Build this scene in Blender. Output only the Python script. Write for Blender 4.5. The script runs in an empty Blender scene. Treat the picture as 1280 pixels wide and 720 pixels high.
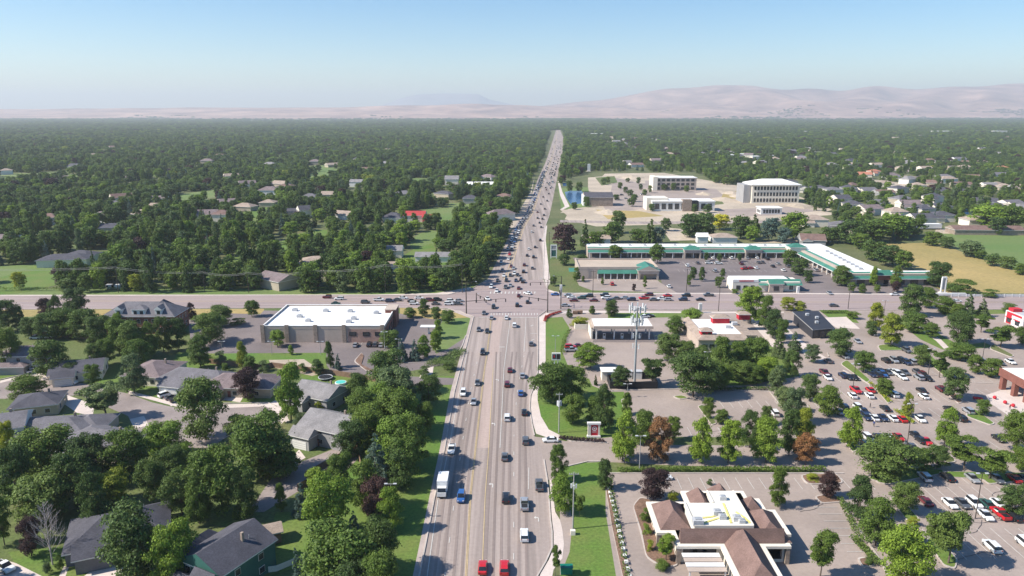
import bpy, bmesh, math, random
import numpy as np
from mathutils import Vector, Matrix
from mathutils.geometry import tessellate_polygon
R = math.radians
random.seed(7); rng = np.random.default_rng(11)
scene = bpy.context.scene
col = scene.collection
# ---------------------------------------------------------------- camera survey
CH = 85.0; FP = 914.0; PITCH = math.atan(220/914.0)
def S(px, py, z=0.0):
    """survey: point of the plane at height z seen at photo position (1280x720)"""
    dx = (px-640)/FP; dy = -(py-360)/FP
    fx, fy, fz = dx, math.cos(PITCH)+dy*math.sin(PITCH), -math.sin(PITCH)+dy*math.cos(PITCH)
    t = (z-CH)/fz
    return Vector((fx*t, fy*t, z))
def PM(py):                                    # photo pixels per metre at ground row py
    p = S(640, py); return FP/(p.y*math.cos(PITCH)+CH*math.sin(PITCH))
def HT(px, ybase, ytop):                       # height of a thing standing at ybase reaching up to ytop
    Y = S(px, ybase).y; a = PITCH+math.atan((ytop-360)/FP)
    return CH-Y*math.tan(a)
# ---------------------------------------------------------------- materials
def new_mat(name):
    m = bpy.data.materials.new(name); m.use_nodes = True
    nt = m.node_tree; b = nt.nodes['Principled BSDF']; return m, nt, b
def N(nt, t, **k):
    n = nt.nodes.new(t)
    for a, v in k.items(): setattr(n, a, v)
    return n
def mapping(nt, sc, obj=False):
    if obj: s = N(nt, 'ShaderNodeTexCoord').outputs['Object']
    else: s = N(nt, 'ShaderNodeNewGeometry').outputs['Position']
    mp = N(nt, 'ShaderNodeMapping'); mp.inputs['Scale'].default_value = sc
    nt.links.new(s, mp.inputs['Vector']); return mp.outputs['Vector']
def noise(nt, vec, scale, detail=4, rough=.6):
    n = N(nt, 'ShaderNodeTexNoise'); n.inputs['Scale'].default_value = scale
    n.inputs['Detail'].default_value = detail; n.inputs['Roughness'].default_value = rough
    nt.links.new(vec, n.inputs['Vector']); return n.outputs['Fac']
def ramp(nt, fac, stops):
    r = N(nt, 'ShaderNodeValToRGB'); e = r.color_ramp.elements
    while len(e) < len(stops): e.new(.5)
    for i, (p, c) in enumerate(stops): e[i].position = p; e[i].color = (*c, 1)
    nt.links.new(fac, r.inputs['Fac']); return r.outputs['Color']
def mul(nt, c1, c2, f=1.0, mode='MULTIPLY'):
    m = N(nt, 'ShaderNodeMix', data_type='RGBA', blend_type=mode); m.inputs['Factor'].default_value = f
    nt.links.new(c1, m.inputs['A']); nt.links.new(c2, m.inputs['B']); return m.outputs['Result']
def sc(c, k): return tuple(min(1, x*k) for x in c)
def M(name, c, rough=.85, s1=(1, 1, 1), n1=.15, a=.25, n2=3.0, b=.12, spec=.3, metal=0, obj=False, lo=None, hi=None, bump=0):
    """surface with a broad and a fine layer of variation"""
    m, nt, bs = new_mat(name)
    v = mapping(nt, s1, obj)
    c1 = ramp(nt, noise(nt, v, n1, 5), [(.3, lo or sc(c, 1-a)), (.7, hi or sc(c, 1+a))])
    v2 = mapping(nt, (1, 1, 1), obj)
    c2 = ramp(nt, noise(nt, v2, n2, 3), [(.3, (1-b,)*3), (.7, (1+b,)*3)])
    nt.links.new(mul(nt, c1, c2), bs.inputs['Base Color'])
    bs.inputs['Roughness'].default_value = rough; bs.inputs['Metallic'].default_value = metal
    bs.inputs['Specular IOR Level'].default_value = spec
    if bump:
        bp = N(nt, 'ShaderNodeBump'); bp.inputs['Distance'].default_value = bump
        nt.links.new(noise(nt, v2, n2, 3), bp.inputs['Height']); nt.links.new(bp.outputs[0], bs.inputs['Normal'])
    return m
def M_leaf(name, c, var=.35):
    m, nt, bs = new_mat(name)
    g = N(nt, 'ShaderNodeNewGeometry'); oi = N(nt, 'ShaderNodeObjectInfo')
    d = ramp(nt, g.outputs['Random Per Island'], [(0, sc(c, 1-var)), (.75, sc(c, 1+var*.7)), (1, (c[0]*1.5, c[1]*1.4, c[2]*1.2))])
    tint = ramp(nt, oi.outputs['Random'], [(0, (.80, .84, .84)), (.35, (.96, 1, .94)), (.65, (1.03, 1.02, .92)), (1, (1.2, 1.15, .92))])
    cl = mul(nt, d, tint)
    for l in list(nt.links):
        if l.to_node == bs: nt.links.remove(l)
    nt.links.new(cl, bs.inputs['Base Color']); bs.inputs['Roughness'].default_value = .6
    bs.inputs['Specular IOR Level'].default_value = .25
    tr = N(nt, 'ShaderNodeBsdfTranslucent'); mx = N(nt, 'ShaderNodeMixShader'); mx.inputs[0].default_value = .30
    nt.links.new(cl, tr.inputs['Color']); nt.links.new(bs.outputs[0], mx.inputs[1]); nt.links.new(tr.outputs[0], mx.inputs[2])
    nt.links.new(mx.outputs[0], nt.nodes['Material Output'].inputs['Surface']); return m
def M_roof(name, c, rows=2.2):
    m, nt, bs = new_mat(name)
    v = mapping(nt, (1, 1, 1))
    c1 = ramp(nt, noise(nt, v, .35, 5), [(.3, sc(c, .8)), (.7, sc(c, 1.2))])
    mp = mapping(nt, (2.2, 2.2, 7)); c2 = ramp(nt, noise(nt, mp, 1.3, 2), [(.35, (.82,)*3), (.65, (1.16,)*3)])
    nt.links.new(mul(nt, c1, c2), bs.inputs['Base Color']); bs.inputs['Roughness'].default_value = .9
    bs.inputs['Specular IOR Level'].default_value = .2; return m
def M_brick(name, c, c2):
    m, nt, bs = new_mat(name)
    tc = N(nt, 'ShaderNodeNewGeometry'); sx = N(nt, 'ShaderNodeSeparateXYZ'); nt.links.new(tc.outputs['Position'], sx.inputs[0])
    ad = N(nt, 'ShaderNodeMath', operation='ADD'); nt.links.new(sx.outputs[0], ad.inputs[0]); nt.links.new(sx.outputs[1], ad.inputs[1])
    cx = N(nt, 'ShaderNodeCombineXYZ'); nt.links.new(ad.outputs[0], cx.inputs[0]); nt.links.new(sx.outputs[2], cx.inputs[1])
    br = N(nt, 'ShaderNodeTexBrick'); nt.links.new(cx.outputs[0], br.inputs['Vector'])
    br.inputs['Color1'].default_value = (*c, 1); br.inputs['Color2'].default_value = (*c2, 1); br.inputs['Mortar'].default_value = (*sc(c, .7), 1)
    br.inputs['Scale'].default_value = 2.0; br.inputs['Mortar Size'].default_value = .015
    v = mapping(nt, (1, 1, 1)); q = ramp(nt, noise(nt, v, .4, 4), [(.3, (.85,)*3), (.7, (1.15,)*3)])
    nt.links.new(mul(nt, br.outputs['Color'], q), bs.inputs['Base Color']); bs.inputs['Roughness'].default_value = .9; return m
mt = {}
mt['road'] = M('road_asphalt', (.315, .256, .228), s1=(1, .016, 1), n1=.42, a=.36, n2=1.2, b=.07)
mt['road_x'] = M('cross_road_asphalt', (.32, .25, .235), s1=(.022, 1, 1), n1=.5, a=.2, n2=1.2, b=.07)
mt['pink'] = M('bare_pavement_band', (.39, .30, .262), s1=(1, .03, 1), n1=.6, a=.12, n2=1.0, b=.06)
mt['lot'] = M('lot_asphalt', (.325, .262, .228), n1=.06, a=.15, n2=1.2, b=.07)
mt['lot2'] = M('newer_lot_asphalt_and_pad_shade', (.185, .152, .146), n1=.05, a=.2, n2=1.2, b=.09)
mt['street'] = M('street_asphalt', (.27, .222, .205), n1=.08, a=.2, n2=1.2, b=.08)
mt['concrete'] = M('concrete', (.58, .49, .44), n1=.15, a=.12, n2=2, b=.07)
mt['curb'] = M('kerb_concrete', (.46, .40, .36), n1=.3, a=.15, n2=2, b=.08)
mt['grass'] = M('lawn_grass', (.105, .165, .030), n1=.07, a=.3, n2=1.6, b=.25, lo=(.15, .175, .045), hi=(.085, .175, .024))
mt['grassd'] = M('rough_grass', (.10, .115, .04), n1=.05, a=.3, n2=1.2, b=.3, lo=(.15, .145, .06), hi=(.08, .13, .03))
mt['dry'] = M('dry_grass', (.30, .23, .10), n1=.02, a=.3, n2=.5, b=.15, s1=(1, .6, 1), lo=(.42, .30, .12), hi=(.27, .22, .08))
mt['meadow'] = M('green_field', (.13, .19, .05), n1=.012, a=.3, n2=.5, b=.12, lo=(.17, .2, .07), hi=(.10, .175, .04))
mt['dirt'] = M('bare_dirt', (.44, .36, .275), n1=.02, a=.22, n2=.4, b=.15)
mt['mulch'] = M('mulch', (.19, .115, .08), n1=.5, a=.3, n2=3, b=.3)
mt['wood'] = M('woodland_floor', (.075, .088, .035), n1=.03, a=.5, n2=.5, b=.25, lo=(.07, .095, .03), hi=(.16, .155, .07))
mt['hill'] = M('hill_soil', (.5, .31, .25), s1=(1, 1, 1), n1=.0016, a=.3, n2=.008, b=.18, lo=(.19, .10, .08), hi=(.60, .37, .27))
mt['white'] = M('road_paint_white', (.56, .53, .49), n1=.6, a=.12, n2=4, b=.12)
mt['yellow'] = M('road_paint_yellow', (.56, .42, .22), n1=.6, a=.12, n2=4, b=.12)
mt['whiteroof'] = M('white_roof_membrane', (.84, .82, .79), n1=.09, a=.05, n2=.6, b=.05, lo=(.62, .59, .55), hi=(.88, .86, .84))
mt['tanroof'] = M('gravel_roof', (.46, .37, .29), n1=.08, a=.12, n2=1.5, b=.08)
mt['teal'] = M('green_metal_roof', (.055, .19, .14), rough=.5, n1=.2, a=.15)
mt['stucco'] = M('stucco_tan', (.46, .375, .315), n1=.2, a=.08, n2=2, b=.05)
mt['cream'] = M('stucco_cream', (.74, .67, .57), n1=.2, a=.06, n2=2, b=.04)
mt['whitew'] = M('painted_wall_white', (.72, .70, .67), n1=.2, a=.06, n2=2, b=.04)
mt['greyw'] = M('siding_grey', (.33, .32, .32), n1=.2, a=.08, n2=2, b=.05)
mt['tealw'] = M('siding_teal', (.035, .12, .10), n1=.2, a=.12, n2=2, b=.06)
mt['tanw'] = M('siding_tan', (.42, .36, .28), n1=.2, a=.08, n2=2, b=.05)
mt['stone'] = M('stone_veneer', (.30, .235, .19), n1=.8, a=.25, n2=3, b=.2)
mt['brick'] = M_brick('red_brick', (.20, .075, .055), (.26, .10, .075))
mt['redw'] = M('red_panel', (.50, .03, .045), n1=.3, a=.08)
mt['terra'] = M('clay_roof', (.42, .17, .11), n1=.3, a=.15)
mt['redroof'] = M('red_metal_roof', (.42, .05, .05), n1=.3, a=.12)
mt['rg'] = M_roof('shingle_grey', (.155, .145, .157))
mt['rd'] = M_roof('shingle_dark', (.085, .082, .097))
mt['rm'] = M_roof('shingle_mauve', (.20, .155, .155))
mt['rb'] = M_roof('shingle_brown', (.19, .122, .105))
mt['rl'] = M_roof('shingle_light', (.23, .215, .215))
mt['rt'] = M_roof('shingle_tan', (.34, .265, .215))
mt['rk'] = M('dark_metal_roof', (.035, .036, .045), rough=.55, n1=.1, a=.15)
mt['bark'] = M('bark', (.13, .10, .08), n1=.8, a=.3, n2=5, b=.25)
mt['barew'] = M('bare_pale_branches', (.42, .36, .34), n1=.8, a=.15)
mt['steel'] = M('galvanised_steel', (.42, .43, .44), rough=.5, metal=.3, n1=.3, a=.08)
mt['pole'] = M('dark_pole', (.06, .05, .045), n1=.5, a=.2)
mt['poleg'] = M('grey_pole', (.34, .33, .32), n1=.5, a=.1)
mt['plastic'] = M('antenna_panel', (.6, .6, .6), rough=.5, n1=.3, a=.06)
mt['black'] = M('black_trim', (.02, .02, .022), rough=.6, n1=.5, a=.2)
mt['fence'] = M('cedar_fence', (.24, .15, .10), n1=.6, a=.25, n2=3, b=.15)
mt['greenbox'] = M('green_painted_steel', (.01, .17, .12), rough=.5, n1=.5, a=.12)
mt['orange'] = M('orange_plastic', (.75, .16, .04), n1=.5, a=.1)
mt['ypipe'] = M('yellow_pipe', (.66, .58, .2), n1=.5, a=.08)
mt['hvac'] = M('hvac_metal', (.48, .48, .49), rough=.5, n1=.6, a=.12)
def glass(name, c, r=.08):
    m, nt, b = new_mat(name); v = mapping(nt, (1, 1, 1))
    nt.links.new(ramp(nt, noise(nt, v, .6, 2), [(.3, sc(c, .7)), (.7, sc(c, 1.4))]), b.inputs['Base Color'])
    b.inputs['Roughness'].default_value = r; b.inputs['Specular IOR Level'].default_value = .6; return m
mt['walk'] = M('worn_concrete', (.42, .345, .31), n1=.2, a=.15, n2=2, b=.08)
mt['track'] = M('wheel_worn_asphalt', (.245, .195, .175), s1=(1, .03, 1), n1=.3, a=.22, n2=1.2, b=.07)
mt['deck'] = M('cream_roof_deck', (.76, .71, .60), n1=.15, a=.08)
mt['slate'] = M('shade_darkened_siding', (.15, .15, .165), n1=.2, a=.1)  # grey siding darkened, tree shade on the wall put into its colour
mt['tar'] = M('tar_seam', (.10, .085, .085), n1=.5, a=.2)
mt['glass'] = glass('window_glass', (.03, .035, .042)); mt['cglass'] = glass('vehicle_glass', (.018, .02, .024), .05)
mt['water'] = glass('pond_water', (.02, .075, .18), .2)
mt['tyre'] = M('tyre_rubber', (.02, .02, .02), n1=3, a=.1, obj=True)
mt['rim'] = M('wheel_rim', (.4, .4, .41), rough=.4, metal=.6, n1=3, a=.1, obj=True)
mt['lamp'] = M('lamp_lens', (.75, .74, .7), rough=.2, n1=3, a=.05, obj=True)
mt['tail'] = M('tail_lens', (.35, .01, .01), rough=.25, n1=3, a=.05, obj=True)
PAINT = {'white': (.78, .78, .77), 'silver': (.42, .43, .45), 'grey': (.13, .135, .145), 'black': (.014, .015, .018), 'navy': (.018, .03, .075),
         'blue': (.03, .11, .33), 'red': (.52, .015, .02), 'maroon': (.13, .013, .02), 'green': (.03, .09, .075), 'tan': (.38, .32, .24)}
def paint(c):
    k = 'paint_'+c
    if k not in mt:
        m, nt, b = new_mat('car_paint_'+c); v = mapping(nt, (1, 1, 1), True)
        nt.links.new(ramp(nt, noise(nt, v, 2.5, 3), [(.3, sc(PAINT[c], .9)), (.7, sc(PAINT[c], 1.06))]), b.inputs['Base Color'])
        b.inputs['Roughness'].default_value = .32; b.inputs['Coat Weight'].default_value = .6; b.inputs['Coat Roughness'].default_value = .06
        b.inputs['Metallic'].default_value = .35 if c in ('silver', 'grey') else 0; mt[k] = m
    return mt[k]
LEAF = {'mid': (.088, .130, .027), 'bright': (.135, .195, .03), 'dark': (.060, .094, .027), 'olive': (.085, .124, .035), 'yellow-green': (.20, .22, .028),
        'purple': (.050, .026, .030), 'blue-grey': (.085, .125, .115), 'orange': (.21, .105, .055), 'grey-green': (.10, .135, .062), 'yellow': (.34, .32, .04), 'red': (.26, .03, .03)}
LEAF = {k: (c[0]*1.3, c[1]*1.34, c[2]*1.26) for k, c in LEAF.items()}
for k, c in LEAF.items(): mt['leaf_'+k] = M_leaf('leaves_'+k.replace('-', '_'), c)
# ---------------------------------------------------------------- mesh builder
class MB:
    def __init__(s): s.v = []; s.f = []; s.m = []; s.mats = []
    def mi(s, m):
        if m not in s.mats: s.mats.append(m)
        return s.mats.index(m)
    def face(s, pts, m):
        i = len(s.v); s.v += [tuple(p) for p in pts]; s.f.append(tuple(range(i, i+len(pts)))); s.m.append(s.mi(m))
    def poly(s, pts, m):                        # concave-safe, facing up
        t = tessellate_polygon([[Vector((p[0], p[1], 0)) for p in pts]])
        i = len(s.v); s.v += [tuple(p) for p in pts]; k = s.mi(m)
        for a, b, c in t:
            A, B, C = Vector(pts[a]), Vector(pts[b]), Vector(pts[c])
            if (B-A).cross(C-A).z < 0: b, c = c, b
            s.f.append((i+a, i+b, i+c)); s.m.append(k)
    def prism(s, pts, z0, z1, m, mtop=None, bottom=False):
        n = len(pts); ar = sum(pts[i][0]*pts[(i+1) % n][1]-pts[(i+1) % n][0]*pts[i][1] for i in range(n))
        if ar < 0: pts = list(pts)[::-1]
        for i in range(n):
            a, b = pts[i], pts[(i+1) % n]
            s.face([(a[0], a[1], z0), (b[0], b[1], z0), (b[0], b[1], z1), (a[0], a[1], z1)], m)
        s.poly([(p[0], p[1], z1) for p in pts], mtop or m)
    def box(s, x0, x1, y0, y1, z0, z1, m, T=None):
        c = [(x0, y0, z0), (x1, y0, z0), (x1, y1, z0), (x0, y1, z0), (x0, y0, z1), (x1, y0, z1), (x1, y1, z1), (x0, y1, z1)]
        if T is not None: c = [tuple(T @ Vector(p)) for p in c]
        i = len(s.v); s.v += c; k = s.mi(m)
        for f in ((0, 3, 2, 1), (4, 5, 6, 7), (0, 1, 5, 4), (1, 2, 6, 5), (2, 3, 7, 6), (3, 0, 4, 7)):
            s.f.append(tuple(i+j for j in f)); s.m.append(k)
    def tube(s, p0, p1, r0, r1, m, n=6, cap=True):
        p0, p1 = Vector(p0), Vector(p1); d = (p1-p0)
        if d.length < 1e-6: return
        q = d.to_track_quat('Z', 'Y'); i = len(s.v); k = s.mi(m)
        for p, r in ((p0, r0), (p1, r1)):
            for j in range(n):
                a = 2*math.pi*j/n; s.v.append(tuple(p+q @ Vector((math.cos(a)*r, math.sin(a)*r, 0))))
        for j in range(n):
            s.f.append((i+j, i+(j+1) % n, i+n+(j+1) % n, i+n+j)); s.m.append(k)
        if cap: s.f.append(tuple(i+n+j for j in range(n))); s.m.append(k); s.f.append(tuple(i+j for j in range(n))[::-1]); s.m.append(k)
    def mesh(s, name):
        me = bpy.data.meshes.new(name); me.from_pydata(s.v, [], s.f)
        for m in s.mats: me.materials.append(m)
        me.polygons.foreach_set('material_index', s.m); me.update(); return me
    def build(s, name, parent=None, smooth=False):
        o = bpy.data.objects.new(name, s.mesh(name)); col.objects.link(o)
        if smooth: o.data.polygons.foreach_set('use_smooth', [True]*len(o.data.polygons))
        if parent: o.parent = parent
        return o
def tag(o, label=None, cat=None, group=None, kind=None):
    if label: o['label'] = label
    if cat: o['category'] = cat
    if group: o['group'] = group
    if kind: o['kind'] = kind
    return o
def empty(name, loc, rz=0):
    o = bpy.data.objects.new(name, None); col.objects.link(o); o.location = loc; o.rotation_euler = (0, 0, rz); o.empty_display_size = .5; return o
def put(name, me, parent=None, loc=None, rz=None, scale=None):
    o = bpy.data.objects.new(name, me); col.objects.link(o)
    if parent: o.parent = parent
    if loc is not None: o.location = loc
    if rz is not None: o.rotation_euler = (0, 0, rz)
    if scale is not None: o.scale = scale
    return o
ORD = ['', 'second', 'third', 'fourth', 'fifth', 'sixth', 'seventh', 'eighth', 'ninth', 'tenth', 'eleventh', 'twelfth', 'thirteenth', 'fourteenth', 'fifteenth',
       'sixteenth', 'seventeenth', 'eighteenth', 'nineteenth', 'twentieth', 'twenty-first', 'twenty-second', 'twenty-third', 'twenty-fourth', 'twenty-fifth', 'twenty-sixth', 'twenty-seventh', 'twenty-eighth', 'twenty-ninth', 'thirtieth']
def ordinal(i, n, side='left'):
    if n == 1: return ''
    if i == 0: return ', leftmost of %d' % n
    if i == n-1: return ', rightmost of %d' % n
    return ', %s from left' % (ORD[i] if i < len(ORD) else str(i+1)+'th')
# ---------------------------------------------------------------- setting
SHEETS = []
ZT = .085         # top of the stack of thin ground sheets; kerbs, cars and markings stand on it
ZM = ZT+.004
def lvl(p):
    x0, x1, y0, y1 = min(q[0] for q in p), max(q[0] for q in p), min(q[1] for q in p), max(q[1] for q in p); k = 1
    for a in SHEETS:
        if a[0] < x1 and x0 < a[1] and a[2] < y1 and y0 < a[3]: k = max(k, a[4]+1)
    SHEETS.append((x0, x1, y0, y1, k)); return k*.004
def pw(pts, z): return [tuple(S(x, y)[:2])+(z,) for x, y in pts]
def area(name, m, pts, world=False):
    z = lvl(pts if world else wl(pts)); b = MB(); b.poly([(p[0], p[1], z) for p in pts] if world else pw(pts, z), mt[m])
    return tag(b.build(name), kind='structure')
def offs(line, d):
    out = []
    for i, p in enumerate(line):
        a = line[max(0, i-1)]; b = line[min(len(line)-1, i+1)]
        t = Vector((b[0]-a[0], b[1]-a[1])); t.normalize(); out.append((p[0]-t.y*d, p[1]+t.x*d))
    return out
def strip_w(b, line, w, z, m, z1=None):
    L, Rr = offs(line, w/2), offs(line, -w/2)
    for i in range(len(line)-1):
        if z1 is None: b.face([(*Rr[i], z), (*Rr[i+1], z), (*L[i+1], z), (*L[i], z)], m)
        else:
            q = [Rr[i], Rr[i+1], L[i+1], L[i]]
            b.face([(*p, z1) for p in q], m)
            b.face([(*Rr[i], z), (*Rr[i+1], z), (*Rr[i+1], z1), (*Rr[i], z1)], m); b.face([(*L[i+1], z), (*L[i], z), (*L[i], z1), (*L[i+1], z1)], m)
def wl(pts): return [tuple(S(x, y)[:2]) for x, y in pts]
def line(b, pts, w, m, z=None): strip_w(b, wl(pts), w, z if z is not None else ZM, mt[m])
def dens(pts, step=6):
    """densify a world polyline"""
    out = []
    for a, c in zip(pts, pts[1:]):
        n = max(1, int(math.dist(a, c)/step))
        out += [(a[0]+(c[0]-a[0])*i/n, a[1]+(c[1]-a[1])*i/n) for i in range(n)]
    return out+[pts[-1]]
def dash(b, pts, w, on, off, m, z=ZM):
    d = dens(wl(pts), 1.0); acc = 0; cur = []
    for i in range(len(d)-1):
        acc += math.dist(d[i], d[i+1])
        if acc % (on+off) < on: cur.append(d[i])
        else:
            if len(cur) > 1: strip_w(b, [cur[0], cur[-1]], w, z, mt[m])
            cur = []
def kerb(b, pts, w=.3, h=.13, world=False): strip_w(b, pts if world else wl(pts), w, 0, mt['curb'], ZT+h)
def island(name, pts, m='grass', w=.35, smooth=True):
    p = wl(pts)
    if smooth:      # round the corners
        q = []
        n = len(p)
        for i in range(n):
            a, c, d = Vector(p[i-1]), Vector(p[i]), Vector(p[(i+1) % n])
            k = min(1.6, (a-c).length*.3, (d-c).length*.3)
            s0 = c+(a-c).normalized()*k; s1 = c+(d-c).normalized()*k
            q += [tuple(s0), tuple((s0+s1)/4+c/2), tuple(s1)]
        p = q
    cen = Vector((sum(a[0] for a in p)/len(p), sum(a[1] for a in p)/len(p)))
    b = MB(); b.prism(p, 0, ZT+.13, mt['curb']); o = tag(b.build(name), kind='structure')
    inn = [tuple(Vector(a)+(cen-Vector(a)).normalized()*w*1.1) for a in p]
    b = MB(); b.poly([(*a, ZT+.137) for a in inn], mt[m]); b.build('planting_bed', o); return o
# base ground out to the foot of the far hills and beyond
b = MB()
ys = [-400, 0, 300, 600, 1200, 2500, 5000, 9000, 14000, 20000, 25000]; xs = [-22000, -12000, -6000, -3000, -1200, -400, 0, 400, 1200, 3000, 6000, 12000, 22000]
for j in range(len(ys)-1):
    for i in range(len(xs)-1): b.face([(xs[i], ys[j], 0), (xs[i+1], ys[j], 0), (xs[i+1], ys[j+1], 0), (xs[i], ys[j+1], 0)], mt['wood'])
tag(b.build('ground'), kind='structure')
# --- lawns and dirt sheets under everything near
area('lawn', 'grassd', [(-700, 372), (592, 372), (592, 394), (566, 395), (570, 470), (530, 700), (480, 900), (-700, 900)])
area('lawn', 'grass', [(460, 470), (568, 470), (568, 490), (548, 600), (524, 725), (480, 900), (380, 900), (400, 640)])
area('roadside_grass', 'meadow', [(-500, 360), (300, 361), (520, 362), (600, 354), (598, 362), (560, 371), (-500, 371.5)])
area('roadside_grass', 'dry', [(-500, 386), (100, 387), (330, 386), (330, 392), (100, 396), (-500, 396)])
# right side commercial blocks
area('parking_lot', 'lot', [(672, 386), (1300, 384), (1700, 400), (2300, 900), (700, 900), (700, 560), (672, 520)])
area('lawn', 'grass', [(676, 398), (703, 396), (712, 410), (703, 440), (715, 470), (780, 480), (780, 545), (700, 552), (668, 540), (666, 500), (676, 480)])
area('lawn', 'grass', [(700, 580), (757, 577), (757, 640), (770, 720), (800, 900), (690, 900), (700, 720), (712, 690), (716, 650)])
area('parking_lot', 'lot', [(710, 404), (860, 398), (860, 440), (840, 470), (760, 470), (730, 458), (728, 425)])
area('parking_lot', 'lot', [(735, 470), (880, 470), (880, 488), (760, 490), (740, 482)])
area('roadside_grass', 'grass', [(760, 391), (880, 389.5), (870, 396), (820, 397), (760, 398)])
area('roadside_grass', 'grass', [(1024, 388), (1060, 388), (1074, 404), (1040, 400)])
area('restaurant_pavement', 'concrete', [(1026, 397), (1058, 396), (1075, 411), (1046, 410)])
area('lawn', 'grass', [(1120, 400), (1145, 398), (1178, 420), (1200, 432), (1230, 428), (1245, 434), (1200, 437), (1178, 437), (1150, 424)])
area('lawn', 'grass', [(1170, 386), (1262, 386), (1262, 392), (1180, 394)])
area('restaurant_lawn', 'grass', [(862, 440), (960, 432), (985, 440), (1000, 470), (930, 482), (870, 482)])
area('planting_strip', 'grassd', [(760, 578), (1030, 575), (1032, 591), (760, 592)])
area('planting_strip', 'grassd', [(770, 545), (1020, 548), (1022, 564), (772, 562)])
for q in ([(150, 463), (176, 452), (196, 474), (200, 490), (180, 498), (158, 492)], [(178, 484), (206, 482), (228, 500), (224, 508), (196, 500)], [(288, 496), (346, 494), (352, 510), (290, 507)], [(0, 462), (34, 452), (40, 466), (0, 474)], [(96, 455), (150, 455), (150, 484), (126, 482), (96, 470)], [(345, 640), (392, 640), (396, 700), (350, 716), (330, 690)], [(10, 690), (110, 680), (132, 700), (100, 725), (30, 722)],
          [(376, 468), (470, 470), (470, 500), (430, 510), (380, 480)], [(222, 440), (250, 440), (256, 462), (210, 470)], [(410, 560), (440, 545), (450, 555), (420, 575)], [(0, 550), (40, 545), (40, 610), (0, 612)], [(262, 640), (300, 640), (300, 660), (262, 655)]):
    area('lawn', 'grass', q)
# left pharmacy block
area('pharmacy_parking_lot', 'lot2', [(235, 398), (270, 391), (325, 393), (330, 388), (500, 392), (560, 395), (572, 430), (560, 455), (470, 472), (412, 462), (400, 442), (240, 442)])
area('lawn', 'grass', [(240, 442), (408, 441), (408, 460), (330, 457), (240, 456)])
area('roadside_grass', 'meadow', [(556, 396), (588, 397), (586, 418), (570, 432), (545, 442), (540, 430), (545, 415)])
area('planting_strip', 'dry', [(500, 380), (588, 390), (590, 397), (540, 399), (500, 392)])
area('dirt_bank', 'dirt', [(336, 450), (380, 449), (405, 466), (390, 470), (340, 459)])
# beyond the cross street, right
area('lawn', 'grassd', [(676, 300), (724, 300), (735, 348), (830, 360), (830, 367), (676, 367)])
area('plaza_parking_lot', 'lot2', [(722, 349), (720, 330), (716, 322), (1010, 321), (1048, 343), (1064, 356), (1160, 356), (1186, 367), (832, 367), (826, 350)])
area('parking_lot', 'lot', [(720, 349), (818, 348.5), (846, 366), (740, 363), (724, 357)])
area('dry_field', 'dry', [(1100, 305), (1172, 303), (1210, 318), (1290, 344), (1400, 368), (1180, 366), (1150, 342)])
area('green_field', 'meadow', [(1168, 292), (1400, 293), (1500, 350), (1330, 352), (1215, 320)])
area('dirt_yard', 'dirt', [(1170, 286), (1450, 286), (1450, 292), (1168, 292)])
area('dirt_lot', 'dirt', [(700, 262), (850, 263), (950, 262), (1010, 260), (1050, 268), (990, 272), (880, 276), (740, 280), (712, 272)])
area('construction_site', 'dirt', [(712, 262), (742, 232), (756, 217), (830, 216), (905, 229), (1000, 246), (1040, 262), (1012, 273), (880, 279), (745, 283), (706, 274)])
area('construction_site', 'dirt', [(735, 222), (780, 218), (860, 240), (940, 236), (935, 252), (1010, 254), (1030, 262), (920, 266), (700, 266), (720, 257), (735, 238)])
area('office_parking_lot', 'lot', [(768, 222), (806, 230), (895, 236), (905, 245), (810, 262), (776, 262), (762, 244)])
for m_, q in (('lot', [(748, 250), (776, 244), (800, 262), (760, 266)]), ('dry', [(905, 240), (935, 238), (940, 246), (900, 250)]), ('grassd', [(880, 250), (900, 248), (905, 255), (885, 257)]), ('lot', [(896, 262), (1000, 258), (1020, 264), (960, 270), (900, 270)]), ('dry', [(745, 262), (800, 264), (830, 270), (760, 274)]), ('grassd', [(744, 222), (768, 220), (772, 228), (752, 232)]), ('road', [(700, 275), (800, 277), (950, 276), (1010, 270), (1010, 272), (950, 279), (800, 280), (700, 278)]), ('grassd', [(985, 246), (1010, 250), (1018, 256), (1000, 256)]), ('lot', [(806, 226), (812, 226), (820, 246), (812, 247)])): area('site_ground', m_, q)
area('dirt_lot', 'dirt', [(826, 284), (850, 286), (878, 300), (838, 301)])
area('lawn', 'meadow', [(697, 235), (735, 234), (740, 258), (702, 262)])
area('pond', 'water', [(706, 240), (713, 238.5), (727, 238.5), (733, 248), (729, 254), (714, 256), (708, 248)])
area('pond', 'water', [(703, 229), (711, 228), (712, 232), (704, 232.5)])
area('pond', 'water', [(1196, 258), (1216, 257.5), (1214, 268), (1198, 268)])
# clearings in the woodland
CLR = [('meadow', [(0, 216), (70, 217), (160, 221), (158, 226), (40, 224), (0, 223)]), ('meadow', [(560, 254), (605, 253), (618, 262), (585, 268), (562, 264)]),
       ('meadow', [(-40, 333), (40, 331), (84, 318), (84, 337), (20, 350), (-60, 352)]), ('meadow', [(50, 289), (72, 289), (76, 306), (52, 306)]),
       ('grass', [(520, 317), (570, 322), (572, 334), (520, 336)]), ('dirt', [(385, 336), (416, 337), (414, 348), (386, 346)]),
       ('meadow', [(510, 222), (545, 224), (548, 229), (515, 228)]), ('meadow', [(-60, 229), (35, 230), (30, 234), (-60, 234)]),
       ('grass', [(390, 295), (420, 295), (420, 312), (392, 310)]), ('dirt', [(940, 304), (1000, 296), (1035, 296), (1040, 303)])]
for m, p in CLR: area('clearing', m, p)
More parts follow.
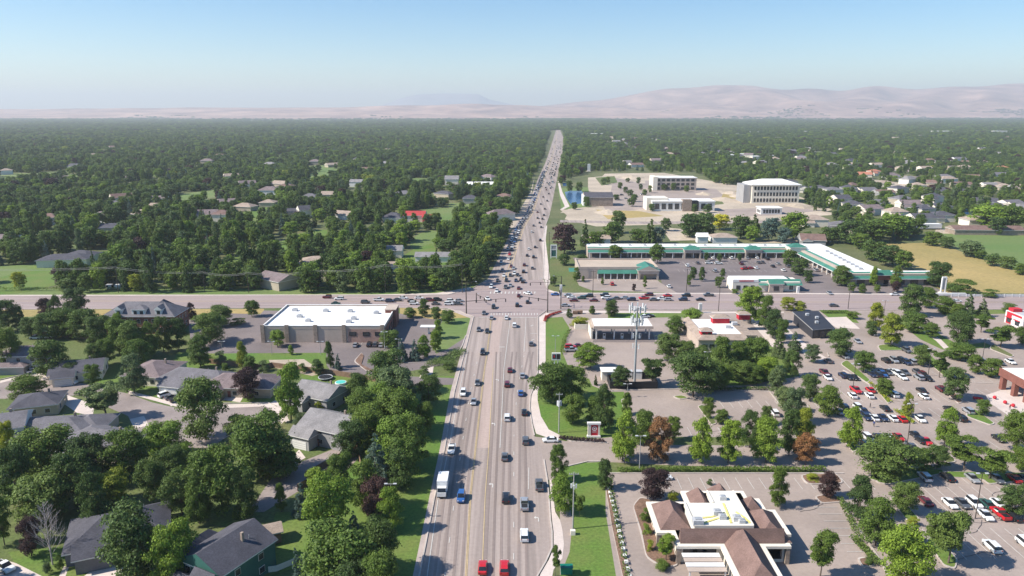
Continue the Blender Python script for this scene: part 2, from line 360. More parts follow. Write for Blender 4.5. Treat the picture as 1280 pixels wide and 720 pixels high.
# --- cross road
XN = [(-900, 372), (0, 370.2), (200, 370), (480, 369.5), (560, 368.5), (590, 361), (609, 350)]
XS = [(-900, 389), (0, 387.2), (230, 386), (480, 384.5), (560, 386), (576, 390), (592, 396)]
XN2 = [(679, 350), (685, 362), (700, 367.5), (1000, 368), (1280, 370), (1600, 372)]
XS2 = [(672.5, 396), (682, 389), (712, 386.5), (1000, 388), (1280, 387), (1600, 390)]
area('cross_road', 'road_x', XN+XN2+XS2[::-1]+XS[::-1])
# --- main road
ML = [(592, 396), (585, 425), (577, 455), (568, 490), (556, 560), (543.5, 620), (533, 675), (524, 720), (505, 800), (480, 920)]
MR = [(672.5, 396), (672.5, 440), (672, 465), (668, 482), (663, 495), (662, 510), (665, 530), (668, 545), (676, 555), (680, 575), (684, 600), (686, 620), (688, 650), (690, 665), (690, 685), (682, 703), (672, 720), (667, 740), (672, 800), (680, 920)]
area('main_road', 'road', ML+MR[::-1])
FL = [(609, 350), (622, 325), (634, 300), (642, 284), (655, 266), (664, 245), (673, 222), (682, 203), (688, 185), (692, 172), (696, 160), (697, 152)]
FR = [(679, 350), (680, 310), (679.5, 295), (681, 285), (687, 268), (690, 255), (695, 230), (699, 210), (703, 190), (704, 172), (699, 160), (698, 152)]
area('main_road', 'road', FL+FR[::-1])
area('road_shoulder', 'dirt', [(634, 292), (640, 272), (650, 262), (663, 240), (668, 222), (664, 245), (655, 266), (642, 284)])
area('median_band', 'pink', [(597, 560), (607, 460), (611.5, 440), (617, 396), (629, 396), (623, 440), (616, 460), (611, 560)])
# side roads
area('entrance_road', 'lot', [(668, 546), (690, 548), (714, 553), (760, 555.5), (1040, 558), (1060, 588), (1100, 620), (1060, 590), (800, 580), (735, 576), (706, 583), (700, 600), (684, 600), (676, 560)])
area('slip_road', 'lot2', [(583, 421), (560, 436), (545, 445), (505, 454), (470, 457), (480, 466), (552, 455), (565, 447), (578, 433), (582, 430)])
area('slip_road', 'lot2', [(500, 470), (572, 473), (569, 481), (500, 482)])
area('neighbourhood_street', 'street', [(-100, 480), (0, 478), (45, 468), (90, 476), (130, 486), (160, 492), (190, 503), (230, 512), (262, 510), (290, 507), (335, 508), (352, 516), (354, 525), (330, 534), (300, 536), (262, 560), (215, 560), (215, 535), (170, 540), (160, 520), (100, 494), (40, 498), (-100, 500)])
area('neighbourhood_street', 'street', [(345, 590), (420, 560), (436, 556), (452, 570), (430, 590), (380, 610), (330, 640), (310, 640)])
DRV = [[(36, 470), (54, 466), (60, 474), (44, 478)], [(64, 468), (88, 461), (96, 470), (80, 480)], [(196, 492), (214, 485), (228, 502), (214, 508)], [(278, 500), (290, 488), (306, 494), (300, 503)], [(0, 715), (6, 700), (20, 704), (52, 720), (52, 760), (0, 760)],
       [(103, 722), (128, 702), (160, 712), (150, 760), (90, 760)], [(70, 498), (84, 494), (118, 506), (116, 520), (96, 516)], [(335, 505), (345, 500), (360, 522), (352, 530)], [(355, 575), (368, 568), (374, 562), (382, 572), (360, 586)], [(162, 524), (180, 520), (186, 532), (168, 536)]]
for p in DRV: area('driveway', 'concrete', p)
area('sidewalk', 'concrete', [(0, 476), (44, 465.5), (48, 467), (0, 479)])
area('sidewalk', 'concrete', [(160, 488), (228, 506), (262, 506), (335, 504), (352, 511), (362, 526), (357, 528), (347, 516), (332, 508), (262, 511), (226, 510), (160, 492)])
# pale walks along the roads
area('sidewalk', 'concrete', [(0, 368.6), (470, 368.2), (545, 366.5), (588, 359), (590, 361), (560, 368), (480, 369.6), (0, 370.4)])
area('sidewalk', 'concrete', [(674, 396), (682, 397), (682, 440), (682, 470), (676, 480), (672, 490), (672, 500), (676, 520), (686, 537), (700, 544), (700, 549), (684, 547), (670, 542), (665, 525), (662.5, 505), (665, 492), (672, 480), (674, 462)])
area('sidewalk', 'concrete', [(687, 600), (689, 640), (692, 668), (692, 686), (686, 700), (676, 716), (670, 735), (678, 735), (690, 722), (692, 712), (703, 698), (705, 680), (703, 662), (700, 650), (694, 640), (691, 615), (690, 600)])
area('sidewalk', 'concrete', [(684, 361), (688, 352), (682, 300), (684, 282), (681, 282), (678, 300), (679, 345)])
area('sidewalk', 'concrete', [(683, 362.5), (704, 366), (1000, 366.3), (1280, 368.5), (1280, 370), (1000, 368.2), (700, 367.8), (684, 364)])
area('sidewalk', 'concrete', [(674, 397), (683, 391), (712, 388.5), (900, 389.8), (980, 389.7), (980, 391), (900, 391.5), (714, 391), (686, 394), (682, 400)])
area('sidewalk', 'walk', [(545, 386), (570, 391), (588, 398), (581, 425), (572.5, 455), (563, 490), (550, 560), (537, 620), (525.5, 675), (516, 720), (495, 800), (505, 800), (524, 720), (533, 675), (543.5, 620), (556, 560), (568, 490), (577, 455), (585, 425), (592, 397), (575, 388)])
area('sidewalk', 'concrete', [(1134, 400), (1139, 399), (1176, 424), (1186, 434), (1180, 436), (1170, 426)])
area('walkway', 'concrete', [(970, 396), (978, 404), (998, 423), (1018, 438), (1034, 448), (1026, 452), (1006, 444), (990, 424), (972, 408)])
area('walkway', 'concrete', [(935, 398), (946, 400), (972, 430), (966, 434), (948, 414)])
area('shade_toned_pad', 'lot2', [(741, 428), (819, 428), (815, 412), (744, 412)])  # pad coloured dark to stand in for the deep shade under the canopy
area('driveway_apron', 'concrete', [(524, 472), (530, 462), (542, 458), (541, 466), (536, 474)])
area('store_forecourt', 'concrete', [(1232, 494), (1262, 484), (1330, 500), (1330, 530), (1262, 520), (1238, 504)])
area('walkway', 'concrete', [(74, 720), (80, 708), (86, 709), (82, 720), (78, 735), (68, 735)])
area('walkway', 'concrete', [(700, 262), (704, 262), (712, 258), (703, 240), (699, 226), (697, 226), (700, 244), (706, 258)])
# --- markings of the roads
b = MB()
line(b, [(547.5, 625), (534, 720), (522, 800)], .16, 'white'); line(b, [(585, 437), (578, 470), (561, 560), (547.5, 625)], .14, 'white')
dl = [(614, 398), (609, 440), (604.5, 470), (594.5, 560), (588, 620), (582.6, 720), (578, 800)]
for o in (-.75, .75):
    line(b, [(x+o*PM(y)*.17, y) for x, y in dl], .13, 'yellow')
line(b, [(616.5, 460), (611, 560), (606.5, 620), (602.5, 720), (600, 800)], .14, 'yellow')
dash(b, [(599, 440), (588, 490), (577, 560), (570, 610), (562, 675), (556, 720), (546, 800)], .14, 3, 9, 'white')
line(b, [(638, 398), (632.5, 440), (630, 460), (625, 560)], .16, 'white'); dash(b, [(625, 580), (621.5, 640), (620.5, 720), (620, 800)], .14, .9, 2.4, 'white')
line(b, [(657.5, 398), (655, 440)], .16, 'white')
dash(b, [(655, 445), (648, 480), (643.5, 520), (642.3, 550), (642.2, 640), (642, 720), (642, 800)], .15, 3, 8, 'white')
line(b, [(661, 585), (660.6, 612)], .15, 'white'); dash(b, [(661, 620), (664, 670), (665, 720), (665, 800)], .13, .9, 2.4, 'white')
line(b, [(637, 397), (671, 397)], .45, 'white')
for y, x0, x1 in ((434, 624, 631), (396.8, 599, 614)): line(b, [(x0, y), (x1, y)], .45, 'white')
line(b, [(663, 417), (671, 417)], .3, 'white')
b2 = MB()
for c_ in ([(588, 440), (581, 490), (569, 560), (559, 625), (548, 720), (536, 800)], [(604, 440), (596, 490), (586, 560), (579, 620), (572, 720), (566, 800)], [(623, 440), (621, 500), (618, 560), (614, 640), (611, 720), (610, 800)], [(643, 440), (636.5, 500), (634, 560), (631.5, 640), (631, 720), (631, 800)], [(663.5, 440), (655, 480), (652.5, 520), (653, 560), (653, 640), (653.5, 720), (654, 800)]):
    for o in (-.75, .75): strip_w(b2, offs(wl(c_), o), .55, ZT-.02, mt['track'])
tag(b2.build('wheel_tracks'), kind='structure')
# crosswalk bars, two sides of the junction
for i in range(17):
    x = 614+i*3.6; line(b, [(x, 394.2), (x, 391.6)], .32, 'white')
for i in range(13):
    x = 613+i*4.6; line(b, [(x, 367.3), (x+.6, 364.6)], .5, 'white')
for x0, x1, y in ((0, 570, 376.6), (700, 1280, 377.6)):
    line(b, [(x0, y-.6), (x1, y)], .15, 'yellow'); line(b, [(x0, y+.3), (x1, y+.9)], .15, 'yellow')
for x0, x1, y in ((0, 470, 373), (0, 540, 381), (900, 1280, 373), (720, 1280, 382.5)): dash(b, [(x0, y), (x1, y)], .15, 3, 9, 'white')
line(b, [(613, 358), (628, 330), (640, 305), (650, 283), (664, 255), (682, 215), (695, 175)], .2, 'white')
for k in (.30, .345):
    line(b, [(a[0]+(c[0]-a[0])*k, a[1]) for a, c in zip(FL, [(679, 350), (679.8, 325), (680, 300), (681, 284), (688, 266), (692, 245), (697, 222), (700, 203), (703, 185), (704, 172), (699, 160), (698, 152)])], .3, 'yellow')
for k in (.5, .68):
    dash(b, [(a[0]+(c[0]-a[0])*k, a[1]) for a, c in zip(FL[:8], [(679, 350), (679.8, 325), (680, 300), (681, 284), (688, 266), (692, 245), (697, 222), (700, 203)])], .18, 3, 9, 'white')
def arrow(px, py, turn=0, L=3.2, h=0):
    L *= .8; turn *= .6
    p = S(px, py); T = Matrix.Translation(p) @ Matrix.Rotation(h, 4, 'Z')
    def f(q): b.face([tuple((T @ Vector((x, y, 0)))[:2])+(ZM+.002,) for x, y in q], mt['white'])
    if turn: s = turn; f([(-.12, -L/2), (.12, -L/2), (.12, 0), (-.12, 0)]); f([(min(0, s*.9), .02), (max(0, s*.9), .02), (max(0, s*.9), .4), (min(0, s*.9), .4)]); f([(s*.9, -.35), (s*1.6, .2), (s*.9, .8)] if s > 0 else [(s*1.6, .2), (s*.9, -.35), (s*.9, .8)])
    else: f([(-.12, -L/2), (.12, -L/2), (.12, L/4), (-.12, L/4)]); f([(-.45, L/4+.02), (.45, L/4+.02), (0, L/2+.1)])
arrow(616, 606, -1, 3.4); arrow(673, 648, -1, 3.4); arrow(623, 475, -1); arrow(618.5, 530, -1); arrow(665, 425, 1); arrow(664, 407, 1)
tag(b.build('road_markings'), kind='structure')
# kerbs
b = MB()
for l in (ML, MR[:8], MR[9:], XN, XS, XN2, XS2, FR[:5]): kerb(b, l, .3)
for l in ([(700, 547), (714, 552), (760, 554.5)], [(706, 584), (735, 577), (757, 577)], [(757, 578), (758, 612), (768, 660), (783, 720), (800, 780)], [(262, 505), (335, 503.5), (353, 511), (360, 520)], [(0, 475), (45, 465)],
          [(760, 592), (1055, 592)], [(760, 489), (862, 486), (870, 499)], [(885, 486), (962, 490), (978, 510)], [(1054, 463), (1086, 480), (1088, 485)], [(1034, 441), (1036, 446)], [(410, 463), (430, 470), (470, 474)], [(505, 454), (560, 452)], [(1140, 440), (1180, 466), (1200, 478), (1250, 480)], [(582, 420), (578, 432), (572, 442)],
          [(1052, 626), (1062, 646), (1082, 674), (1100, 700), (1110, 720)]): kerb(b, l, .35)
tag(b.build('kerbs'), kind='structure')
# stall lines
b = MB()
def stalls(x0, x1, y0, y1, n, dx=0):
    """n painted lines between the two rows y0 (near) and y1 (far)"""
    for i in range(n):
        t = i/(n-1); xa = x0+(x1-x0)*t; A = S(xa, y0); B = S(xa+dx, y1)
        strip_w(b, [tuple(A[:2]), tuple(B[:2])], .12, ZM, mt['white'])
DIA = Vector((0, 1))
def diag(px, py, n, L=5.4, sp=2.9, back=False):
    p = S(px, py)
    for i in range(n):
        a = (p.x+i*sp, p.y); c = (a[0]+DIA.x*L, a[1]+DIA.y*L); strip_w(b, [a, c], .12, ZM, mt['white'])
for px, py, n, L in ((1104, 460, 8, 5.5), (1096, 478, 24, 11), (1055, 503, 18, 11), (1084, 530, 22, 11), (1040, 478, 8, 6), (1100, 565, 12, 6), (1186, 640, 14, 11), (1190, 700, 12, 11), (1150, 606, 12, 5.5), (1100, 600, 3, 5.5)): diag(px, py, n, L)
def cols(X0, X1, Y0, Y1, sp=2.8, axis='x'):
    x = X0
    while x <= X1: strip_w(b, [(x, Y0), (x, Y1)], .12, ZM, mt['white']); x += sp
p = S(822, 612); q = S(985, 598); cols(p.x, q.x+20, p.y, p.y+5.5)
y = S(1010, 690).y
while y < S(1010, 628).y:
    e = S(1070, 650).x; ee = 50+ (y-S(1010, 690).y)*.0
    strip_w(b, [(S(1082, 674).x-5.8, y), (S(1082, 674).x-.6, y)], .12, ZM, mt['white']); y += 2.8
for px, py, n in ((930, 540, 6), (800, 545, 12), (905, 510, 10)):
    p = S(px, py); cols(p.x, p.x+n*2.8, p.y, p.y+5.4)
for x0, x1, yy in ((735, 830, 352), (850, 1000, 330), (850, 960, 340), (870, 980, 324)):
    p = S(x0, yy); q = S(x1, yy); cols(p.x, q.x, p.y, p.y+5.5)
for x0, x1, yy in ((440, 485, 434),):
    p = S(x0, yy); q = S(x1, yy); cols(p.x, q.x, p.y, p.y+5.5)
tag(b.build('parking_markings'), kind='structure')
# cracks and tar seams in the big lot
b = MB()
rc = random.Random(5)
def crack(px, py, L, ang):
    p = S(px, py); x, y = p.x, p.y; pts = [(x, y)]
    for i in range(int(L/1.2)):
        ang += rc.uniform(-.45, .45); x += math.cos(ang)*1.2; y += math.sin(ang)*1.2; pts.append((x, y))
    strip_w(b, pts, .11, ZT+.001, mt['tar'])
for a in ((1200, 648, 14, -.9), (1227, 650, 10, -1.8), (1262, 668, 16, -1.6), (1270, 655, 12, 2.6), (1240, 620, 9, 1), (1150, 575, 12, .2), (1190, 700, 10, .5), (1110, 500, 12, .1), (1000, 640, 10, .2), (880, 540, 14, .1), (1210, 570, 10, 0)): crack(*a)
tag(b.build('pavement_cracks'), kind='structure')
# islands
ISL = [('grass', [(1050, 455), (1058, 450), (1088, 476), (1084, 479)]), ('grass', [(1092, 483), (1098, 481), (1114, 503), (1110, 505)]), ('grass', [(1140, 437), (1152, 434), (1190, 470), (1182, 472)]), ('mulch', [(1183, 492), (1192, 490), (1204, 503), (1198, 505)]),
       ('grass', [(1119, 514), (1127, 511), (1146, 529), (1140, 530)]), ('grass', [(1205, 520), (1216, 510), (1244, 530), (1238, 532)]), ('grass', [(1096, 432), (1112, 430), (1134, 438), (1100, 439)]),
       ('grass', [(1047, 540), (1056, 536), (1073, 563), (1066, 566)]), ('grass', [(1086, 588), (1098, 582), (1180, 588), (1180, 592), (1110, 606), (1096, 604)]), ('grass', [(1180, 590), (1300, 592), (1300, 600), (1236, 606), (1228, 600), (1180, 596)]),
       ('grass', [(1112, 622), (1122, 620), (1150, 650), (1142, 654), (1132, 650)]), ('grass', [(1156, 674), (1170, 670), (1198, 700), (1194, 712), (1180, 708)]), ('mulch', [(999, 594), (1046, 592), (1056, 605), (1008, 606)]), ('mulch', [(1017, 621), (1042, 617), (1056, 628), (1026, 630)]),
       ('mulch', [(1070, 698), (1095, 696), (1094, 708), (1078, 710)]), ('mulch', [(791, 632), (800, 622), (812, 624), (822, 665), (842, 684), (848, 708), (830, 711), (808, 698), (800, 665)]), ('grassd', [(1160, 560), (1176, 556), (1196, 578), (1184, 580)]),
       ('mulch', [(442, 452), (452, 441), (455, 445), (450, 456), (470, 465), (458, 464)]), ('grass', [(467, 452), (474, 440), (492, 438), (490, 458), (476, 458)]), ('grassd', [(872, 508), (878, 506), (896, 530), (890, 532)]), ('grassd', [(776, 500), (784, 498), (790, 520), (782, 521)]),
       ('grass', [(1086, 600), (1094, 584), (1098, 586), (1096, 602)]), ('grass', [(840, 496), (852, 494), (862, 498), (850, 500)]), ('grassd', [(1240, 430), (1268, 445), (1264, 447), (1236, 436)]), ('mulch', [(756, 600), (761, 599), (771, 650), (786, 720), (800, 780), (792, 780), (778, 720), (764, 655)])]
for m, p in ISL[:-1]: island('traffic_island', p, m)
island('planting_bed_strip', ISL[-1][1], 'mulch', smooth=False)
mt['mesa'] = M('distant_plateau', (.30, .27, .28), n1=.0016, a=.2, n2=.008, b=.1)
# --- hills at the far edge of the valley
def hills(name, sky, d0, d1, amp, seed, m='hill'):
    r = np.random.default_rng(seed); xs_ = [p[0] for p in sky]; zs_ = [p[1] for p in sky]
    nx, ny = 220, 26; V = []; ph = r.uniform(0, 6.28, 40); fr = r.uniform(.6, 9, 40)
    for j in range(ny):
        t = j/(ny-1)
        for i in range(nx):
            px = xs_[0]+(xs_[-1]-xs_[0])*i/(nx-1); D = d0+(d1-d0)*t
            yy = np.interp(px, xs_, zs_); H = CH+(140-yy)/FP*d1*1.0
            w = t**1.25 if t < 1 else 1
            k = 1+amp*sum(math.sin(ph[q]+fr[q]*(px*.012)+math.cos(fr[q+1])*t*9)/(fr[q]+1) for q in range(0, 38, 2))*(1-t*.85)
            X = (px-640)/FP*D; V.append((X, D, max(-2, H*w*k)-1.0*(j == 0)))
    for i in range(nx): X, D, z = V[(ny-1)*nx+i]; V.append((X*1.08, D*1.08, -5))
    F = [(j*nx+i, j*nx+i+1, (j+1)*nx+i+1, (j+1)*nx+i) for j in range(ny) for i in range(nx-1)]
    me = bpy.data.meshes.new(name); me.from_pydata(V, [], F); me.materials.append(mt[m]); me.polygons.foreach_set('use_smooth', [True]*len(F)); me.update()
    for i in range(0, len(V)-nx, 1):
        j_ = i//nx
        if 1 <= j_ <= 7 and math.sin(V[i][0]*.0019+seed)+math.sin(V[i][0]*.0007*seed)+r.uniform(-1, 1) > 1.1: FOOT.append(V[i])
    return tag(put(name, me), kind='structure')
FOOT = []
hills('hills', [(-500, 138), (0, 137), (160, 135.5), (400, 134.5), (500, 132.5), (600, 130.5), (697, 134), (900, 138), (1100, 141)], 9500, 12500, .35, 3)
hills('hills', [(560, 142), (640, 137), (697, 131), (740, 126), (790, 120), (830, 114), (880, 109.5), (930, 108.5), (970, 112), (1040, 114), (1080, 111), (1120, 110), (1180, 109), (1280, 105.5), (1500, 103), (1800, 100)], 10500, 15500, .38, 5)
hills('hills', [(440, 139), (480, 133), (505, 124), (522, 119.5), (560, 118), (600, 119), (612, 125), (640, 131), (680, 137)], 18500, 22500, .03, 9, 'mesa')
print('SHEET LEVELS', max(a[4] for a in SHEETS))

for k, (px, py, w, h) in enumerate(((930, 246, 14, 4), (915, 242, 10, 3), (905, 250, 12, 3), (1000, 258, 12, 3.5), (880, 243, 9, 3), (790, 222, 16, 4), (760, 266, 12, 3), (1245, 290, 9, 5))):
    p = S(px, py); rr = random.Random(k); b = MB(); n = 14; ring = [[(p.x+w*f*math.cos(a*6.283/n)*rr.uniform(.85, 1.1), p.y+w*1.4*f*math.sin(a*6.283/n)*rr.uniform(.85, 1.1), h*(1-f)**.8*rr.uniform(.8, 1.1)) for a in range(n)] for f in (1, .7, .4, .12)]
    for q, u in zip(ring, ring[1:]):
        for a in range(n): b.face([q[a], q[(a+1) % n], u[(a+1) % n], u[a]], mt['dirt'])
    b.face(ring[-1], mt['dirt']); tag(b.build('dirt_mound', smooth=True), kind='structure')
# ---------------------------------------------------------------- buildings
def rect(x0, x1, y0, y1): return [(x0, y0), (x1, y0), (x1, y1), (x0, y1)]
def T3(cx, cy, rot): return Matrix.Translation((cx, cy, 0)) @ Matrix.Rotation(rot, 4, 'Z')
def hiproof(b, x0, x1, y0, y1, z, h, m, T, kind='hip', eave=.5, fascia='whitew', gm=None):
    """local rectangle roof; ridge along the longer side; kind hip / gable"""
    X0, X1, Y0, Y1 = x0-eave, x1+eave, y0-eave, y1+eave; w, d = X1-X0, Y1-Y0; t = .22
    def P(x, y, zz): return tuple(T @ Vector((x, y, zz)))
    if w >= d: k = d/2 if kind == 'hip' else 0; A, B = (X0+k, (Y0+Y1)/2), (X1-k, (Y0+Y1)/2)
    else: k = w/2 if kind == 'hip' else 0; A, B = ((X0+X1)/2, Y0+k), ((X0+X1)/2, Y1-k)
    c = [(X0, Y0), (X1, Y0), (X1, Y1), (X0, Y1)]; cz = [P(*q, z+t) for q in c]; a, e = P(*A, z+h), P(*B, z+h)
    rm = mt[m]
    if w >= d:
        b.face([cz[0], cz[1], e, a], rm); b.face([cz[2], cz[3], a, e], rm)
        g = [([cz[3], cz[0], a], (X0+eave, y0, y1, A)), ([cz[1], cz[2], e], None)]
    else:
        b.face([cz[1], cz[2], e, a], rm); b.face([cz[3], cz[0], a, e], rm)
        g = [([cz[0], cz[1], a], None), ([cz[2], cz[3], e], None)]
    for q, _ in g: b.face(q, rm if kind == 'hip' else mt[gm or fascia])
    for i in range(4):
        p, q = c[i], c[(i+1) % 4]; b.face([P(*p, z), P(*q, z), P(*q, z+t), P(*p, z+t)], mt[fascia])
    b.face([P(*q, z) for q in c[::-1]], mt[fascia])
def windows(root, T, x0, x1, y, z0, z1, n, w, axis='x', side=-1, mat='glass', name='window', frame='whitew'):
    """n windows, each a mesh with frame and pane, on a wall plane"""
    for i in range(n):
        c = x0+(x1-x0)*(i+.5)/n; b = MB(); g = .06
        if axis == 'x':
            b.box(c-w/2-.08, c+w/2+.08, y+side*.02 if side > 0 else y-.06, y+.06 if side > 0 else y-.02*0, z0-.08, z1+.08, mt[frame], T)
            b.box(c-w/2, c+w/2, min(y+side*.05, y+side*.1), max(y+side*.05, y+side*.1), z0, z1, mt[mat], T)
        else:
            b.box(min(y, y+side*.06), max(y, y+side*.06), c-w/2-.08, c+w/2+.08, z0-.08, z1+.08, mt[frame], T)
            b.box(min(y+side*.05, y+side*.1), max(y+side*.05, y+side*.1), c-w/2, c+w/2, z0, z1, mt[mat], T)
        b.build(name, root)
def house(name, label, cx, cy, w, d, rot=0, h=2.8, rise=2.4, kind='hip', wall='tanw', roof='rg', wings=(), cat='house', group=None, garage=None, nw=3, fascia='whitew', small=False, at=None, gm=None):
    p = at if at is not None else S(cx, cy); T = T3(p.x, p.y, R(rot)); root = empty(name, (p.x, p.y, 0)); tag(root, label, cat, group)
    Ti = Matrix.Translation((-p.x, -p.y, 0)) @ T
    bw, br = MB(), MB()
    vol = [(-w/2, w/2, -d/2, d/2, h, rise, kind)]+[(*q,) for q in wings]
    for x0, x1, y0, y1, hh, rs, kd in vol:
        bw.box(x0, x1, y0, y1, 0, hh+.02, mt[wall], Ti)
    for x0, x1, y0, y1, hh, rs, kd in vol: hiproof(br, x0, x1, y0, y1, hh, rs, roof, Ti, kd, fascia=fascia, gm=gm or wall)
    bw.build('wall', root); ro = br.build('roof', root)
    if small: return root
    windows(root, Ti, -w/2+.8, w/2-.8, -d/2, .9, 2.1, nw, 1.3)
    windows(root, Ti, -d/2+.8, d/2-.8, w/2, .9, 2.1, 2, 1.2, 'y', 1); windows(root, Ti, -d/2+.8, d/2-.8, -w/2, .9, 2.1, 2, 1.2, 'y', -1)
    if h > 4.5: windows(root, Ti, -w/2+.8, w/2-.8, -d/2, 3.7, 4.9, nw, 1.2); windows(root, Ti, -d/2+.8, d/2-.8, w/2, 3.7, 4.9, 2, 1.1, 'y', 1)
    b = MB(); b.box(-.05-w*.1, .95-w*.1, -d/2-.07, -d/2, .05, 2.1, mt['brick' if wall != 'brick' else 'whitew'], Ti); b.build('front_door', root)
    if garage:
        gx0, gx1, gy = garage; b = MB(); b.box(gx0, gx1, gy-.08, gy, .05, 2.3, mt['whitew'], Ti)
        for k in range(1, 4): b.box(gx0+.05, gx1-.05, gy-.1, gy-.08, k*.56, k*.56+.05, mt['greyw'], Ti)
        b.build('garage_door', root)
    b = MB(); b.box(w*.2, w*.2+.5, d*.1, d*.1+.5, h+rise*.3, h+rise+.5, mt['stone'], Ti); b.build('chimney', ro)
    for k in range(2): b = MB(); q = Ti @ Vector((w*(.05+.2*k), d*.22, h+rise*.3)); b.tube(q, q+Vector((0, 0, rise*.35+.4)), .09, .09, mt['steel']); b.build('roof_vent', ro)
    return root
# -- neighbourhood on the left, near side of the cross road
inn = S(171, 418)
T = T3(*S(171, 420)[:2], 0)
def inn_build():
    a, c = S(127, 396.5, 7), S(214, 398, 7); far = S(234, 385.5, 7); x0, x1, y0, y1 = a.x, c.x, a.y+.6, far.y
    root = empty('brick_inn', (0, 0, 0)); tag(root, 'two storey red brick inn with grey hip roof and three white dormers', 'inn')
    I = Matrix.Identity(4); b = MB(); b.box(x0, x1, y0, y1, 0, 7, mt['brick']); b.build('wall', root)
    b = MB(); hiproof(b, x0, x1, y0, y1, 7, 4.6, 'rg', I); hiproof(b, x0+(x1-x0)*.62, x0+(x1-x0)*.88, y0+3, y1-1, 8, 4.2, 'rd', I, 'hip', .3); ro = b.build('roof', root)
    for fx, ww in ((.22, 2.6), (.5, 5.2), (.78, 2.6)):
        cx = x0+(x1-x0)*fx; T2 = Matrix.Translation((cx, y0+.5, 0)); b = MB(); b.box(-ww/2, ww/2, 0, 4.5, 7.3, 9.6, mt['whitew'], T2)
        hiproof(b, -ww/2, ww/2, -.1, 5.4, 9.6, 1.5, 'rg', T2 @ Matrix.Rotation(0, 4, 'Z'), 'gable' if ww < 4.3 else 'hip', .25)
        dm = b.build('dormer', ro)
        for k in range(1 if ww < 3 else 2):
            xx = -.0 if ww < 3 else (-1.2 if k == 0 else 1.2); b = MB(); b.box(xx-.6, xx+.6, -.08, 0, 7.9, 9.2, mt['glass'], T2); b.build('dormer_window', root)
    windows(root, I, x0+1, x1-1, y0, 1, 2.6, 9, 1.1); windows(root, I, x0+1, x1-1, y0, 4.3, 5.9, 9, 1.1)
    windows(root, I, y0+1, y1-1, x1, 4.3, 5.9, 4, 1.1, 'y', 1); windows(root, I, y0+1, y1-1, x1, 1, 2.6, 4, 1.1, 'y', 1)
inn_build()
house('house', 'mauve roofed two storey house with blue grey siding at the left edge behind a lawn', 37, 458, 15, 11, 4, 5.4, 2.2, 'hip', 'greyw', 'rm', [(-7, 3, -8.5, -5, 2.6, 1.2, 'hip')])
house('house', 'dark grey gabled house half hidden by trees behind the white SUV', 100, 470, 15, 12, 20, 3, 2.6, 'gable', 'cream', 'rd', [(-6, 0, -9, -5, 2.8, 1.8, 'gable')], garage=(-5.4, -.6, -9))
house('house', 'small mauve hip roofed house behind the olive tree at the bend of the street', 195, 472, 13, 15, -8, 3, 2.6, 'hip', 'cream', 'rm')
house('house', 'long grey roofed house with a cream gabled garage and three cars outside', 252, 482, 24, 11, -14, 3, 2.8, 'hip', 'cream', 'rg', [(-7.5, -.5, -10, -3, 2.9, 2.0, 'gable')], garage=(-6.8, -1.2, -10))
house('house', 'mauve roofed house with pink garage walls behind a purple tree', 304, 488, 22, 12, -3, 3, 2.8, 'hip', 'tanw', 'rm', [(-11, -3.4, -9, -4, 2.8, 1.8, 'hip')], garage=(-10.2, -4.4, -9))
house('house', 'grey gabled house with dark side wall below the pharmacy hedge', 402, 503, 13, 11, -25, 3.6, 2.8, 'gable', 'greyw', 'rl', [(-6, 0, -8.5, -4, 3, 1.6, 'gable')])
house('house', 'light grey gabled house with tall dark side wall beside the road trees', 418, 548, 14, 11, -25, 4.6, 3.0, 'gable', 'greyw', 'rl', [(-7, -1, -9, -5, 3.4, 2, 'gable')], garage=(-6.3, -1.8, -9))
house('house', 'dark roofed house left of the pale driveway above the big grey hip roof', 50, 512, 12, 11, 18, 3, 2.4, 'hip', 'tanw', 'rd')
house('house', 'large grey hip roofed house with white patio cover at its back', 70, 548, 23, 15, 6, 3, 3.0, 'hip', 'tanw', 'rg', [(3, 13, -3, 8, 2.9, 2.4, 'hip')])
house('house', 'white walled two storey house with grey roof cut by the left picture edge', 2, 552, 13, 12, 24, 5.4, 2.4, 'gable', 'whitew', 'rg')
house('house', 'grey hip roofed house with crossed ridges beside the big grey hip roof', 132, 562, 20, 12, -18, 3, 2.8, 'hip', 'tanw', 'rg', [(-8, 0, -9, -3, 2.9, 2.0, 'hip')])
house('house', 'slate roofed house with white gabled front in the deep shade of tall trees', 152, 674, 18, 13, 24, 2.8, 3.4, 'hip', 'slate', 'rd', [(-7, -1, -10, -5, 3, 2.2, 'gable')])
house('house', 'dark teal two storey house with several steep grey gables', 288, 720, 11, 12.5, -28, 5.6, 3.0, 'gable', 'tealw', 'rd', [(-9.5, -5, -6, 4, 4.2, 2.6, 'hip'), (-4.5, -.8, -9.6, -6.5, 3.2, 1.6, 'gable'), (1.2, 5.4, -9, -6.5, 5.2, 1.8, 'gable')], gm='tealw')
p = S(34, 533, 2.6); b = MB(); r = empty('patio_cover', (p.x, p.y, 0)); tag(r, 'white flat patio cover behind the large grey hip roofed house', 'patio cover')
b.box(-4.5, 4.5, -2.6, 2.6, 2.5, 2.7, mt['whitew'], Matrix.Rotation(.1, 4, 'Z')); b.build('roof', r)
for sx, sy in ((-4.2, -2.3), (4.2, -2.3), (-4.2, 2.3), (4.2, 2.3)):
    b = MB(); b.box(sx-.08, sx+.08, sy-.08, sy+.08, 0, 2.5, mt['whitew'], Matrix.Rotation(.1, 4, 'Z')); b.build('post', r)
r = house('playhouse', 'small tan roofed timber playhouse on the back lawn of the teal house', 336, 676, 4.6, 3.4, 25, 2.4, 1.3, 'gable', 'fence', 'rt', small=True, cat='playhouse')
for sx, sy in ((-2.1, -1.5), (2.1, -1.5)): pass
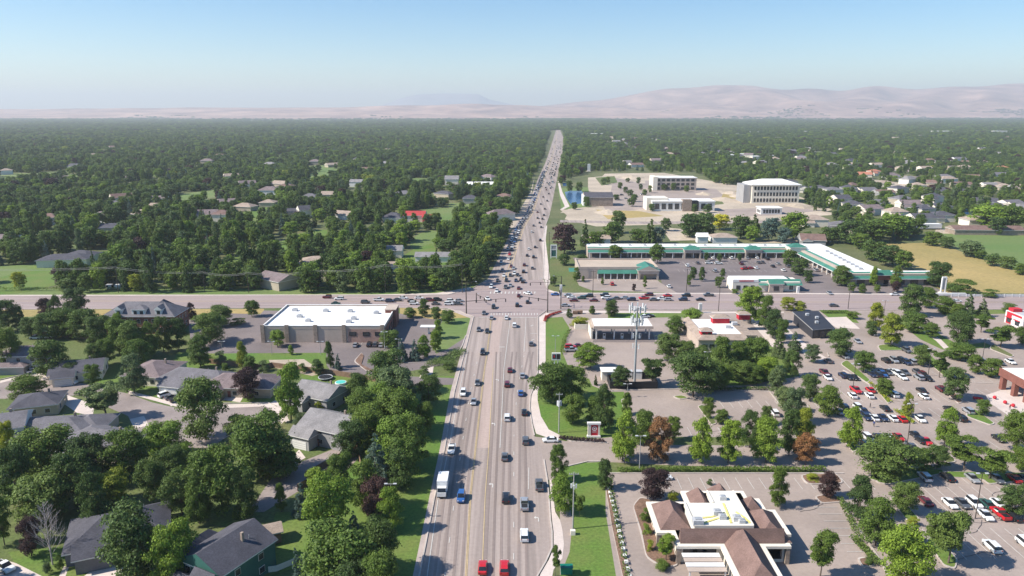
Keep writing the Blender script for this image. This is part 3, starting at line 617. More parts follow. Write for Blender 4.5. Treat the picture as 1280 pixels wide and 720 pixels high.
# -- pharmacy
def pharmacy():
    root = empty('pharmacy_building', (0, 0, 0)); tag(root, 'low tan pharmacy building with bright white flat roof west of the junction', 'shop building')
    A, B = S(331, 407.5, 6.5), S(479, 407, 6.5); C, D = S(498, 379.7, 6.5), S(356, 381, 6.5); y0 = A.y; y1 = D.y
    x0, x1 = A.x+1, B.x; x0 = (A.x+D.x)/2; x1 = (B.x+C.x)/2
    b = MB(); b.box(x0, x1, y0, y1, 0, 5.9, mt['stucco']); w = b.build('wall', root)
    b = MB(); b.box(x0-.004+.3, x1-.3, y0+.3, y1-.3, 5.901, 5.98, mt['whiteroof']); b.build('roof', root)
    b = MB(); t = .35
    for q in ((x0-.06, x1+.06, y0-.06, y0+t), (x0-.06, x1+.06, y1-t, y1+.06), (x0-.06, x0+t, y0+t, y1-t), (x1-t, x1+.06, y0+t, y1-t)): b.box(*q, 5.3, 6.5, mt['stucco'])
    for q in ((x0-.14, x1+.14, y0-.14, y0+t), (x0-.14, x1+.14, y1-t, y1+.14), (x0-.14, x0+t, y0+t, y1-t), (x1-t, x1+.14, y0+t, y1-t)): b.box(*q, 6.5, 6.68, mt['whitew'])
    b.build('parapet', root)
    for f in (0, .2, .435, .67, .985):
        xx = x0+(x1-x0)*f; b = MB(); b.box(xx-.7, xx+.7, y0-.45, y0-.065, 0, 7.0, mt['stone']); b.build('pilaster', root)
    b = MB(); b.box(x0+(x1-x0)*.68+.9, x1-.1, y0-.12, y0-.005, 0, 5.2, mt['redw'] if False else M('brick_band', (.40, .25, .20), n1=.5)); b.build('brick_panel', root)
    b = MB(); b.box(x1+.07, x1+.2, y0+1, y1-1, 0, 5.2, mt['brick']); b.build('side_brick_panel', root)
    b = MB(); b.box(x1-3, x1+1.2, y1-11, y1-3, 0, 7.2, mt['brick']); b.box(x1-3.2, x1+1.4, y1-11.2, y1-2.8, 7.2, 7.5, mt['stucco']); b.build('entrance_tower', root)
    for f in (.74, .85, .95):
        xx = x0+(x1-x0)*f; b = MB(); b.box(xx-1.3, xx+1.3, y0-.22, y0-.13, 2.6, 4.2, mt['black']); b.box(xx-1.1, xx+1.1, y0-.26, y0-.22, 2.8, 4.0, mt['glass']); b.build('window', root)
    for i in range(4): yy = y0+4+i*5; b = MB(); b.box(x1+.21, x1+.3, yy, yy+2.6, .5, 3.6, mt['glass']); b.build('window', root)
    for fx, fy in ((.12, .75), (.22, .45), (.4, .72), (.33, .25), (.62, .7), (.7, .35), (.68, .2), (.86, .62)):
        xx, yy = x0+(x1-x0)*fx, y0+(y1-y0)*fy; b = MB(); b.box(xx-1, xx+1, yy-.8, yy+.8, 5.985, 7.0, mt['hvac']); b.box(xx-.5, xx+.5, yy-.4, yy+.4, 7.0, 7.2, mt['steel']); b.build('rooftop_unit', root)
    b = MB(); b.box(x0-.4, x0+.0, y0+3, y1-6, 0, 4, mt['greyw']); b.build('loading_screen', root)
    # drive-through canopy to the right
    r2 = empty('small_canopy', (0, 0, 0)); tag(r2, 'small white flat canopy on one post in the pharmacy car park', 'canopy'); p = S(536, 417); b = MB(); b.box(p.x-3.2, p.x+3.2, p.y-1.5, p.y+1.5, 2.9, 3.15, mt['whitew']); b.build('roof', r2)
    b = MB(); b.box(p.x-.3, p.x+.3, p.y-.3, p.y+.3, 0, 2.9, mt['whitew']); b.build('post', r2)
pharmacy()
# -- fuel station
def fuel():
    root = empty('fuel_canopy', (0, 0, 0)); tag(root, 'white fuel station canopy with tan fascia and dark shade below', 'canopy')
    a, c = S(742, 407, 6), S(817, 407, 6); d = S(780, 397, 6); x0, x1, y0, y1 = a.x, c.x, a.y, d.y
    b = MB(); b.box(x0, x1, y0, y1, 4.6, 5.7, mt['stucco']); b.build('fascia', root)
    b = MB(); b.box(x0+.4, x1-.4, y0+.4, y1-.4, 5.701, 5.78, mt['whiteroof']); b.build('roof', root)
    for f in (.06, .36, .66, .95):
        for yy in (y0+2, y1-2):
            xx = x0+(x1-x0)*f; b = MB(); b.box(xx-.25, xx+.25, yy-.25, yy+.25, 0, 4.6, mt['whitew']); b.build('post', root)
    for i, f in enumerate((.2, .5, .8)):
        xx = x0+(x1-x0)*f; r = empty('fuel_pump', (xx, y0+3, 0)); tag(r, 'white fuel pump in the shade of the canopy'+ordinal(i, 3), 'fuel pump', 'fuel pumps under the canopy')
        b = MB(); b.box(-.5, .5, -.35, .35, 0, 2.1, mt['whitew']); b.build('cabinet', r); b = MB(); b.box(-.35, .35, -.4, -.352, 1.2, 1.8, mt['black']); b.build('screen', r)
    k = empty('station_kiosk', (0, 0, 0)); tag(k, 'small tan station building attached left of the fuel canopy', 'kiosk'); b = MB(); p = S(741, 426)
    b.box(p.x-.5, x0-.1, p.y+2, y1+1, 0, 4.4, mt['cream']); b.build('wall', k); b = MB(); b.box(p.x-.7, x0-.12, p.y+1.8, y1+1.2, 4.4, 4.7, mt['tanroof']); b.build('roof', k)
    p = S(739, 410); 
fuel()
def fastfood():
    root = empty('restaurant', (0, 0, 0)); tag(root, 'low tan restaurant with white roof and small red towers', 'restaurant')
    z = 4.8; x0 = S(872, 421, z).x; x1 = S(946, 421, z).x; y0 = S(900, 423, z).y; y1 = S(900, 398, z).y; I = Matrix.Identity(4)
    b = MB(); b.box(x0, x1-4, y0, y1, 0, 4.6, mt['stucco']); b.box(x1-4, x1, y0+3, y1-1, 0, 4.6, mt['stone']); b.build('wall', root)
    b = MB(); b.box(x0+2.5, x1-4.5, y0+3, y1-.8, 4.601, 4.7, mt['whiteroof']); b.build('roof', root)
    b = MB(); q = [(x0-.6, y0-.6), (x1-3.4, y0-.6), (x1-3.4, y0+2.8), (x0-.6, y0+2.8)]
    b.face([(x0-.6, y0-.6, 4.3), (x1-3.6, y0-.6, 4.3), (x1-4, y0+3, 5.6), (x0+2.4, y0+3, 5.6)], mt['rt']); b.face([(x0-.6, y1, 4.3), (x0-.6, y0-.6, 4.3), (x0+2.4, y0+3, 5.6), (x0+2.4, y1, 5.6)], mt['rt'])
    b.face([(x0+2.4, y0+3, 5.6), (x1-4, y0+3, 5.6), (x1-4, y0+3, 4.6), (x0+2.4, y0+3, 4.6)][::-1], mt['whitew']); b.box(x1-4, x1+.5, y0+2.8, y0+8, 4.61, 5.1, mt['rt']); b.build('mansard', root)
    for px, py, hh, ww, nm in ((882, 418, 6.6, 4, 0), (900, 402, 6.8, 6.5, 1), (929, 397, 6.6, 4.5, 2)):
        p = S(px, py, 5); T2 = Matrix.Translation((p.x, p.y, 0)); b = MB(); b.box(-ww/2, ww/2, -1.6, 1.6, 4.5, hh, mt['redw'], T2); hiproof(b, -ww/2, ww/2, -1.6, 1.6, hh, 1.2, 'rt', T2, 'hip', .4); b.build('tower', root)
        if nm == 0:
            for sx in (-1, 1): b = MB(); b.box(sx-.5, sx+.5, -1.72, -1.61, 5.1, 6.1, mt['glass'], T2); b.build('tower_window', root)
    windows(root, I, x0+1, x1-5, y0, 1, 2.6, 6, 2.0)
    for px, py in ((910, 409), (918, 405)): p = S(px, py, 5); b = MB(); b.box(p.x-1, p.x+1, p.y-.8, p.y+.8, 4.71, 5.8, mt['hvac']); b.build('rooftop_unit', root)
fastfood()
def blackrest():
    z0 = 4.2; c = [S(1016, 412, 3.9), S(1043, 409.5, 4.3), S(1023, 388.5, 5.2), S(990.5, 389.5, 4.6)]
    root = empty('black_building', (0, 0, 0)); tag(root, 'black cafe building with sloping dark roof beside the pale path', 'cafe')
    cx = sum(p.x for p in c)/4; cy = sum(p.y for p in c)/4
    inn_ = [((p.x-cx)*.9+cx, (p.y-cy)*.92+cy) for p in c]; b = MB(); b.prism(inn_, 0, 3.8, mt['rk']); b.build('wall', root)
    b = MB(); b.face([tuple(p) for p in c], mt['rk']); b.face([tuple(p-Vector((0, 0, .35))) for p in c][::-1], mt['black'])
    for i in range(4): p, q = c[i], c[(i+1) % 4]; b.face([tuple(p-Vector((0, 0, .35))), tuple(q-Vector((0, 0, .35))), tuple(q), tuple(p)], mt['greyw'])
    ro = b.build('roof', root)
    for fx, fy in ((.4, .75), (.45, .3), (.65, .55)):
        p = c[0].lerp(c[1], fx).lerp(c[3].lerp(c[2], fx), fy); b = MB(); b.box(p.x-.6, p.x+.6, p.y-.5, p.y+.5, p.z-.2, p.z+.9, mt['hvac']); b.build('rooftop_unit', root)
    a, d = Vector((*inn_[0], 0)), Vector((*inn_[1], 0)); n = 3
    for i in range(n):
        p, q = a.lerp(d, (i+.12)/n), a.lerp(d, (i+.88)/n); b = MB(); o = Vector((0, -.08, 0)); b.face([p+o+Vector((0, 0, .4)), q+o+Vector((0, 0, .4)), q+o+Vector((0, 0, 2.9)), p+o+Vector((0, 0, 2.9))], mt['glass']); b.build('window', root)
blackrest()
# -- bank with mansard roof, bottom right
def bank():
    root = empty('bank_building', (0, 0, 0)); tag(root, 'large building with brown hipped roofs, cream eaves and white roof deck', 'bank')
    z = 4.0; X = lambda px, py: S(px, py, z).x; Yy = lambda py: S(800, py, z).y
    xs0 = S(812, 640, z).x; xA = S(856.5, 627, z).x; xA2 = S(846, 683, z).x; xE = S(984, 660, z).x; xN = S(930, 615, z).x; xM = S(952, 628, z).x
    yN, yW, yS, yWS, yF = Yy(613.5), Yy(627), Yy(683), Yy(666), Yy(742); yM = Yy(623); yE = Yy(637)
    xs1, xs2 = S(901, 683, z).x, S(958, 685, z).x
    out = [(xs0, yWS), (xs0, yW), (xA, yW), (xA, yN), (xN, yN), (xN, yM), (xM, yM), (xM, yE), (xE, yE), (xE, Yy(668)), (xE-1.5, Yy(668)), (xE-1.5, yS), (xs2, yS), (xs2, yF), (xs1, yF), (xs1, yS), (xA2, yS), (xA2, yWS)]
    cen = out
    def inset(P, d):
        n = len(P); ar = sum(P[i][0]*P[(i+1) % n][1]-P[(i+1) % n][0]*P[i][1] for i in range(n)); s = 1 if ar > 0 else -1; o = []
        for i in range(n):
            a, c, e = Vector(P[i-1]), Vector(P[i]), Vector(P[(i+1) % n]); t1 = (c-a).normalized(); t2 = (e-c).normalized()
            n1 = Vector((-t1.y, t1.x))*s; n2 = Vector((-t2.y, t2.x))*s; m = (n1+n2); k = max(m.length_squared/2, .25); o.append(tuple(c+m*d/k))
        return o
    b = MB(); b.prism(inset(out, .9), 0, 4.0, mt['cream']); w = b.build('wall', root)
    b = MB(); b.prism(out, 3.45, 4.0, mt['cream'], mt['cream']); b.build('eave', root)
    b = MB(); I = Matrix.Identity(4); g = dict(eave=-.95, fascia='cream'); zz = 3.8
    dk = [(S(842, 632, 6).x, S(842, 632, 6).y), (S(886, 629.5, 6).x, S(842, 632, 6).y), (S(887, 615.5, 6).x, S(887, 616.5, 6).y), (S(925, 615, 6).x, S(887, 616.5, 6).y), (S(943, 658, 6).x, S(943, 658.5, 6).y), (S(866, 659, 6).x, S(866, 658.5, 6).y), (S(862, 646, 6).x, S(862, 646, 6).y), (S(842, 640, 6).x, S(862, 646, 6).y)]
    xd0, xd1 = dk[0][0], dk[4][0]; yd0, yd1 = dk[4][1], dk[0][1]; ydN = dk[3][1]
    def slope(q, m='rb'): b.face(q, mt[m])
    # south main roof with its ridge, west wing, east block, entrance wing and the north block: hipped volumes meeting in valleys
    ym = S(880, 631, 6).y; xm = S(889, 625, 6).x
    hiproof(b, xs0, xd0+3.4, yWS, yW, zz, 3.0, 'rb', I, 'hip', **g)
    hiproof(b, xA2, xE-1.5, yS, yd0+.2, zz, 2.9, 'rb', I, 'gable', gm='rb', **g)
    hiproof(b, xd1-1.0, xE, yS+.2, yE, zz, 2.9, 'rb', I, 'hip', **g)
    hiproof(b, xs1, xs2, yF, yd0+1.5, zz, 3.4, 'rb', I, 'hip', **g)
    hiproof(b, xA, xm+1.2, ym-2.2, yN, zz, 2.7, 'rb', I, 'hip', **g)
    hiproof(b, dk[3][0]-1.2, xM, yE-2, yM, zz, 2.4, 'rb', I, 'hip', **g)
    hiproof(b, xA+5.0, xA+11, ydN-1.5, yN+1.6, zz, 2.9, 'rb', I, 'hip', **g)
    ro = b.build('roof', root)
    # recessed white deck in the middle
    b = MB(); b.prism([(xd0+2.5, yd0-.4), (xd1-.6, yd0-.4), (xd1-.6, ydN+.2), (xm, ydN+.2), (xm, ym), (xd0+2.5, ym)], 4.0, 6.45, mt['whitew'], mt['deck']); dkx = b.build('roof_deck', root)
    b = MB(); zt = 6.7
    for q in ((xd0+2.2, xd1-.4, yd0-.7, yd0-.4), (xd1-.6, xd1-.3, yd0-.4, ydN), (xd0+2.2, xd0+2.5, yd0-.4, ym), (xm-.3, xm, ym, ydN)): b.box(*q, 5.6, zt, mt['cream'])
    b.build('parapet', root)
    for px, py, s in ((872, 655, 1.0), (896, 643, .85), (903, 648, .7), (921, 650, .8), (903, 624, .7), (927, 653, .6)):
        p = S(px, py, 6.5); b = MB(); b.box(p.x-s, p.x+s, p.y-s*.8, p.y+s*.8, 6.46, 6.46+s*1.2, mt['hvac']); b.box(p.x-s*.6, p.x+s*.6, p.y-s*.5, p.y+s*.5, 6.46+s*1.2, 6.6+s*1.2, mt['steel']); b.build('rooftop_unit', root)
    for pts in ([(866, 649), (890, 646), (906, 641)], [(904, 629), (912, 648), (914, 654)], [(920, 640), (932, 648), (938, 654)], [(876, 655), (888, 651), (906, 645)]):
        w_ = [S(x, y, 6.5) for x, y in pts]; b = MB(); strip_w(b, [(p.x, p.y) for p in w_], .4, 6.46, mt['ypipe'], 6.6); b.build('roof_pipe', root)
    # awning side and columns
    windows(root, I, xA2+2, xs1-1, yS+.9, .8, 3.0, 3, 2.6, frame='black'); windows(root, I, yWS+1.5, yW-1.5, xs0+.9, .8, 2.8, 3, 2.0, 'y', -1, frame='black')
    windows(root, I, xs2+2, xE-4, yS+.9, .8, 3.0, 2, 2.4, frame='black'); windows(root, I, yS+2, yE-2, xE-.6-.9+.6, .8, 2.8, 3, 2.0, 'y', 1, frame='black')
    for q in ((xs0+.5, yWS+.5), (xs0+.5, yW-.5), (xA2+.5, yS+.5), (xs1+.5, yS-8), (xs2-.5, yS-8), (xE-2, yS+.5), (xE-.6, Yy(668)+.5)):
        b = MB(); b.box(q[0]-.4, q[0]+.4, q[1]-.4, q[1]+.4, 0, 3.45, mt['stone']); b.build('column', root)
    r = empty('drive_canopy', (0, 0, 0)); tag(r, 'striped tan service canopy below the south eave of the brown roofed building', 'canopy'); b = MB()
    xa, xb = xA2+.8, xs1-.5; ya, yb = yS-6.5, yS-.4
    for k in range(4): y_ = ya+(yb-ya)*k/4; b.box(xa, xb, y_, y_+(yb-ya)/4-.25, 2.9-.1*k*0, 3.05, mt['whitew' if k % 2 else 'stucco'])
    b.build('roof', r)
    for xx in (xa+.3, xb-.3): b = MB(); b.box(xx-.12, xx+.12, ya+.1, ya+.35, 0, 2.9, mt['whitew']); b.build('post', r)
bank()
# -- plaza beyond the cross road
def plaza():
    I = Matrix.Identity(4); z = 6
    ya = S(800, 322).y; yb = S(800, 304.5, z).y; xl = S(735, 310, z).x; xB0 = S(1030, 322, z).x; xB0 = S(1046, 333, z).x; xB1 = S(1102, 337, z).x; yC = S(1100, 356).y; xC = S(1155, 350).x; yCb = S(1100, 337, z).y
    root = empty('shopping_plaza', (0, 0, 0)); tag(root, 'long L shaped shopping plaza with white roof and green front canopy', 'shopping plaza')
    b = MB(); b.prism([(xl, ya), (xB0, ya), (xB0, yC), (xC, yC), (xC, yCb-2), (xB1, yCb-2), (xB1, yb), (xl, yb)], 0, 5.6, mt['stucco']); b.build('wall', root)
    b = MB(); e = .4; b.prism([(xl+e, ya+3), (xB0+3, ya+3), (xB0+3, yC+3), (xC-e, yC+3), (xC-e, yCb-2-e), (xB1-e, yCb-2-e), (xB1-e, yb-e), (xl+e, yb-e)], 5.0, 6.0, mt['whitew'], mt['whiteroof']); b.build('roof', root)
    b = MB(); b.face([(xl, ya-2.2, 3.6), (xB0-2.2, ya-2.2, 3.6), (xB0+2.9, ya+2.9, 6.1), (xl, ya+2.9, 6.1)], mt['teal']); b.face([(xB0-2.2, ya-2.2, 3.6), (xB0-2.2, yC-2.2, 3.6), (xB0+2.9, yC+2.9, 6.1), (xB0+2.9, ya+2.9, 6.1)], mt['teal'])
    b.face([(xB0-2.2, yC-2.2, 3.6), (xC, yC-2.2, 3.6), (xC, yC+2.9, 6.1), (xB0+2.9, yC+2.9, 6.1)], mt['teal'])
    for q in ([(xl, ya-2.2), (xB0-2.2, ya-2.2)], [(xB0-2.2, ya-2.2), (xB0-2.2, yC-2.2)], [(xB0-2.2, yC-2.2), (xC, yC-2.2)]): (a, c) = q; b.face([(*a, 3.2), (*c, 3.2), (*c, 3.6), (*a, 3.6)], mt['whitew'])
    b.build('front_canopy', root)
    x = xl+1
    while x < xB0-3: b = MB(); b.box(x-.2, x+.2, ya-2, ya-1.6, 0, 3.4, mt['whitew']); b.build('column', root); x += 6.2
    y = ya-4
    while y > yC: b = MB(); b.box(xB0-2, xB0-1.6, y-.2, y+.2, 0, 3.4, mt['whitew']); b.build('column', root); y -= 6.2
    windows(root, I, xl+2, xB0-2, ya, .4, 2.9, 22, 4.2, frame='black'); windows(root, I, yC+2, ya-3, xB0, .4, 2.9, 10, 4.0, 'y', -1, frame='black'); windows(root, I, xB0+2, xC-1, yC, .4, 2.9, 6, 3.8, frame='black')
    for f, dd in ((.495, 0), (.785, 0)):
        xx = xl+(xB0-xl)*f; T2 = Matrix.Translation((xx, ya-3.4, 0)); b = MB(); b.box(-5, 5, 0, 3.2, 3.4, 5.2, mt['stucco'], T2); hiproof(b, -5, 5, 0, 6.4, 5.2, 2.2, 'teal', T2 @ Matrix.Rotation(0, 4, 'Z'), 'hip', .3)
        for sx in (-4.6, 4.6): b.box(sx-.4, sx+.4, 0, .8, 0, 3.4, mt['stucco'], T2)
        b.build('entrance_gable', root)
    T2 = Matrix.Translation((xB0-3, ya-3, 0)); b = MB(); b.box(-3.5, 6, -3, 5, 3.6, 7.2, mt['cream'], T2); hiproof(b, -3.5, 6, -3, 5, 7.2, 2, 'teal', T2, 'hip', .5); b.box(-3.4, -2.4, -2.9, -1.9, 0, 3.6, mt['cream'], T2); b.build('corner_tower', root)
    T2 = Matrix.Translation((S(1102, 357).x, yC-2.8, 0)); b = MB(); b.box(-4, 4, 0, 3, 3.2, 5.4, mt['brick'], T2); hiproof(b, -4, 4, 0, 6, 5.4, 2.2, 'teal', T2, 'gable', .3)
    for sx in (-3.5, 3.5): b.box(sx-.5, sx+.5, 0, 1, 0, 3.2, mt['stucco'], T2)
    b.build('arched_entrance', root)
    for i in range(9):
        f = i/8; p = S(1033+f*42, 314.5+f*22, z); b = MB(); b.box(p.x-1, p.x+1, p.y-1.2, p.y+1.2, 6.02, 6.9, mt['hvac']); b.build('rooftop_unit', root)
    for i in range(13): xx = xl+8+(xB0-xl-16)*i/12; b = MB(); b.box(xx-.8, xx+.8, ya+7, ya+8.4, 6.02, 6.8, mt['hvac']); b.build('rooftop_unit', root)
    # flat roofed block in front, left
    r = empty('store_building', (0, 0, 0)); tag(r, 'tan flat roofed store with green awnings and gabled entrance in the plaza corner', 'store building')
    x0, x1 = S(722, 331, 6).x, S(820, 331, 6).x; y0, y1 = S(760, 348).y, S(760, 323.5, 6).y
    b = MB(); b.box(x0, x1, y0, y1, 0, 5.4, mt['stucco']); b.build('wall', r); b = MB(); b.box(x0+.5, x1-.5, y0+.5, y1-.5, 5.401, 5.5, mt['tanroof']); b.build('roof', r)
    b = MB()
    for q in ((x0-.05, x1+.05, y0-.05, y0+.5), (x0-.05, x1+.05, y1-.5, y1+.05), (x0-.05, x0+.5, y0+.5, y1-.5), (x1-.5, x1+.05, y0+.5, y1-.5)): b.box(*q, 4.9, 6.2, mt['stucco'])
    b.build('parapet', r); xa, xb = S(746, 340, 3.5).x, S(797, 340, 3.5).x
    b = MB(); b.face([(xa, y0-2.2, 3), (xb, y0-2.2, 3), (xb-.5, y0-.06, 4.6), (xa+.5, y0-.06, 4.6)], mt['teal']); b.build('awning', r)
    for k in range(7): xx = xa+.4+(xb-xa-1)*k/6; b = MB(); b.box(xx-.2, xx+.2, y0-2, y0-1.6, 0, 3, mt['whitew']); b.build('column', r)
    windows(r, I, xa+.5, xb-.5, y0, .4, 2.8, 6, 2.6, frame='black')
    T2 = Matrix.Translation((S(809, 348).x, y0-3.5, 0)); b = MB(); b.box(-5.4, 5.4, 0, 3.4, 3, 4.8, mt['stucco'], T2); hiproof(b, -5.4, 5.4, 0, 12, 4.8, 2.6, 'teal', T2, 'gable', .5, gm='stucco')
    for sx in (-4.8, 4.8): b.box(sx-.5, sx+.5, 0, 1, 0, 3, mt['stucco'], T2)
    b.build('entrance_gable', r); b = MB(); q = S(716, 337, 3.5); b.face([(q.x-2.2, y0+3, 2.9), (x0-.06, y0+3, 2.9), (x0-.06, y0+7, 4.2), (q.x-2.2, y0+7, 4.2)], mt['teal']); b.build('side_awning', r)
    # building on the cross road
    r = empty('corner_shop_building', (0, 0, 0)); tag(r, 'white walled shop with green roof and arched window facing the cross road', 'shop building')
    x0, x1 = S(908, 358).x, S(990, 358).x; y0, y1 = S(950, 364).y, S(950, 344.5, 5.5).y; xs_ = S(935, 355).x
    b = MB(); b.box(x0, x1, y0, y1, 0, 4.6, mt['cream']); b.build('wall', r)
    b = MB(); b.box(x0+.3, x1-5, y0+3, y1-.4, 4.601, 5.5, mt['whitew']); b.box(x0+.6, x1-5.3, y0+3.3, y1-.7, 5.501, 5.56, mt['whiteroof']); b.build('roof', r)
    b = MB(); b.box(x0-.06, xs_, y0-.08, y0+3, 4.61, 5.8, mt['whitew']); b.build('sign_band', r)
    b = MB(); b.box(x0+3, xs_-2.5, y0-.16, y0-.09, 4.9, 5.4, mt['redw']); b.build('sign_lettering', r)
    b = MB(); b.face([(xs_, y0-1.4, 3.2), (x1+.8, y0-1.4, 3.2), (x1+.8, y0+3, 5.4), (xs_, y0+3, 5.4)], mt['teal']); b.face([(x1+.8, y0-1.4, 3.2), (x1+.8, y1, 3.2), (x1-4.5, y1, 5.6), (x1-4.5, y0+3, 5.4)], mt['teal']); b.build('hip_roof', r)
    q = S(968, 364).x; T2 = Matrix.Translation((q, y0-2.2, 0)); b = MB(); b.box(-3.4, 3.4, 0, 2, 0, 4, mt['stucco'], T2); hiproof(b, -3.4, 3.4, 0, 4, 4, 1.6, 'teal', T2, 'gable', .35, gm='stucco'); b.build('entrance_gable', r)
    b = MB(); b.box(-1.3, 1.3, -.1, -.01, .8, 3, mt['glass'], T2); b.build('arched_window', r); windows(r, I, x0+1, xs_-1, y0, .8, 2.8, 3, 1.8, frame='black'); windows(r, I, xs_+6, x1-1, y0, .8, 2.8, 2, 1.6, frame='black')
plaza()
# -- offices on the far construction site
def office(name, label, pl, pr, ybase, ztop, depth, floors, nwin, wall='cream', roof='whiteroof', cat='office building', over=.6):
    a, c = S(pl, ybase), S(pr, ybase); x0, x1, y0 = a.x, c.x, a.y; y1 = y0+depth; root = empty(name, (0, 0, 0)); tag(root, label, cat); I = Matrix.Identity(4)
    b = MB(); b.box(x0, x1, y0, y1, 0, ztop, mt[wall]); b.build('wall', root)
    b = MB(); b.box(x0-over, x1+over, y0-over, y1+over, ztop+.002, ztop+.7, mt[roof]); b.build('roof', root)
    fh = ztop/floors
    for f in range(floors): windows(root, I, x0+1.5, x1-1.5, y0, f*fh+fh*.22, f*fh+fh*.82, nwin, (x1-x0)/nwin*.62, frame=wall)
    windows(root, I, y0+1, y1-1, x0, fh*.2, ztop-fh*.3, 3, depth/5, 'y', -1, frame=wall)
    return root, (x0, x1, y0, y1)
r, q = office('office_building', 'grey three storey office block with overhanging roof at the back of the site', 818, 870, 238, 13.5, 22, 3, 8, 'stucco', 'whiteroof')
b = MB(); b.box(q[0]-2, q[0]+3, q[2]-1, q[3], 0, 15, mt['cream']); b.build('stair_tower', r)
r, q = office('office_building', 'long white two part office building with brown entrance in the middle', 815, 893, 264, 8.2, 20, 1, 9, 'whitew', 'whiteroof')
b = MB(); m_ = (q[0]+q[1])/2+6; b.box(m_-7, m_+1, q[2]-1.2, q[2]+6, 0, 10.2, mt['stone']); b.box(m_+1, m_+7, q[2]-.6, q[2]+6, 0, 9, mt['black']); b.build('entrance_block', r)
b = MB(); b.box(q[0]-4, q[0]+15, q[2]+5, q[3]+3, 0, 11, mt['cream']); b.build('side_block', r)
r, q = office('office_building', 'three storey office with pale green hipped roof and tall windows, rightmost of the offices', 939, 998, 254, 17, 26, 3, 14, 'cream', 'whitew', over=1.4)
b = MB(); hiproof(b, q[0], q[1], q[2], q[3], 17.7, 4.5, 'whiteroof', Matrix.Identity(4), 'hip', 1.0); b.build('hip_roof', r); b = MB(); b.box(q[0]-7, q[0]-.1, q[2]+3, q[3], 0, 17, mt['greyw']); b.build('stair_tower', r)
office('site_office', 'low white site building in front of the three storey green roofed office', 951, 977, 268, 5, 12, 1, 6, 'whitew', 'whiteroof', cat='site office')
r = house('pond_house', 'brown building with dark pitched roof beside the pond', 747, 256, 26, 20, 0, 8, 4, 'gable', 'stone', 'rd', small=True, cat='building')
b = MB(); p = S(737, 256); T2 = Matrix.Translation((-0, 0, 0)); b.box(-14.5, -13.05, -11, 9, 0, 9.5, mt['whitew']); b.build('side_wall', r)
p = S(736, 214.5); b = MB(); b.prism([(p.x-2.2, p.y), (p.x+2.2, p.y), (p.x+2.0, p.y+3), (p.x-1.8, p.y+3)], 0, 11, mt['whitew']); b.box(p.x-3, p.x+3, p.y-1, p.y+4, 0, .8, mt['concrete']); tag(b.build('monument_tower'), 'slim white monument tower in front of the woods beyond the pond', 'tower')
# white and coloured houses / barns behind the trees
FARH = [ # px, py(base), w, d, rot, h, kind, wall, roof, label
 (84, 331, 26, 14, 10, 4, 'hip', 'cream', 'rd', 'blue black hip roofed house with pale walls beside a lawn left of the woods'), (104, 325, 16, 12, -8, 3.6, 'hip', 'cream', 'rd', 'dark roofed annexe right of the blue black roofed house'),
 (10, 308, 16, 12, 0, 5, 'gable', 'whitew', 'rm', 'white house with pinkish roof at the left edge of the woods'), (279, 276, 15, 12, 0, 5.6, 'hip', 'cream', 'rb', 'peach coloured two storey house alone in the woods'),
 (145, 290, 18, 14, 12, 4, 'gable', 'tanw', 'rd', 'dark gabled house deep in the left woods'), (148, 262, 12, 10, 0, 5, 'gable', 'whitew', 'rg', 'small white gabled house in the left woods'),
 (348, 358, 18, 13, -35, 4.4, 'gable', 'tanw', 'rm', 'tan timbered gable house just behind the cross road trees'), (402, 334, 22, 14, 8, 4, 'hip', 'tanw', 'rt', 'tan hip roofed house between purple trees'),
 (381, 271, 10, 10, 30, 6, 'gable', 'cream', 'rd', 'small yellow gabled house with black side wall'), (518, 276, 18, 14, 0, 5, 'gable', 'cream', 'redroof', 'house with bright red metal roof in the woods'), (536, 278, 9, 8, 0, 4, 'gable', 'redw', 'redroof', 'low red roofed barn right of the red metal roof'),
 (548, 326, 26, 9, 0, 3.2, 'gable', 'whitew', 'rl', 'long white low house behind the junction trees'), (494, 321, 9, 8, 0, 4.4, 'gable', 'cream', 'rl', 'tiny white gabled house among dark conifers'),
 (603, 236, 34, 16, 0, 5, 'gable', 'whitew', 'whiteroof', 'white roofed long shed beyond the round clearing'), (565, 231, 16, 12, 0, 7, 'gable', 'cream', 'rl', 'pale gabled building left of the long shed'), (588, 254, 14, 10, 0, 5, 'hip', 'greyw', 'rd', 'blue grey shed roof behind the round clearing'),
 (505, 248, 20, 14, 0, 5, 'hip', 'tanw', 'rg', 'grey roofed house left of the round clearing'), (413, 249, 16, 12, 0, 5, 'gable', 'tanw', 'rt', 'tan gabled house behind the yellow gable'), (336, 258, 14, 12, 0, 4, 'hip', 'tanw', 'rt', 'beige roofed house between left woods groups'), (358, 237, 18, 12, 0, 4, 'hip', 'tanw', 'rb', 'reddish roofed house far in the left woods'),
 (388, 252, 16, 12, 0, 5, 'hip', 'greyw', 'rg', 'grey hip roofed house near the yellow gable'), (500, 338, 12, 8, 0, 3, 'gable', 'whitew', 'rt', 'low white outbuilding in the hedge behind the cross road'),
 (745, 304, 18, 8, 0, 3.4, 'gable', 'whitew', 'rt', 'low white outbuilding behind the plaza left end'), (877, 303, 7, 5, 0, 4, 'gable', 'whitew', 'whiteroof', 'small white box shed behind the plaza'), (903, 302, 16, 12, 0, 3.6, 'hip', 'whitew', 'rt', 'white farmhouse with tan roof behind the plaza')]
for px, py, w, d, rot, h, kd, wl_, rf, lb in FARH: house('house', lb, px, py, w, d, rot, h, h*.5+.6, kd, wl_, rf, small=True)
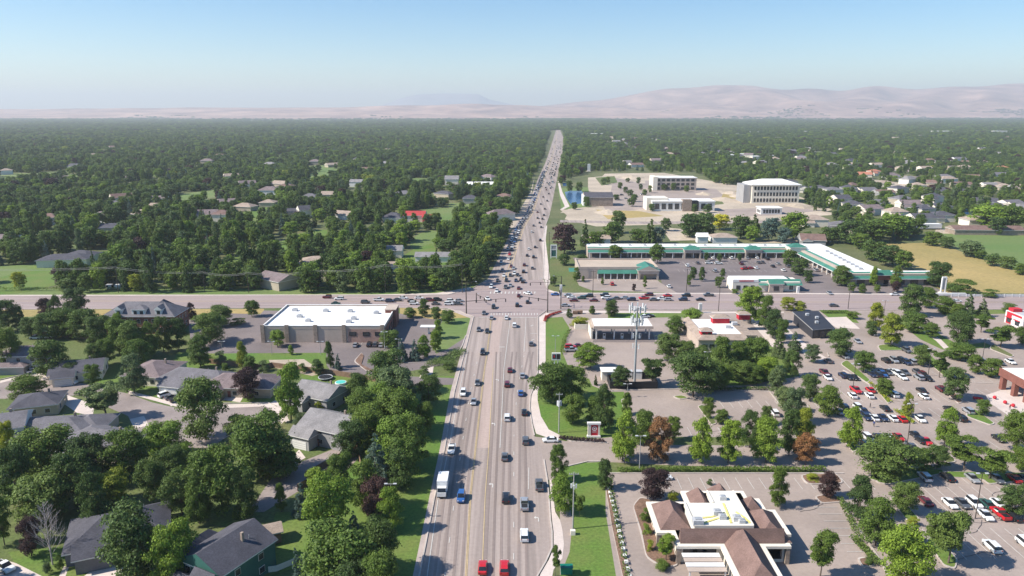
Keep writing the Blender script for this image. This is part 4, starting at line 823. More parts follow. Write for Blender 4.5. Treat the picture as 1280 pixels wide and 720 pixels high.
# suburb on the right
rs = random.Random(21)
SUB = [(1065, 262, 'rd'), (1085, 268, 'rm'), (1050, 255, 'rd'), (1098, 257, 'rg'), (1118, 272, 'rt'), (1135, 262, 'rm'), (1152, 268, 'rd'), (1172, 262, 'rd'), (1150, 280, 'rd'), (1175, 276, 'rd'), (1125, 255, 'rg'), (1165, 252, 'rd'),
       (1005, 240, 'rd'), (1022, 238, 'rd'), (1040, 243, 'rg'), (1060, 241, 'rd'), (1082, 241, 'rg'), (1104, 244, 'rb'), (1121, 241, 'rd'), (1146, 237, 'rt'), (1168, 242, 'rd'), (1092, 219, 'terra'), (1080, 223, 'terra'), (1127, 212, 'rt'), (1135, 207, 'rl'), (1205, 213, 'rt'), (1251, 214, 'terra'), (1235, 235, 'rl'), (1254, 237, 'rt'), (1272, 240, 'rt'),
       (1245, 262, 'rd'), (1262, 258, 'rg'), (1278, 266, 'rl'), (1230, 256, 'rd'), (1016, 282, 'rt'), (1014, 305, 'rb'), (1050, 290, 'rg'), (1064, 208, 'rt'), (1038, 210, 'rl'), (968, 202, 'rt'), (1000, 201, 'rl'), (1180, 226, 'rg'), (1205, 244, 'rd'), (970, 235, 'rd'), (985, 232, 'rd')]
WN = {'rd': 'dark', 'rg': 'grey', 'rm': 'mauve', 'rt': 'tan', 'rl': 'pale', 'rb': 'brown', 'terra': 'orange clay'}
SUB.sort(key=lambda q: (q[2], q[0]))
cnt = {}
for q in SUB: cnt[q[2]] = cnt.get(q[2], 0)+1
seen = {}
for px, py, rf in SUB:
    i = seen.get(rf, 0); seen[rf] = i+1
    wx = rs.uniform(14, 20); kd = rs.choice(['hip', 'hip', 'gable'])
    house('house', '%s roofed suburban house beyond the plaza and offices%s' % (WN[rf], ordinal(i, cnt[rf])), px, py, wx, rs.uniform(12, 15), rs.uniform(-25, 25), rs.choice([3.4, 5.4, 5.4]), rs.uniform(2.6, 3.6), kd, rs.choice(['cream', 'tanw', 'cream', 'greyw']), rf, [(-wx*.5, -wx*.1, -10, -4, 3.2, 2, 'gable')], group='suburban houses beyond the plaza', small=True)
house('barn', 'long low barn with brown clay roof beside the green field', 1230, 292, 48, 13, -3, 3.4, 2.6, 'gable', 'stone', 'rb', small=True, cat='barn'); house('barn', 'tan barn with dark round door behind the long low barn', 1222, 282, 22, 14, 0, 5, 3.4, 'hip', 'cream', 'rt', small=True, cat='barn')
p = S(1155, 287); b = MB(); b.box(p.x-13, p.x+13, p.y, p.y+5, .9, 3.9, mt['whitew']); b.box(p.x-12, p.x+12, p.y+.3, p.y+4.6, 0, .9, mt['black']); b.box(p.x-13.1, p.x+13.1, p.y-.1, p.y+5.1, 3.9, 4.1, mt['whiteroof']); tag(b.build('mobile_home'), 'long white mobile home at the edge of the dry field', 'mobile home')
# far pale roofs scattered over the valley
FW = [(29, 153, 2), (119, 181, 3), (160, 183, 2), (200, 176, 4), (265, 155.5, 8), (275, 166.5, 8), (122, 184, 6), (42, 190, 5), (372, 167, 5), (395, 175, 4), (360, 163.5, 6), (475, 149.8, 12), (530, 151.5, 14), (566, 164, 6), (584, 165.5, 6), (670, 148.8, 8), (668, 163, 5), (745, 169.5, 20), (624, 157, 8), (637, 165.5, 6), (855, 161, 8), (894, 169, 6), (920, 169, 9), (945, 167, 12),
      (983, 163, 14), (1003, 166, 12), (1120, 160, 9), (1145, 161, 9), (1180, 167, 22), (1222, 165.5, 12), (1235, 165.5, 8), (1252, 167, 20), (1262, 166, 10), (1075, 162, 10), (1096, 162, 10), (1018, 168, 6), (810, 159.5, 6), (912, 198, 12), (930, 197, 10), (945, 200, 9), (896, 210, 6), (965, 199, 6), (925, 167.5, 7), (1130, 207, 6), (1088, 158, 8)]
FW.sort(key=lambda q: q[0])
for i, (px, py, wpx) in enumerate(FW):
    p = S(px, py); w = wpx/PM(py); h = 9 if w > 60 else 6; w = min(w, 230); b = MB(); b.box(p.x-w/2, p.x+w/2, p.y, p.y+w*.45+8, 0, h, mt['cream' if i % 3 else 'whitew']); b.box(p.x-w/2-.5, p.x+w/2+.5, p.y-.5, p.y+w*.45+8.5, h, h+1, mt['whiteroof'])
    for k in range(4): xx = p.x-w/2+w*(k+.5)/4; b.box(xx-w*.05, xx+w*.05, p.y-.3, p.y-.01, 0, h*.6, mt['glass'])
    tag(b.build('warehouse'), 'pale flat roofed building in the distant valley%s' % ordinal(i, len(FW)), 'distant building', 'pale roofs in the distant valley')
# store corner and red drive-through at the right edge
def store():
    root = empty('big_store', (0, 0, 0)); tag(root, 'big store corner with red brick entrance canopy and pale roof, right edge', 'store')
    p = S(1249, 478, 5); q = S(1249, 462, 6); x0 = S(1251, 463, 6).x; y0 = S(1262, 506).y; y1 = S(1262, 462, 6).y; x1 = x0+60
    b = MB(); b.box(x0, x0+18.9, y0+1, y1, 4.2, 6.6, mt['brick']); b.build('fascia', root); b = MB(); b.box(x0+.5, x0+18.5, y0+1.5, y1-.5, 6.601, 6.75, mt['whiteroof']); b.build('roof', root)
    for i in range(3):
        yy = y0+1.6+(y1-y0-3)*i/2; b = MB(); b.box(x0+.2, x0+1.6, yy-.7, yy+.7, 0, 4.2, mt['brick']); b.build('column', root)
    b = MB(); b.box(x0+19, x1, y0-2, y1+1, 0, 8.5, mt['cream']); b.box(x0+18.8, x1, y0-2.3, y0-2.01, 0, 3.2, mt['brick']); b.build('wall', root); b = MB(); b.box(x0+19.4, x1, y0-1.6, y1+.6, 8.501, 8.6, mt['whiteroof']); b.build('main_roof', root)
    r = empty('drive_through_restaurant', (0, 0, 0)); tag(r, 'red and white drive-through restaurant at the right picture edge', 'restaurant')
    x0 = S(1257.5, 388, 5).x; x1 = x0+30; y0, y1 = S(1265, 412).y, S(1265, 388, 5).y; b = MB(); b.box(x0, x1, y0, y1, 0, 5.2, mt['whitew']); b.build('wall', r); b = MB(); b.box(x0-.05, x1, y0-.12, y0-.01, 4.2, 5.0, mt['redw']); b.box(x0+.5, x0+3.5, y0-.16, y0-.125, .2, 4.1, mt['redw']); b.box(x0-.13, x0-.01, y0+1, y1-1, 4.2, 5.0, mt['redw']); b.box(x0-.13, x0-.01, y1-4, y1-1, .2, 4.1, mt['redw']); b.build('red_panel', r)
    b = MB(); b.box(x0+.5, x1, y0+.5, y1-.5, 5.201, 5.35, mt['hvac']); b.build('roof', r); b = MB(); b.box(x0+.3, x0+4, y1-4, y1-1, 5.36, 6.6, mt['redw']); b.build('tower', r)
    for k in range(2): yy = y0+2+k*5; b = MB(); b.box(x0-.22, x0-.14, yy, yy+2.4, .8, 2.6, mt['glass']); b.build('window', r)
    b = MB()
    for k in range(2): yy = y0+1.5+k*5; b.box(x0-.9, x0-.23, yy, yy+3.4, 2.8, 3.0, mt['redw'])
    b.build('awning', r)
store()
# ---------------------------------------------------------------- vehicles
# side profile: stations (x along the length, z bottom, z belt, half width low); cabin: stations (x, z roof)
CARS = {'sedan': dict(L=4.7, W=1.82, body=[(-2.35, .42, .70, .70), (-2.28, .25, .86, .84), (-1.3, .2, .93, .91), (0, .2, .92, .91), (1.2, .2, .90, .91), (2.1, .22, .78, .86), (2.35, .36, .62, .70)], cab=[(-1.85, .92), (-1.15, 1.40), (.25, 1.45), (1.15, .90)], cw=.80),
        'suv': dict(L=4.8, W=1.92, body=[(-2.4, .5, .9, .8), (-2.36, .3, 1.05, .92), (-1.3, .28, 1.08, .96), (0, .28, 1.06, .96), (1.3, .28, 1.05, .96), (2.2, .3, .95, .9), (2.4, .45, .75, .76)], cab=[(-2.33, 1.06), (-2.05, 1.68), (.4, 1.74), (1.25, 1.05)], cw=.84),
        'pickup': dict(L=5.6, W=1.98, body=[(-2.8, .55, 1.0, .9), (-2.75, .4, 1.12, .97), (-1.0, .38, 1.14, .99), (0, .38, 1.12, .99), (1.5, .38, 1.14, .99), (2.6, .4, 1.05, .94), (2.8, .5, .85, .82)], cab=[(-.75, 1.12), (-.55, 1.78), (.75, 1.82), (1.5, 1.12)], cw=.86),
        'van': dict(L=5.4, W=2.0, body=[(-2.7, .4, 1.1, .95), (-2.66, .3, 1.2, 1.0), (-1.0, .3, 1.2, 1.0), (.5, .3, 1.18, 1.0), (1.6, .3, 1.15, 1.0), (2.5, .35, .95, .92), (2.7, .45, .8, .8)], cab=[(-2.68, 1.2), (-2.6, 2.2), (1.1, 2.25), (1.9, 1.15)], cw=.93)}
def car_body(t, c, one=False):
    d = CARS[t]; b = MB(); pm = paint(c)
    rings = []
    for x, z0, z1, hw in d['body']:
        rings.append([(x, -hw*.96, z0), (x, -hw, z0+(z1-z0)*.45), (x, -hw*.97, z1-.06), (x, -hw*.86, z1), (x, hw*.86, z1), (x, hw*.97, z1-.06), (x, hw, z0+(z1-z0)*.45), (x, hw*.96, z0)])
    n = 8
    for a, e in zip(rings, rings[1:]):
        for k in range(n): b.face([a[k], e[k], e[(k+1) % n], a[(k+1) % n]], pm)
    b.face(rings[0][::1], pm); b.face(rings[-1][::-1], pm)
    (x0, za), (x1, zb), (x2, zc_), (x3, zd) = d['cab']; w = d['cw']; wt = w*.80
    # roof panel and pillars
    r0 = [(x1, -wt, zb), (x2, -wt, zc_), (x2, wt, zc_), (x1, wt, zb)]
    xm = (x1+x2)/2; zm = max(zb, zc_)+.035
    b.face([(x1, -wt, zb), (xm, -wt*.96, zm), (xm, wt*.96, zm), (x1, wt, zb)], pm); b.face([(xm, -wt*.96, zm), (x2, -wt, zc_), (x2, wt, zc_), (xm, wt*.96, zm)], pm)
    for s in (-1, 1): b.face([(x1, s*wt, zb), (x2, s*wt, zc_), (xm, s*wt*.96, zm)], pm)
    if t in ('van',):
        for s in (-1, 1): b.face([(x0, s*w*1.0, za), (x2-.6, s*w, zd), (x2-.6, s*wt*1.02, zc_-.02), (x1, s*wt*1.02, zb)], pm)
        b.face([(x0-.01, -w, za), (x0-.01, w, za), (x1-.01, wt, zb), (x1-.01, -wt, zb)], pm)
    if t == 'pickup':                           # cargo bed: rim and dark well
        hw = .86*.99
        b.face([(-2.6, -hw*.86, 1.146), (-.85, -hw*.86, 1.146), (-.85, hw*.86, 1.146), (-2.6, hw*.86, 1.146)], mt['black'])
    def glassy(bb):
        g = mt['cglass']
        bb.face([(x0, -w, za), (x0, w, za), (x1, wt, zb), (x1, -wt, zb)][::-1] if False else [(x0, -w, za), (x1, -wt, zb), (x1, wt, zb), (x0, w, za)], g)
    if one: glassy_parts(b, b, b, d, t)
    return b
def glassy_parts(ws, rw, sw, d, t):
    g = mt['cglass']; (x0, za), (x1, zb), (x2, zc_), (x3, zd) = d['cab']; w = d['cw']; wt = w*.80; za -= .01; zd -= .01
    ws.face([(x3, -w, zd), (x3, w, zd), (x2, wt, zc_), (x2, -wt, zc_)], g)
    if t != 'van': rw.face([(x0, -w, za), (x1, -wt, zb), (x1, wt, zb), (x0, w, za)], g)
    for s in (-1, 1):
        if t == 'van': q = [(x2-.58, s*w, zd), (x3, s*w, zd), (x2, s*wt, zc_), (x2-.58, s*wt, zc_)]
        else: q = [(x0, s*w, za), (x3, s*w, zd), (x2, s*wt, zc_), (x1, s*wt, zb)]
        sw.face(q if s < 0 else q[::-1], g)
cache = {}
def mesh_of(key, fn):
    if key not in cache: cache[key] = fn()
    return cache[key]
def wheel_mb(x, s, d, t):
    r = .33 if t == 'sedan' else .38; b = MB(); y = s*(d['W']/2-.02)
    b.tube((x, y-s*.2, r), (x, y+s*.03, r), r, r, mt['tyre'], 10); return b, (x, y, r)
def proto_one(t, c):
    d = CARS[t]; b = car_body(t, c, True)
    for x in (-d['L']*.3, d['L']*.31):
        for s in (-1, 1): w, q = wheel_mb(x, s, d, t); b_merge(b, w)
    hx = d['L']/2
    for s in (-1, 1): b.box(hx-.06, hx+.01, s*.62-.16, s*.62+.16, .58, .72, mt['lamp']); b.box(-hx-.01, -hx+.1, s*.66-.12, s*.66+.12, .62, .82, mt['tail'])
    return b.mesh(t+'_'+c)
def b_merge(a, o):
    i = len(a.v); a.v += o.v
    for f, m in zip(o.f, o.m): a.f.append(tuple(i+k for k in f)); a.m.append(a.mi(o.mats[m]))
def truck_parts():
    P = []; W = MB(); W.box(1.35, 3.2, -1.05, 1.05, .55, 1.55, paint('white')); W.box(1.35, 2.55, -.98, .98, 1.55, 2.35, paint('white')); W.box(-3.4, 3.1, -.5, .5, .45, .75, mt['black']); P.append(('cab', W))
    W = MB(); W.box(-3.6, 1.2, -1.2, 1.2, .9, 3.35, paint('white')); W.box(-3.62, 1.22, -1.22, 1.22, .86, .96, mt['hvac']); P.append(('cargo_box', W))
    W = MB(); W.face([(3.05, -.95, 1.56), (3.05, .95, 1.56), (2.56, .9, 2.33), (2.56, -.9, 2.33)], mt['cglass']); W.box(2.5, 3.0, -.99, .99, 1.551, 1.56, mt['cglass']); P.append(('windshield', W))
    for x in (-2.3, 2.3):
        for s in (-1, 1): w = MB(); w.tube((x, s*.85, .45), (x, s*1.12, .45), .45, .45, mt['tyre'], 10); P.append(('wheel', w))
    for s in (-1, 1): w = MB(); w.box(3.19, 3.23, s*.75-.14, s*.75+.14, .8, .98, mt['lamp']); P.append(('headlight', w))
    return P
HEAD = {}
def car_parts(t, c):
    if t == 'truck': return [(n, b.mesh(n), []) for n, b in truck_parts()]
    d = CARS[t]; P = [('body', car_body(t, c).mesh('body'), [])]
    a, r, s = MB(), MB(), MB(); glassy_parts(a, r, s, d, t); P.append(('windshield', a.mesh('windshield'), []))
    if r.v: P.append(('rear_window', r.mesh('rear_window'), []))
    P.append(('side_windows', s.mesh('side_windows'), []))
    for x in (-d['L']*.3, d['L']*.31):
        for k in (-1, 1): w, q = wheel_mb(x, k, d, t); rm = MB(); rm.tube((q[0], q[1]+k*.031, q[2]), (q[0], q[1]+k*.05, q[2]), q[2]*.6, q[2]*.55, mt['rim'], 8); P.append(('wheel', w.mesh('wheel'), [('rim', rm.mesh('rim'))]))
    hx = d['L']/2; zz = .58 if t == 'sedan' else .75
    for k in (-1, 1): w = MB(); w.box(hx-.08, hx+.012, k*.62-.17, k*.62+.17, zz, zz+.15, mt['lamp']); P.append(('headlight', w.mesh('headlight'), [])); w = MB(); w.box(-hx-.012, -hx+.1, k*.68-.12, k*.68+.12, zz+.04, zz+.26, mt['tail']); P.append(('tail_light', w.mesh('tail_light'), []))
    return P
HN = math.pi/2; HS = -math.pi/2; DG = math.atan2(.85, -.53); DGs = DG-math.pi
# (px, py, type, colour, heading, spot)
C = []
def put_cars(ctx, cat_ctx, rows, h, group):
    for r in rows: C.append((r[0], r[1], r[2], r[3], r[4] if len(r) > 4 else h, ctx, group))
put_cars('coming down the near road', 0, [(553.5, 616, 'truck', 'white'), (576.5, 625, 'suv', 'blue'), (564.5, 565, 'pickup', 'white'), (579, 494, 'suv', 'white'), (592, 505, 'sedan', 'silver'), (597, 481, 'sedan', 'grey'), (603.5, 443, 'suv', 'black'), (598.5, 414, 'sedan', 'grey'), (609, 416, 'sedan', 'black')], HS, 'cars on the main road')
put_cars('driving up the near road', 0, [(631, 574, 'sedan', 'grey'), (632.5, 626, 'suv', 'black'), (674, 610, 'pickup', 'grey'), (655.5, 634, 'pickup', 'silver'), (655.5, 673, 'suv', 'white'), (603.5, 713, 'sedan', 'red'), (630.5, 714, 'suv', 'red'), (598, 735, 'sedan', 'white'), (634, 483, 'suv', 'maroon'), (637.5, 465, 'sedan', 'maroon'),
    (653, 472, 'sedan', 'silver'), (651, 494, 'sedan', 'blue'), (634, 525, 'suv', 'white'), (655.5, 518, 'sedan', 'black'), (657, 554, 'suv', 'grey'), (643, 409, 'suv', 'white'), (664, 432, 'sedan', 'grey'), (633, 399, 'sedan', 'white'), (614.5, 399, 'sedan', 'silver')], HN, 'cars on the main road')
put_cars('turning in at the entrance road', 0, [(688, 553, 'sedan', 'white', math.pi)], 0, 'cars on the main road')
put_cars('crossing the junction', 0, [(605, 393, 'sedan', 'grey', HS), (617, 385.5, 'suv', 'black', HS), (609.5, 375, 'sedan', 'white', HS+.3), (646.5, 383, 'suv', 'black', HN), (659.5, 379, 'sedan', 'black', HN), (648.5, 371, 'sedan', 'maroon', HN), (659.5, 368, 'sedan', 'white', HN+.9)], HN, 'cars in the junction')
put_cars('waiting beyond the junction in shade', 0, [(614, 360, 'suv', 'white'), (621, 365, 'sedan', 'white'), (632, 360.5, 'pickup', 'grey'), (638, 358.5, 'sedan', 'silver'), (626.5, 329, 'suv', 'white'), (637, 319, 'suv', 'red'), (635.5, 325, 'sedan', 'white'), (639, 334, 'sedan', 'maroon'), (642, 336.5, 'sedan', 'silver'), (643, 343.5, 'suv', 'white'), (638, 345.5, 'sedan', 'black'),
    (647, 345, 'sedan', 'black'), (628, 339, 'sedan', 'grey'), (639.5, 297, 'suv', 'white'), (645, 352, 'sedan', 'navy'), (633, 352, 'suv', 'black'), (622, 352, 'sedan', 'black'), (630, 346, 'sedan', 'white')], HS-.06, 'cars beyond the junction')
put_cars('driving away beyond the junction', 0, [(669, 310, 'sedan', 'black'), (661, 312.5, 'sedan', 'white'), (659, 320.5, 'sedan', 'black'), (667, 322.5, 'suv', 'black'), (655.5, 332.5, 'suv', 'maroon'), (665.5, 336.5, 'sedan', 'grey'), (654.5, 341, 'suv', 'black'), (651.5, 350.5, 'suv', 'black'), (648.5, 361.5, 'sedan', 'maroon'), (653.5, 353.5, 'suv', 'black'),
    (664.5, 291, 'sedan', 'white'), (675.5, 301.5, 'suv', 'black'), (667, 283, 'sedan', 'grey'), (674.5, 279.5, 'sedan', 'black'), (676.5, 285, 'sedan', 'grey'), (672, 273.5, 'sedan', 'black'), (678, 274.5, 'sedan', 'black'), (680, 270, 'suv', 'black'), (672, 266, 'sedan', 'maroon'), (681, 262, 'sedan', 'black'), (676, 256, 'sedan', 'grey'), (684, 252, 'suv', 'black'), (679, 247, 'sedan', 'black'), (686, 243, 'sedan', 'black'), (688, 236, 'sedan', 'navy'), (683, 238, 'sedan', 'maroon'), (690, 228, 'sedan', 'black'), (686, 231, 'suv', 'grey'), (692, 220, 'sedan', 'black'), (694, 212, 'sedan', 'black'), (690, 216, 'sedan', 'grey')], HN-.06, 'cars beyond the junction')
# the two standing queues further back
rq = random.Random(4); q = []
for lane, x_of in ((0, .13), (1, .23)):
    y = 313.0
    while y > 215:
        xs1_ = np.interp(y, [p[1] for p in FL[::-1]], [p[0] for p in FL[::-1]]); xs2_ = np.interp(y, [152, 172, 190, 210, 230, 255, 268, 285, 300, 350], [698, 704, 703, 699, 695, 690, 687, 681, 680, 679])
        q.append((xs1_+(xs2_-xs1_)*x_of, y, rq.choice(['sedan', 'suv', 'suv', 'sedan', 'pickup']), rq.choice(['black', 'white', 'grey', 'navy', 'silver', 'white', 'blue', 'black'])))
        p = S(640, y).y+rq.uniform(7.5, 11) + (8 if y < 262 else 0); y = 360+FP*math.tan(math.atan(CH/p)-PITCH)
put_cars('in the standing far queue', 0, q, HS-.06, 'cars in the far queue')
put_cars('queueing west of the junction', 0, [(409, 373, 'suv', 'maroon', math.pi), (424, 375, 'suv', 'white', math.pi), (420, 381, 'sedan', 'green'), (457, 379.5, 'suv', 'grey'), (473.5, 376.5, 'pickup', 'white'), (487.5, 378, 'suv', 'navy'), (497, 376.5, 'sedan', 'grey'), (504, 374, 'sedan', 'white'), (515, 378, 'sedan', 'black'), (517.5, 381, 'suv', 'white'), (524, 374, 'sedan', 'white'), (537.5, 377, 'suv', 'maroon'), (547, 376.5, 'suv', 'black'), (545, 381.5, 'sedan', 'grey'), (564, 378, 'suv', 'white'), (561, 381.5, 'suv', 'white'), (574, 377.5, 'sedan', 'silver'), (573, 381.5, 'sedan', 'grey')], 0, 'cars on the cross road')
put_cars('queueing east of the junction', 0, [(694, 369.5, 'sedan', 'blue'), (714, 373, 'sedan', 'white'), (710, 370.5, 'sedan', 'silver'), (717, 377, 'sedan', 'maroon'), (727, 374, 'suv', 'green'), (736, 371.5, 'suv', 'black'), (742, 377, 'sedan', 'maroon'), (755.5, 370.5, 'suv', 'black'), (757, 374, 'suv', 'white'), (763, 377, 'sedan', 'black'), (770, 374.5, 'sedan', 'grey'), (781, 374, 'sedan', 'silver'), (789, 376, 'suv', 'navy'), (805, 374.5, 'pickup', 'red'), (811, 370, 'suv', 'maroon'), (816.5, 376, 'sedan', 'grey'), (827, 375, 'sedan', 'white'), (834.5, 376, 'sedan', 'silver'), (834, 371, 'sedan', 'red'), (857.5, 371, 'suv', 'black'), (853.5, 376, 'suv', 'navy'), (875, 376, 'sedan', 'black'), (885.5, 370.5, 'pickup', 'grey'), (707, 383.5, 'sedan', 'silver', 0), (1042, 383.5, 'sedan', 'grey', 0), (1037, 368, 'sedan', 'silver', HS), (1196, 378, 'sedan', 'white', 0), (1118, 369.5, 'sedan', 'white')], math.pi, 'cars on the cross road')
lot = [(1107, 453, 'black'), (1117.5, 453, 'silver'), (1127, 453.5, 'black'), (1133, 455.5, 'navy'), (1140, 455, 'silver'), (1097, 471, 'black'), (1090, 470.5, 'navy'), (1103, 470.5, 'blue'), (1110, 468, 'grey'), (1116, 466.5, 'white'), (1128, 474, 'white'), (1131, 468, 'grey'), (1122, 470, 'white'), (1146, 467, 'grey'), (1148.5, 474.5, 'silver'), (1154, 471.5, 'maroon'), (1159.5, 475.5, 'black'),
       (1053.5, 472, 'navy'), (1061, 474, 'black'), (1068, 474.5, 'black'), (1034.5, 474.5, 'white'), (1030.5, 468.5, 'maroon'), (1069.5, 490.5, 'red'), (1065.5, 497, 'white'), (1087.5, 490, 'red'), (1086.5, 497, 'white'), (1117, 496, 'white'), (1112, 492, 'navy'), (1151.5, 490.5, 'black'), (1154.5, 498, 'white'), (1175.5, 489, 'maroon'), (1182, 492.5, 'black'), (1035, 453.5, 'grey'),
       (1106, 513, 'black'), (1092.5, 525, 'white'), (1083, 524, 'navy'), (1103.5, 525, 'navy'), (1116, 525.5, 'white'), (1127, 526.5, 'red'), (1150, 526.5, 'white'), (1186, 514, 'black'), (1200.5, 525.5, 'black'), (1194, 520, 'black'), (1210, 516.5, 'silver'), (1048, 517, 'silver'), (1055, 512, 'navy'), (1073, 513, 'white'), (1080, 517, 'navy'), (1085, 551, 'white'), (1098, 550, 'black'), (1110.5, 550.5, 'white'), (1123, 549.5, 'red'),
       (1144, 547, 'black'), (1150.5, 553, 'black'), (1157.5, 554.5, 'red'), (1083, 561, 'grey'), (1093, 561, 'white'), (1138.5, 561, 'grey'), (1248, 551, 'black'), (1155.5, 599.5, 'white'), (1184, 599.5, 'black'), (1215, 601, 'silver'), (1246, 602, 'grey'), (1267, 601, 'red'), (1279, 602, 'grey'), (1156.5, 630, 'maroon'), (1187, 632.5, 'white'), (1202.5, 632.5, 'grey'), (1217.5, 632.5, 'white'), (1233, 633, 'green'), (1248, 633, 'white'),
       (1231.5, 647.5, 'white'), (1250, 646, 'red'), (1267, 649, 'black'), (1239.5, 687, 'white'), (1282, 684, 'white'), (1225, 453.5, 'silver'), (1250, 456, 'grey'), (1263, 454.5, 'white'), (1133, 440.5, 'grey'), (1092, 419.5, 'grey'), (968, 519, 'white'), (1056, 448, 'silver'), (1072, 429, 'silver')]
rt_ = random.Random(8); rows = []
for x, y, c in lot:
    t = {'red': 'sedan'}.get(c, rt_.choice(['sedan', 'suv', 'sedan', 'suv', 'sedan']))
    if (x, y) in ((1030.5, 468.5), (1069.5, 490.5), (1250, 646), (968, 519)): t = 'pickup' if x != 968 else 'suv'
    rows.append((x, y, t, c, (HN if rt_.random() < .45 else HS)+rt_.uniform(-.04, .04)))
def near(y): return 'in the car park upper rows' if y < 480 else 'in the car park middle rows' if y < 508 else 'in the car park central rows' if y < 540 else 'in the car park lower rows' if y < 590 else 'in the car park bottom rows'
for r in rows: put_cars(near(r[1]), 0, [r], 0, 'cars in the big car park')
put_cars('parked outside the pharmacy', 0, [(444.5, 433.5, 'sedan', 'silver'), (462, 433, 'suv', 'black'), (469.5, 433, 'suv', 'grey'), (477, 433.5, 'sedan', 'silver'), (484, 434, 'sedan', 'white')], HN, 'cars by the pharmacy')
put_cars('parked on the curved neighbourhood street', 0, [(88.5, 481, 'suv', 'white', 0), (119, 485.5, 'sedan', 'grey', math.pi-.1), (89, 469.5, 'pickup', 'black', .7), (42, 466, 'sedan', 'white', .8), (207, 496, 'suv', 'white', .9), (214.5, 499, 'sedan', 'grey', .9), (222, 501.5, 'pickup', 'black', .9), (6, 713, 'pickup', 'white', -.5), (9, 602, 'suv', 'grey', -1.2), (60, 423, 'sedan', 'white', 0), (45, 424, 'sedan', 'white', 0)], 0, 'cars in the neighbourhood')
put_cars('parked in the plaza car park', 0, [(891, 323.5, 'sedan', 'white'), (886, 330, 'suv', 'white', 0), (898, 330.5, 'suv', 'white', 0), (859, 333.5, 'suv', 'white'), (866, 341.5, 'suv', 'white'), (893.5, 340, 'suv', 'silver'), (926.5, 331, 'suv', 'maroon'), (931, 337, 'pickup', 'red', .5), (938, 336.5, 'sedan', 'red', .4), (945, 336, 'sedan', 'white'), (972.5, 331, 'sedan', 'silver'), (959, 325, 'suv', 'black'), (946, 323.5, 'sedan', 'white'), (953, 329, 'sedan', 'grey'), (1019.5, 339, 'suv', 'silver'), (979, 339, 'sedan', 'white'), (765, 356.5, 'suv', 'red'), (836, 359.5, 'sedan', 'white'), (966, 334, 'sedan', 'black'), (948, 329.5, 'sedan', 'grey'), (985, 334, 'suv', 'grey'), (905, 323.5, 'sedan', 'grey'), (914, 324, 'suv', 'white'), (934, 324, 'sedan', 'silver'), (872, 330, 'sedan', 'grey'), (879, 341, 'sedan', 'black'), (903, 341, 'sedan', 'grey')], HN, 'cars in the plaza car park')
put_cars('parked beside the fuel station', 0, [(713, 436, 'suv', 'red', .1), (714, 440, 'pickup', 'silver', .1), (724, 434.5, 'sedan', 'maroon', .1), (806, 397.5, 'sedan', 'white', .2), (812, 396.5, 'sedan', 'black', .2)], 0, 'cars by the fuel station')
put_cars('parked at the brown roofed building', 0, [(829, 600, 'sedan', 'white', .1)], 0, 'cars at the bank')
put_cars('parked outside the offices on the construction site', 0, [(776+i*6.5+rq.uniform(-2, 2), 247+rq.uniform(-9, 9), rq.choice(['sedan', 'suv']), rq.choice(['white', 'grey', 'silver', 'navy'])) for i in range(5)], .4, 'cars at the offices')
CS = (.90, .95, .94)
NM = {'sedan': 'car', 'suv': 'suv', 'pickup': 'pickup_truck', 'van': 'van', 'truck': 'box_truck'}; LB = {'sedan': 'sedan', 'suv': 'tall SUV', 'pickup': 'pickup truck', 'van': 'van', 'truck': 'box truck'}
groups = {}
for i, c in enumerate(C): groups.setdefault((c[2], c[3], c[5]), []).append(i)
lab = {}
for k, ix in groups.items():
    ix.sort(key=lambda i: C[i][0])
    for j, i in enumerate(ix): lab[i] = '%s %s %s%s' % ({'grey': 'dark grey'}.get(k[1], k[1]), LB[k[0]], k[2], ordinal(j, len(ix)))
print('CARS', len(C))
for i, (px, py, t, c, h, ctx, grp) in enumerate(C):
    p = S(px, py-.6 if py > 400 else py-.2); loc = (p.x, p.y, ZM+.004)
    cat = {'sedan': 'car', 'suv': 'car', 'pickup': 'pickup truck', 'van': 'van', 'truck': 'truck'}[t]
    if py < 507 and not (px < 700 and py > 440):
        me = mesh_of(('one', t, c), lambda: proto_one(t, c)); o = put(NM[t], me, None, loc, h, CS)
    else:
        o = empty(NM[t], loc, h); o.scale = CS if t != 'truck' else (1, 1, 1)
        for nm, me, sub in mesh_of(('parts', t, c), lambda: car_parts(t, c)):
            q = put(nm, me, o)
            for n2, m2 in sub: put(n2, m2, q)
    tag(o, lab[i], cat, grp)

# the thinning traffic nearer the horizon, too small and many to tell apart
b = MB(); 
for k in range(130):
    y = 176+60*rq.random(); f = rq.choice([.2, .3, .55, .68, .82]); x0_ = np.interp(y, [p[1] for p in FL[::-1]], [p[0] for p in FL[::-1]]); x1_ = np.interp(y, [152, 172, 190, 210, 230, 255], [698, 704, 703, 699, 695, 690]); p = S(x0_+(x1_-x0_)*f, y)
    T = Matrix.Translation((p.x, p.y, ZM)) @ Matrix.Rotation(-.06, 4, 'Z'); m = paint(rq.choice(['black', 'white', 'grey', 'navy', 'silver'])); b.box(-.9, .9, -2.2, 2.2, .25, .9, m, T); b.box(-.75, .75, -1.6, .9, .9, 1.5, mt['cglass'], T)
tag(b.build('distant_traffic'), kind='stuff')
# ---------------------------------------------------------------- street furniture
def single(b, name, label, cat, group=None): o = b.build(name); return tag(o, label, cat, group)
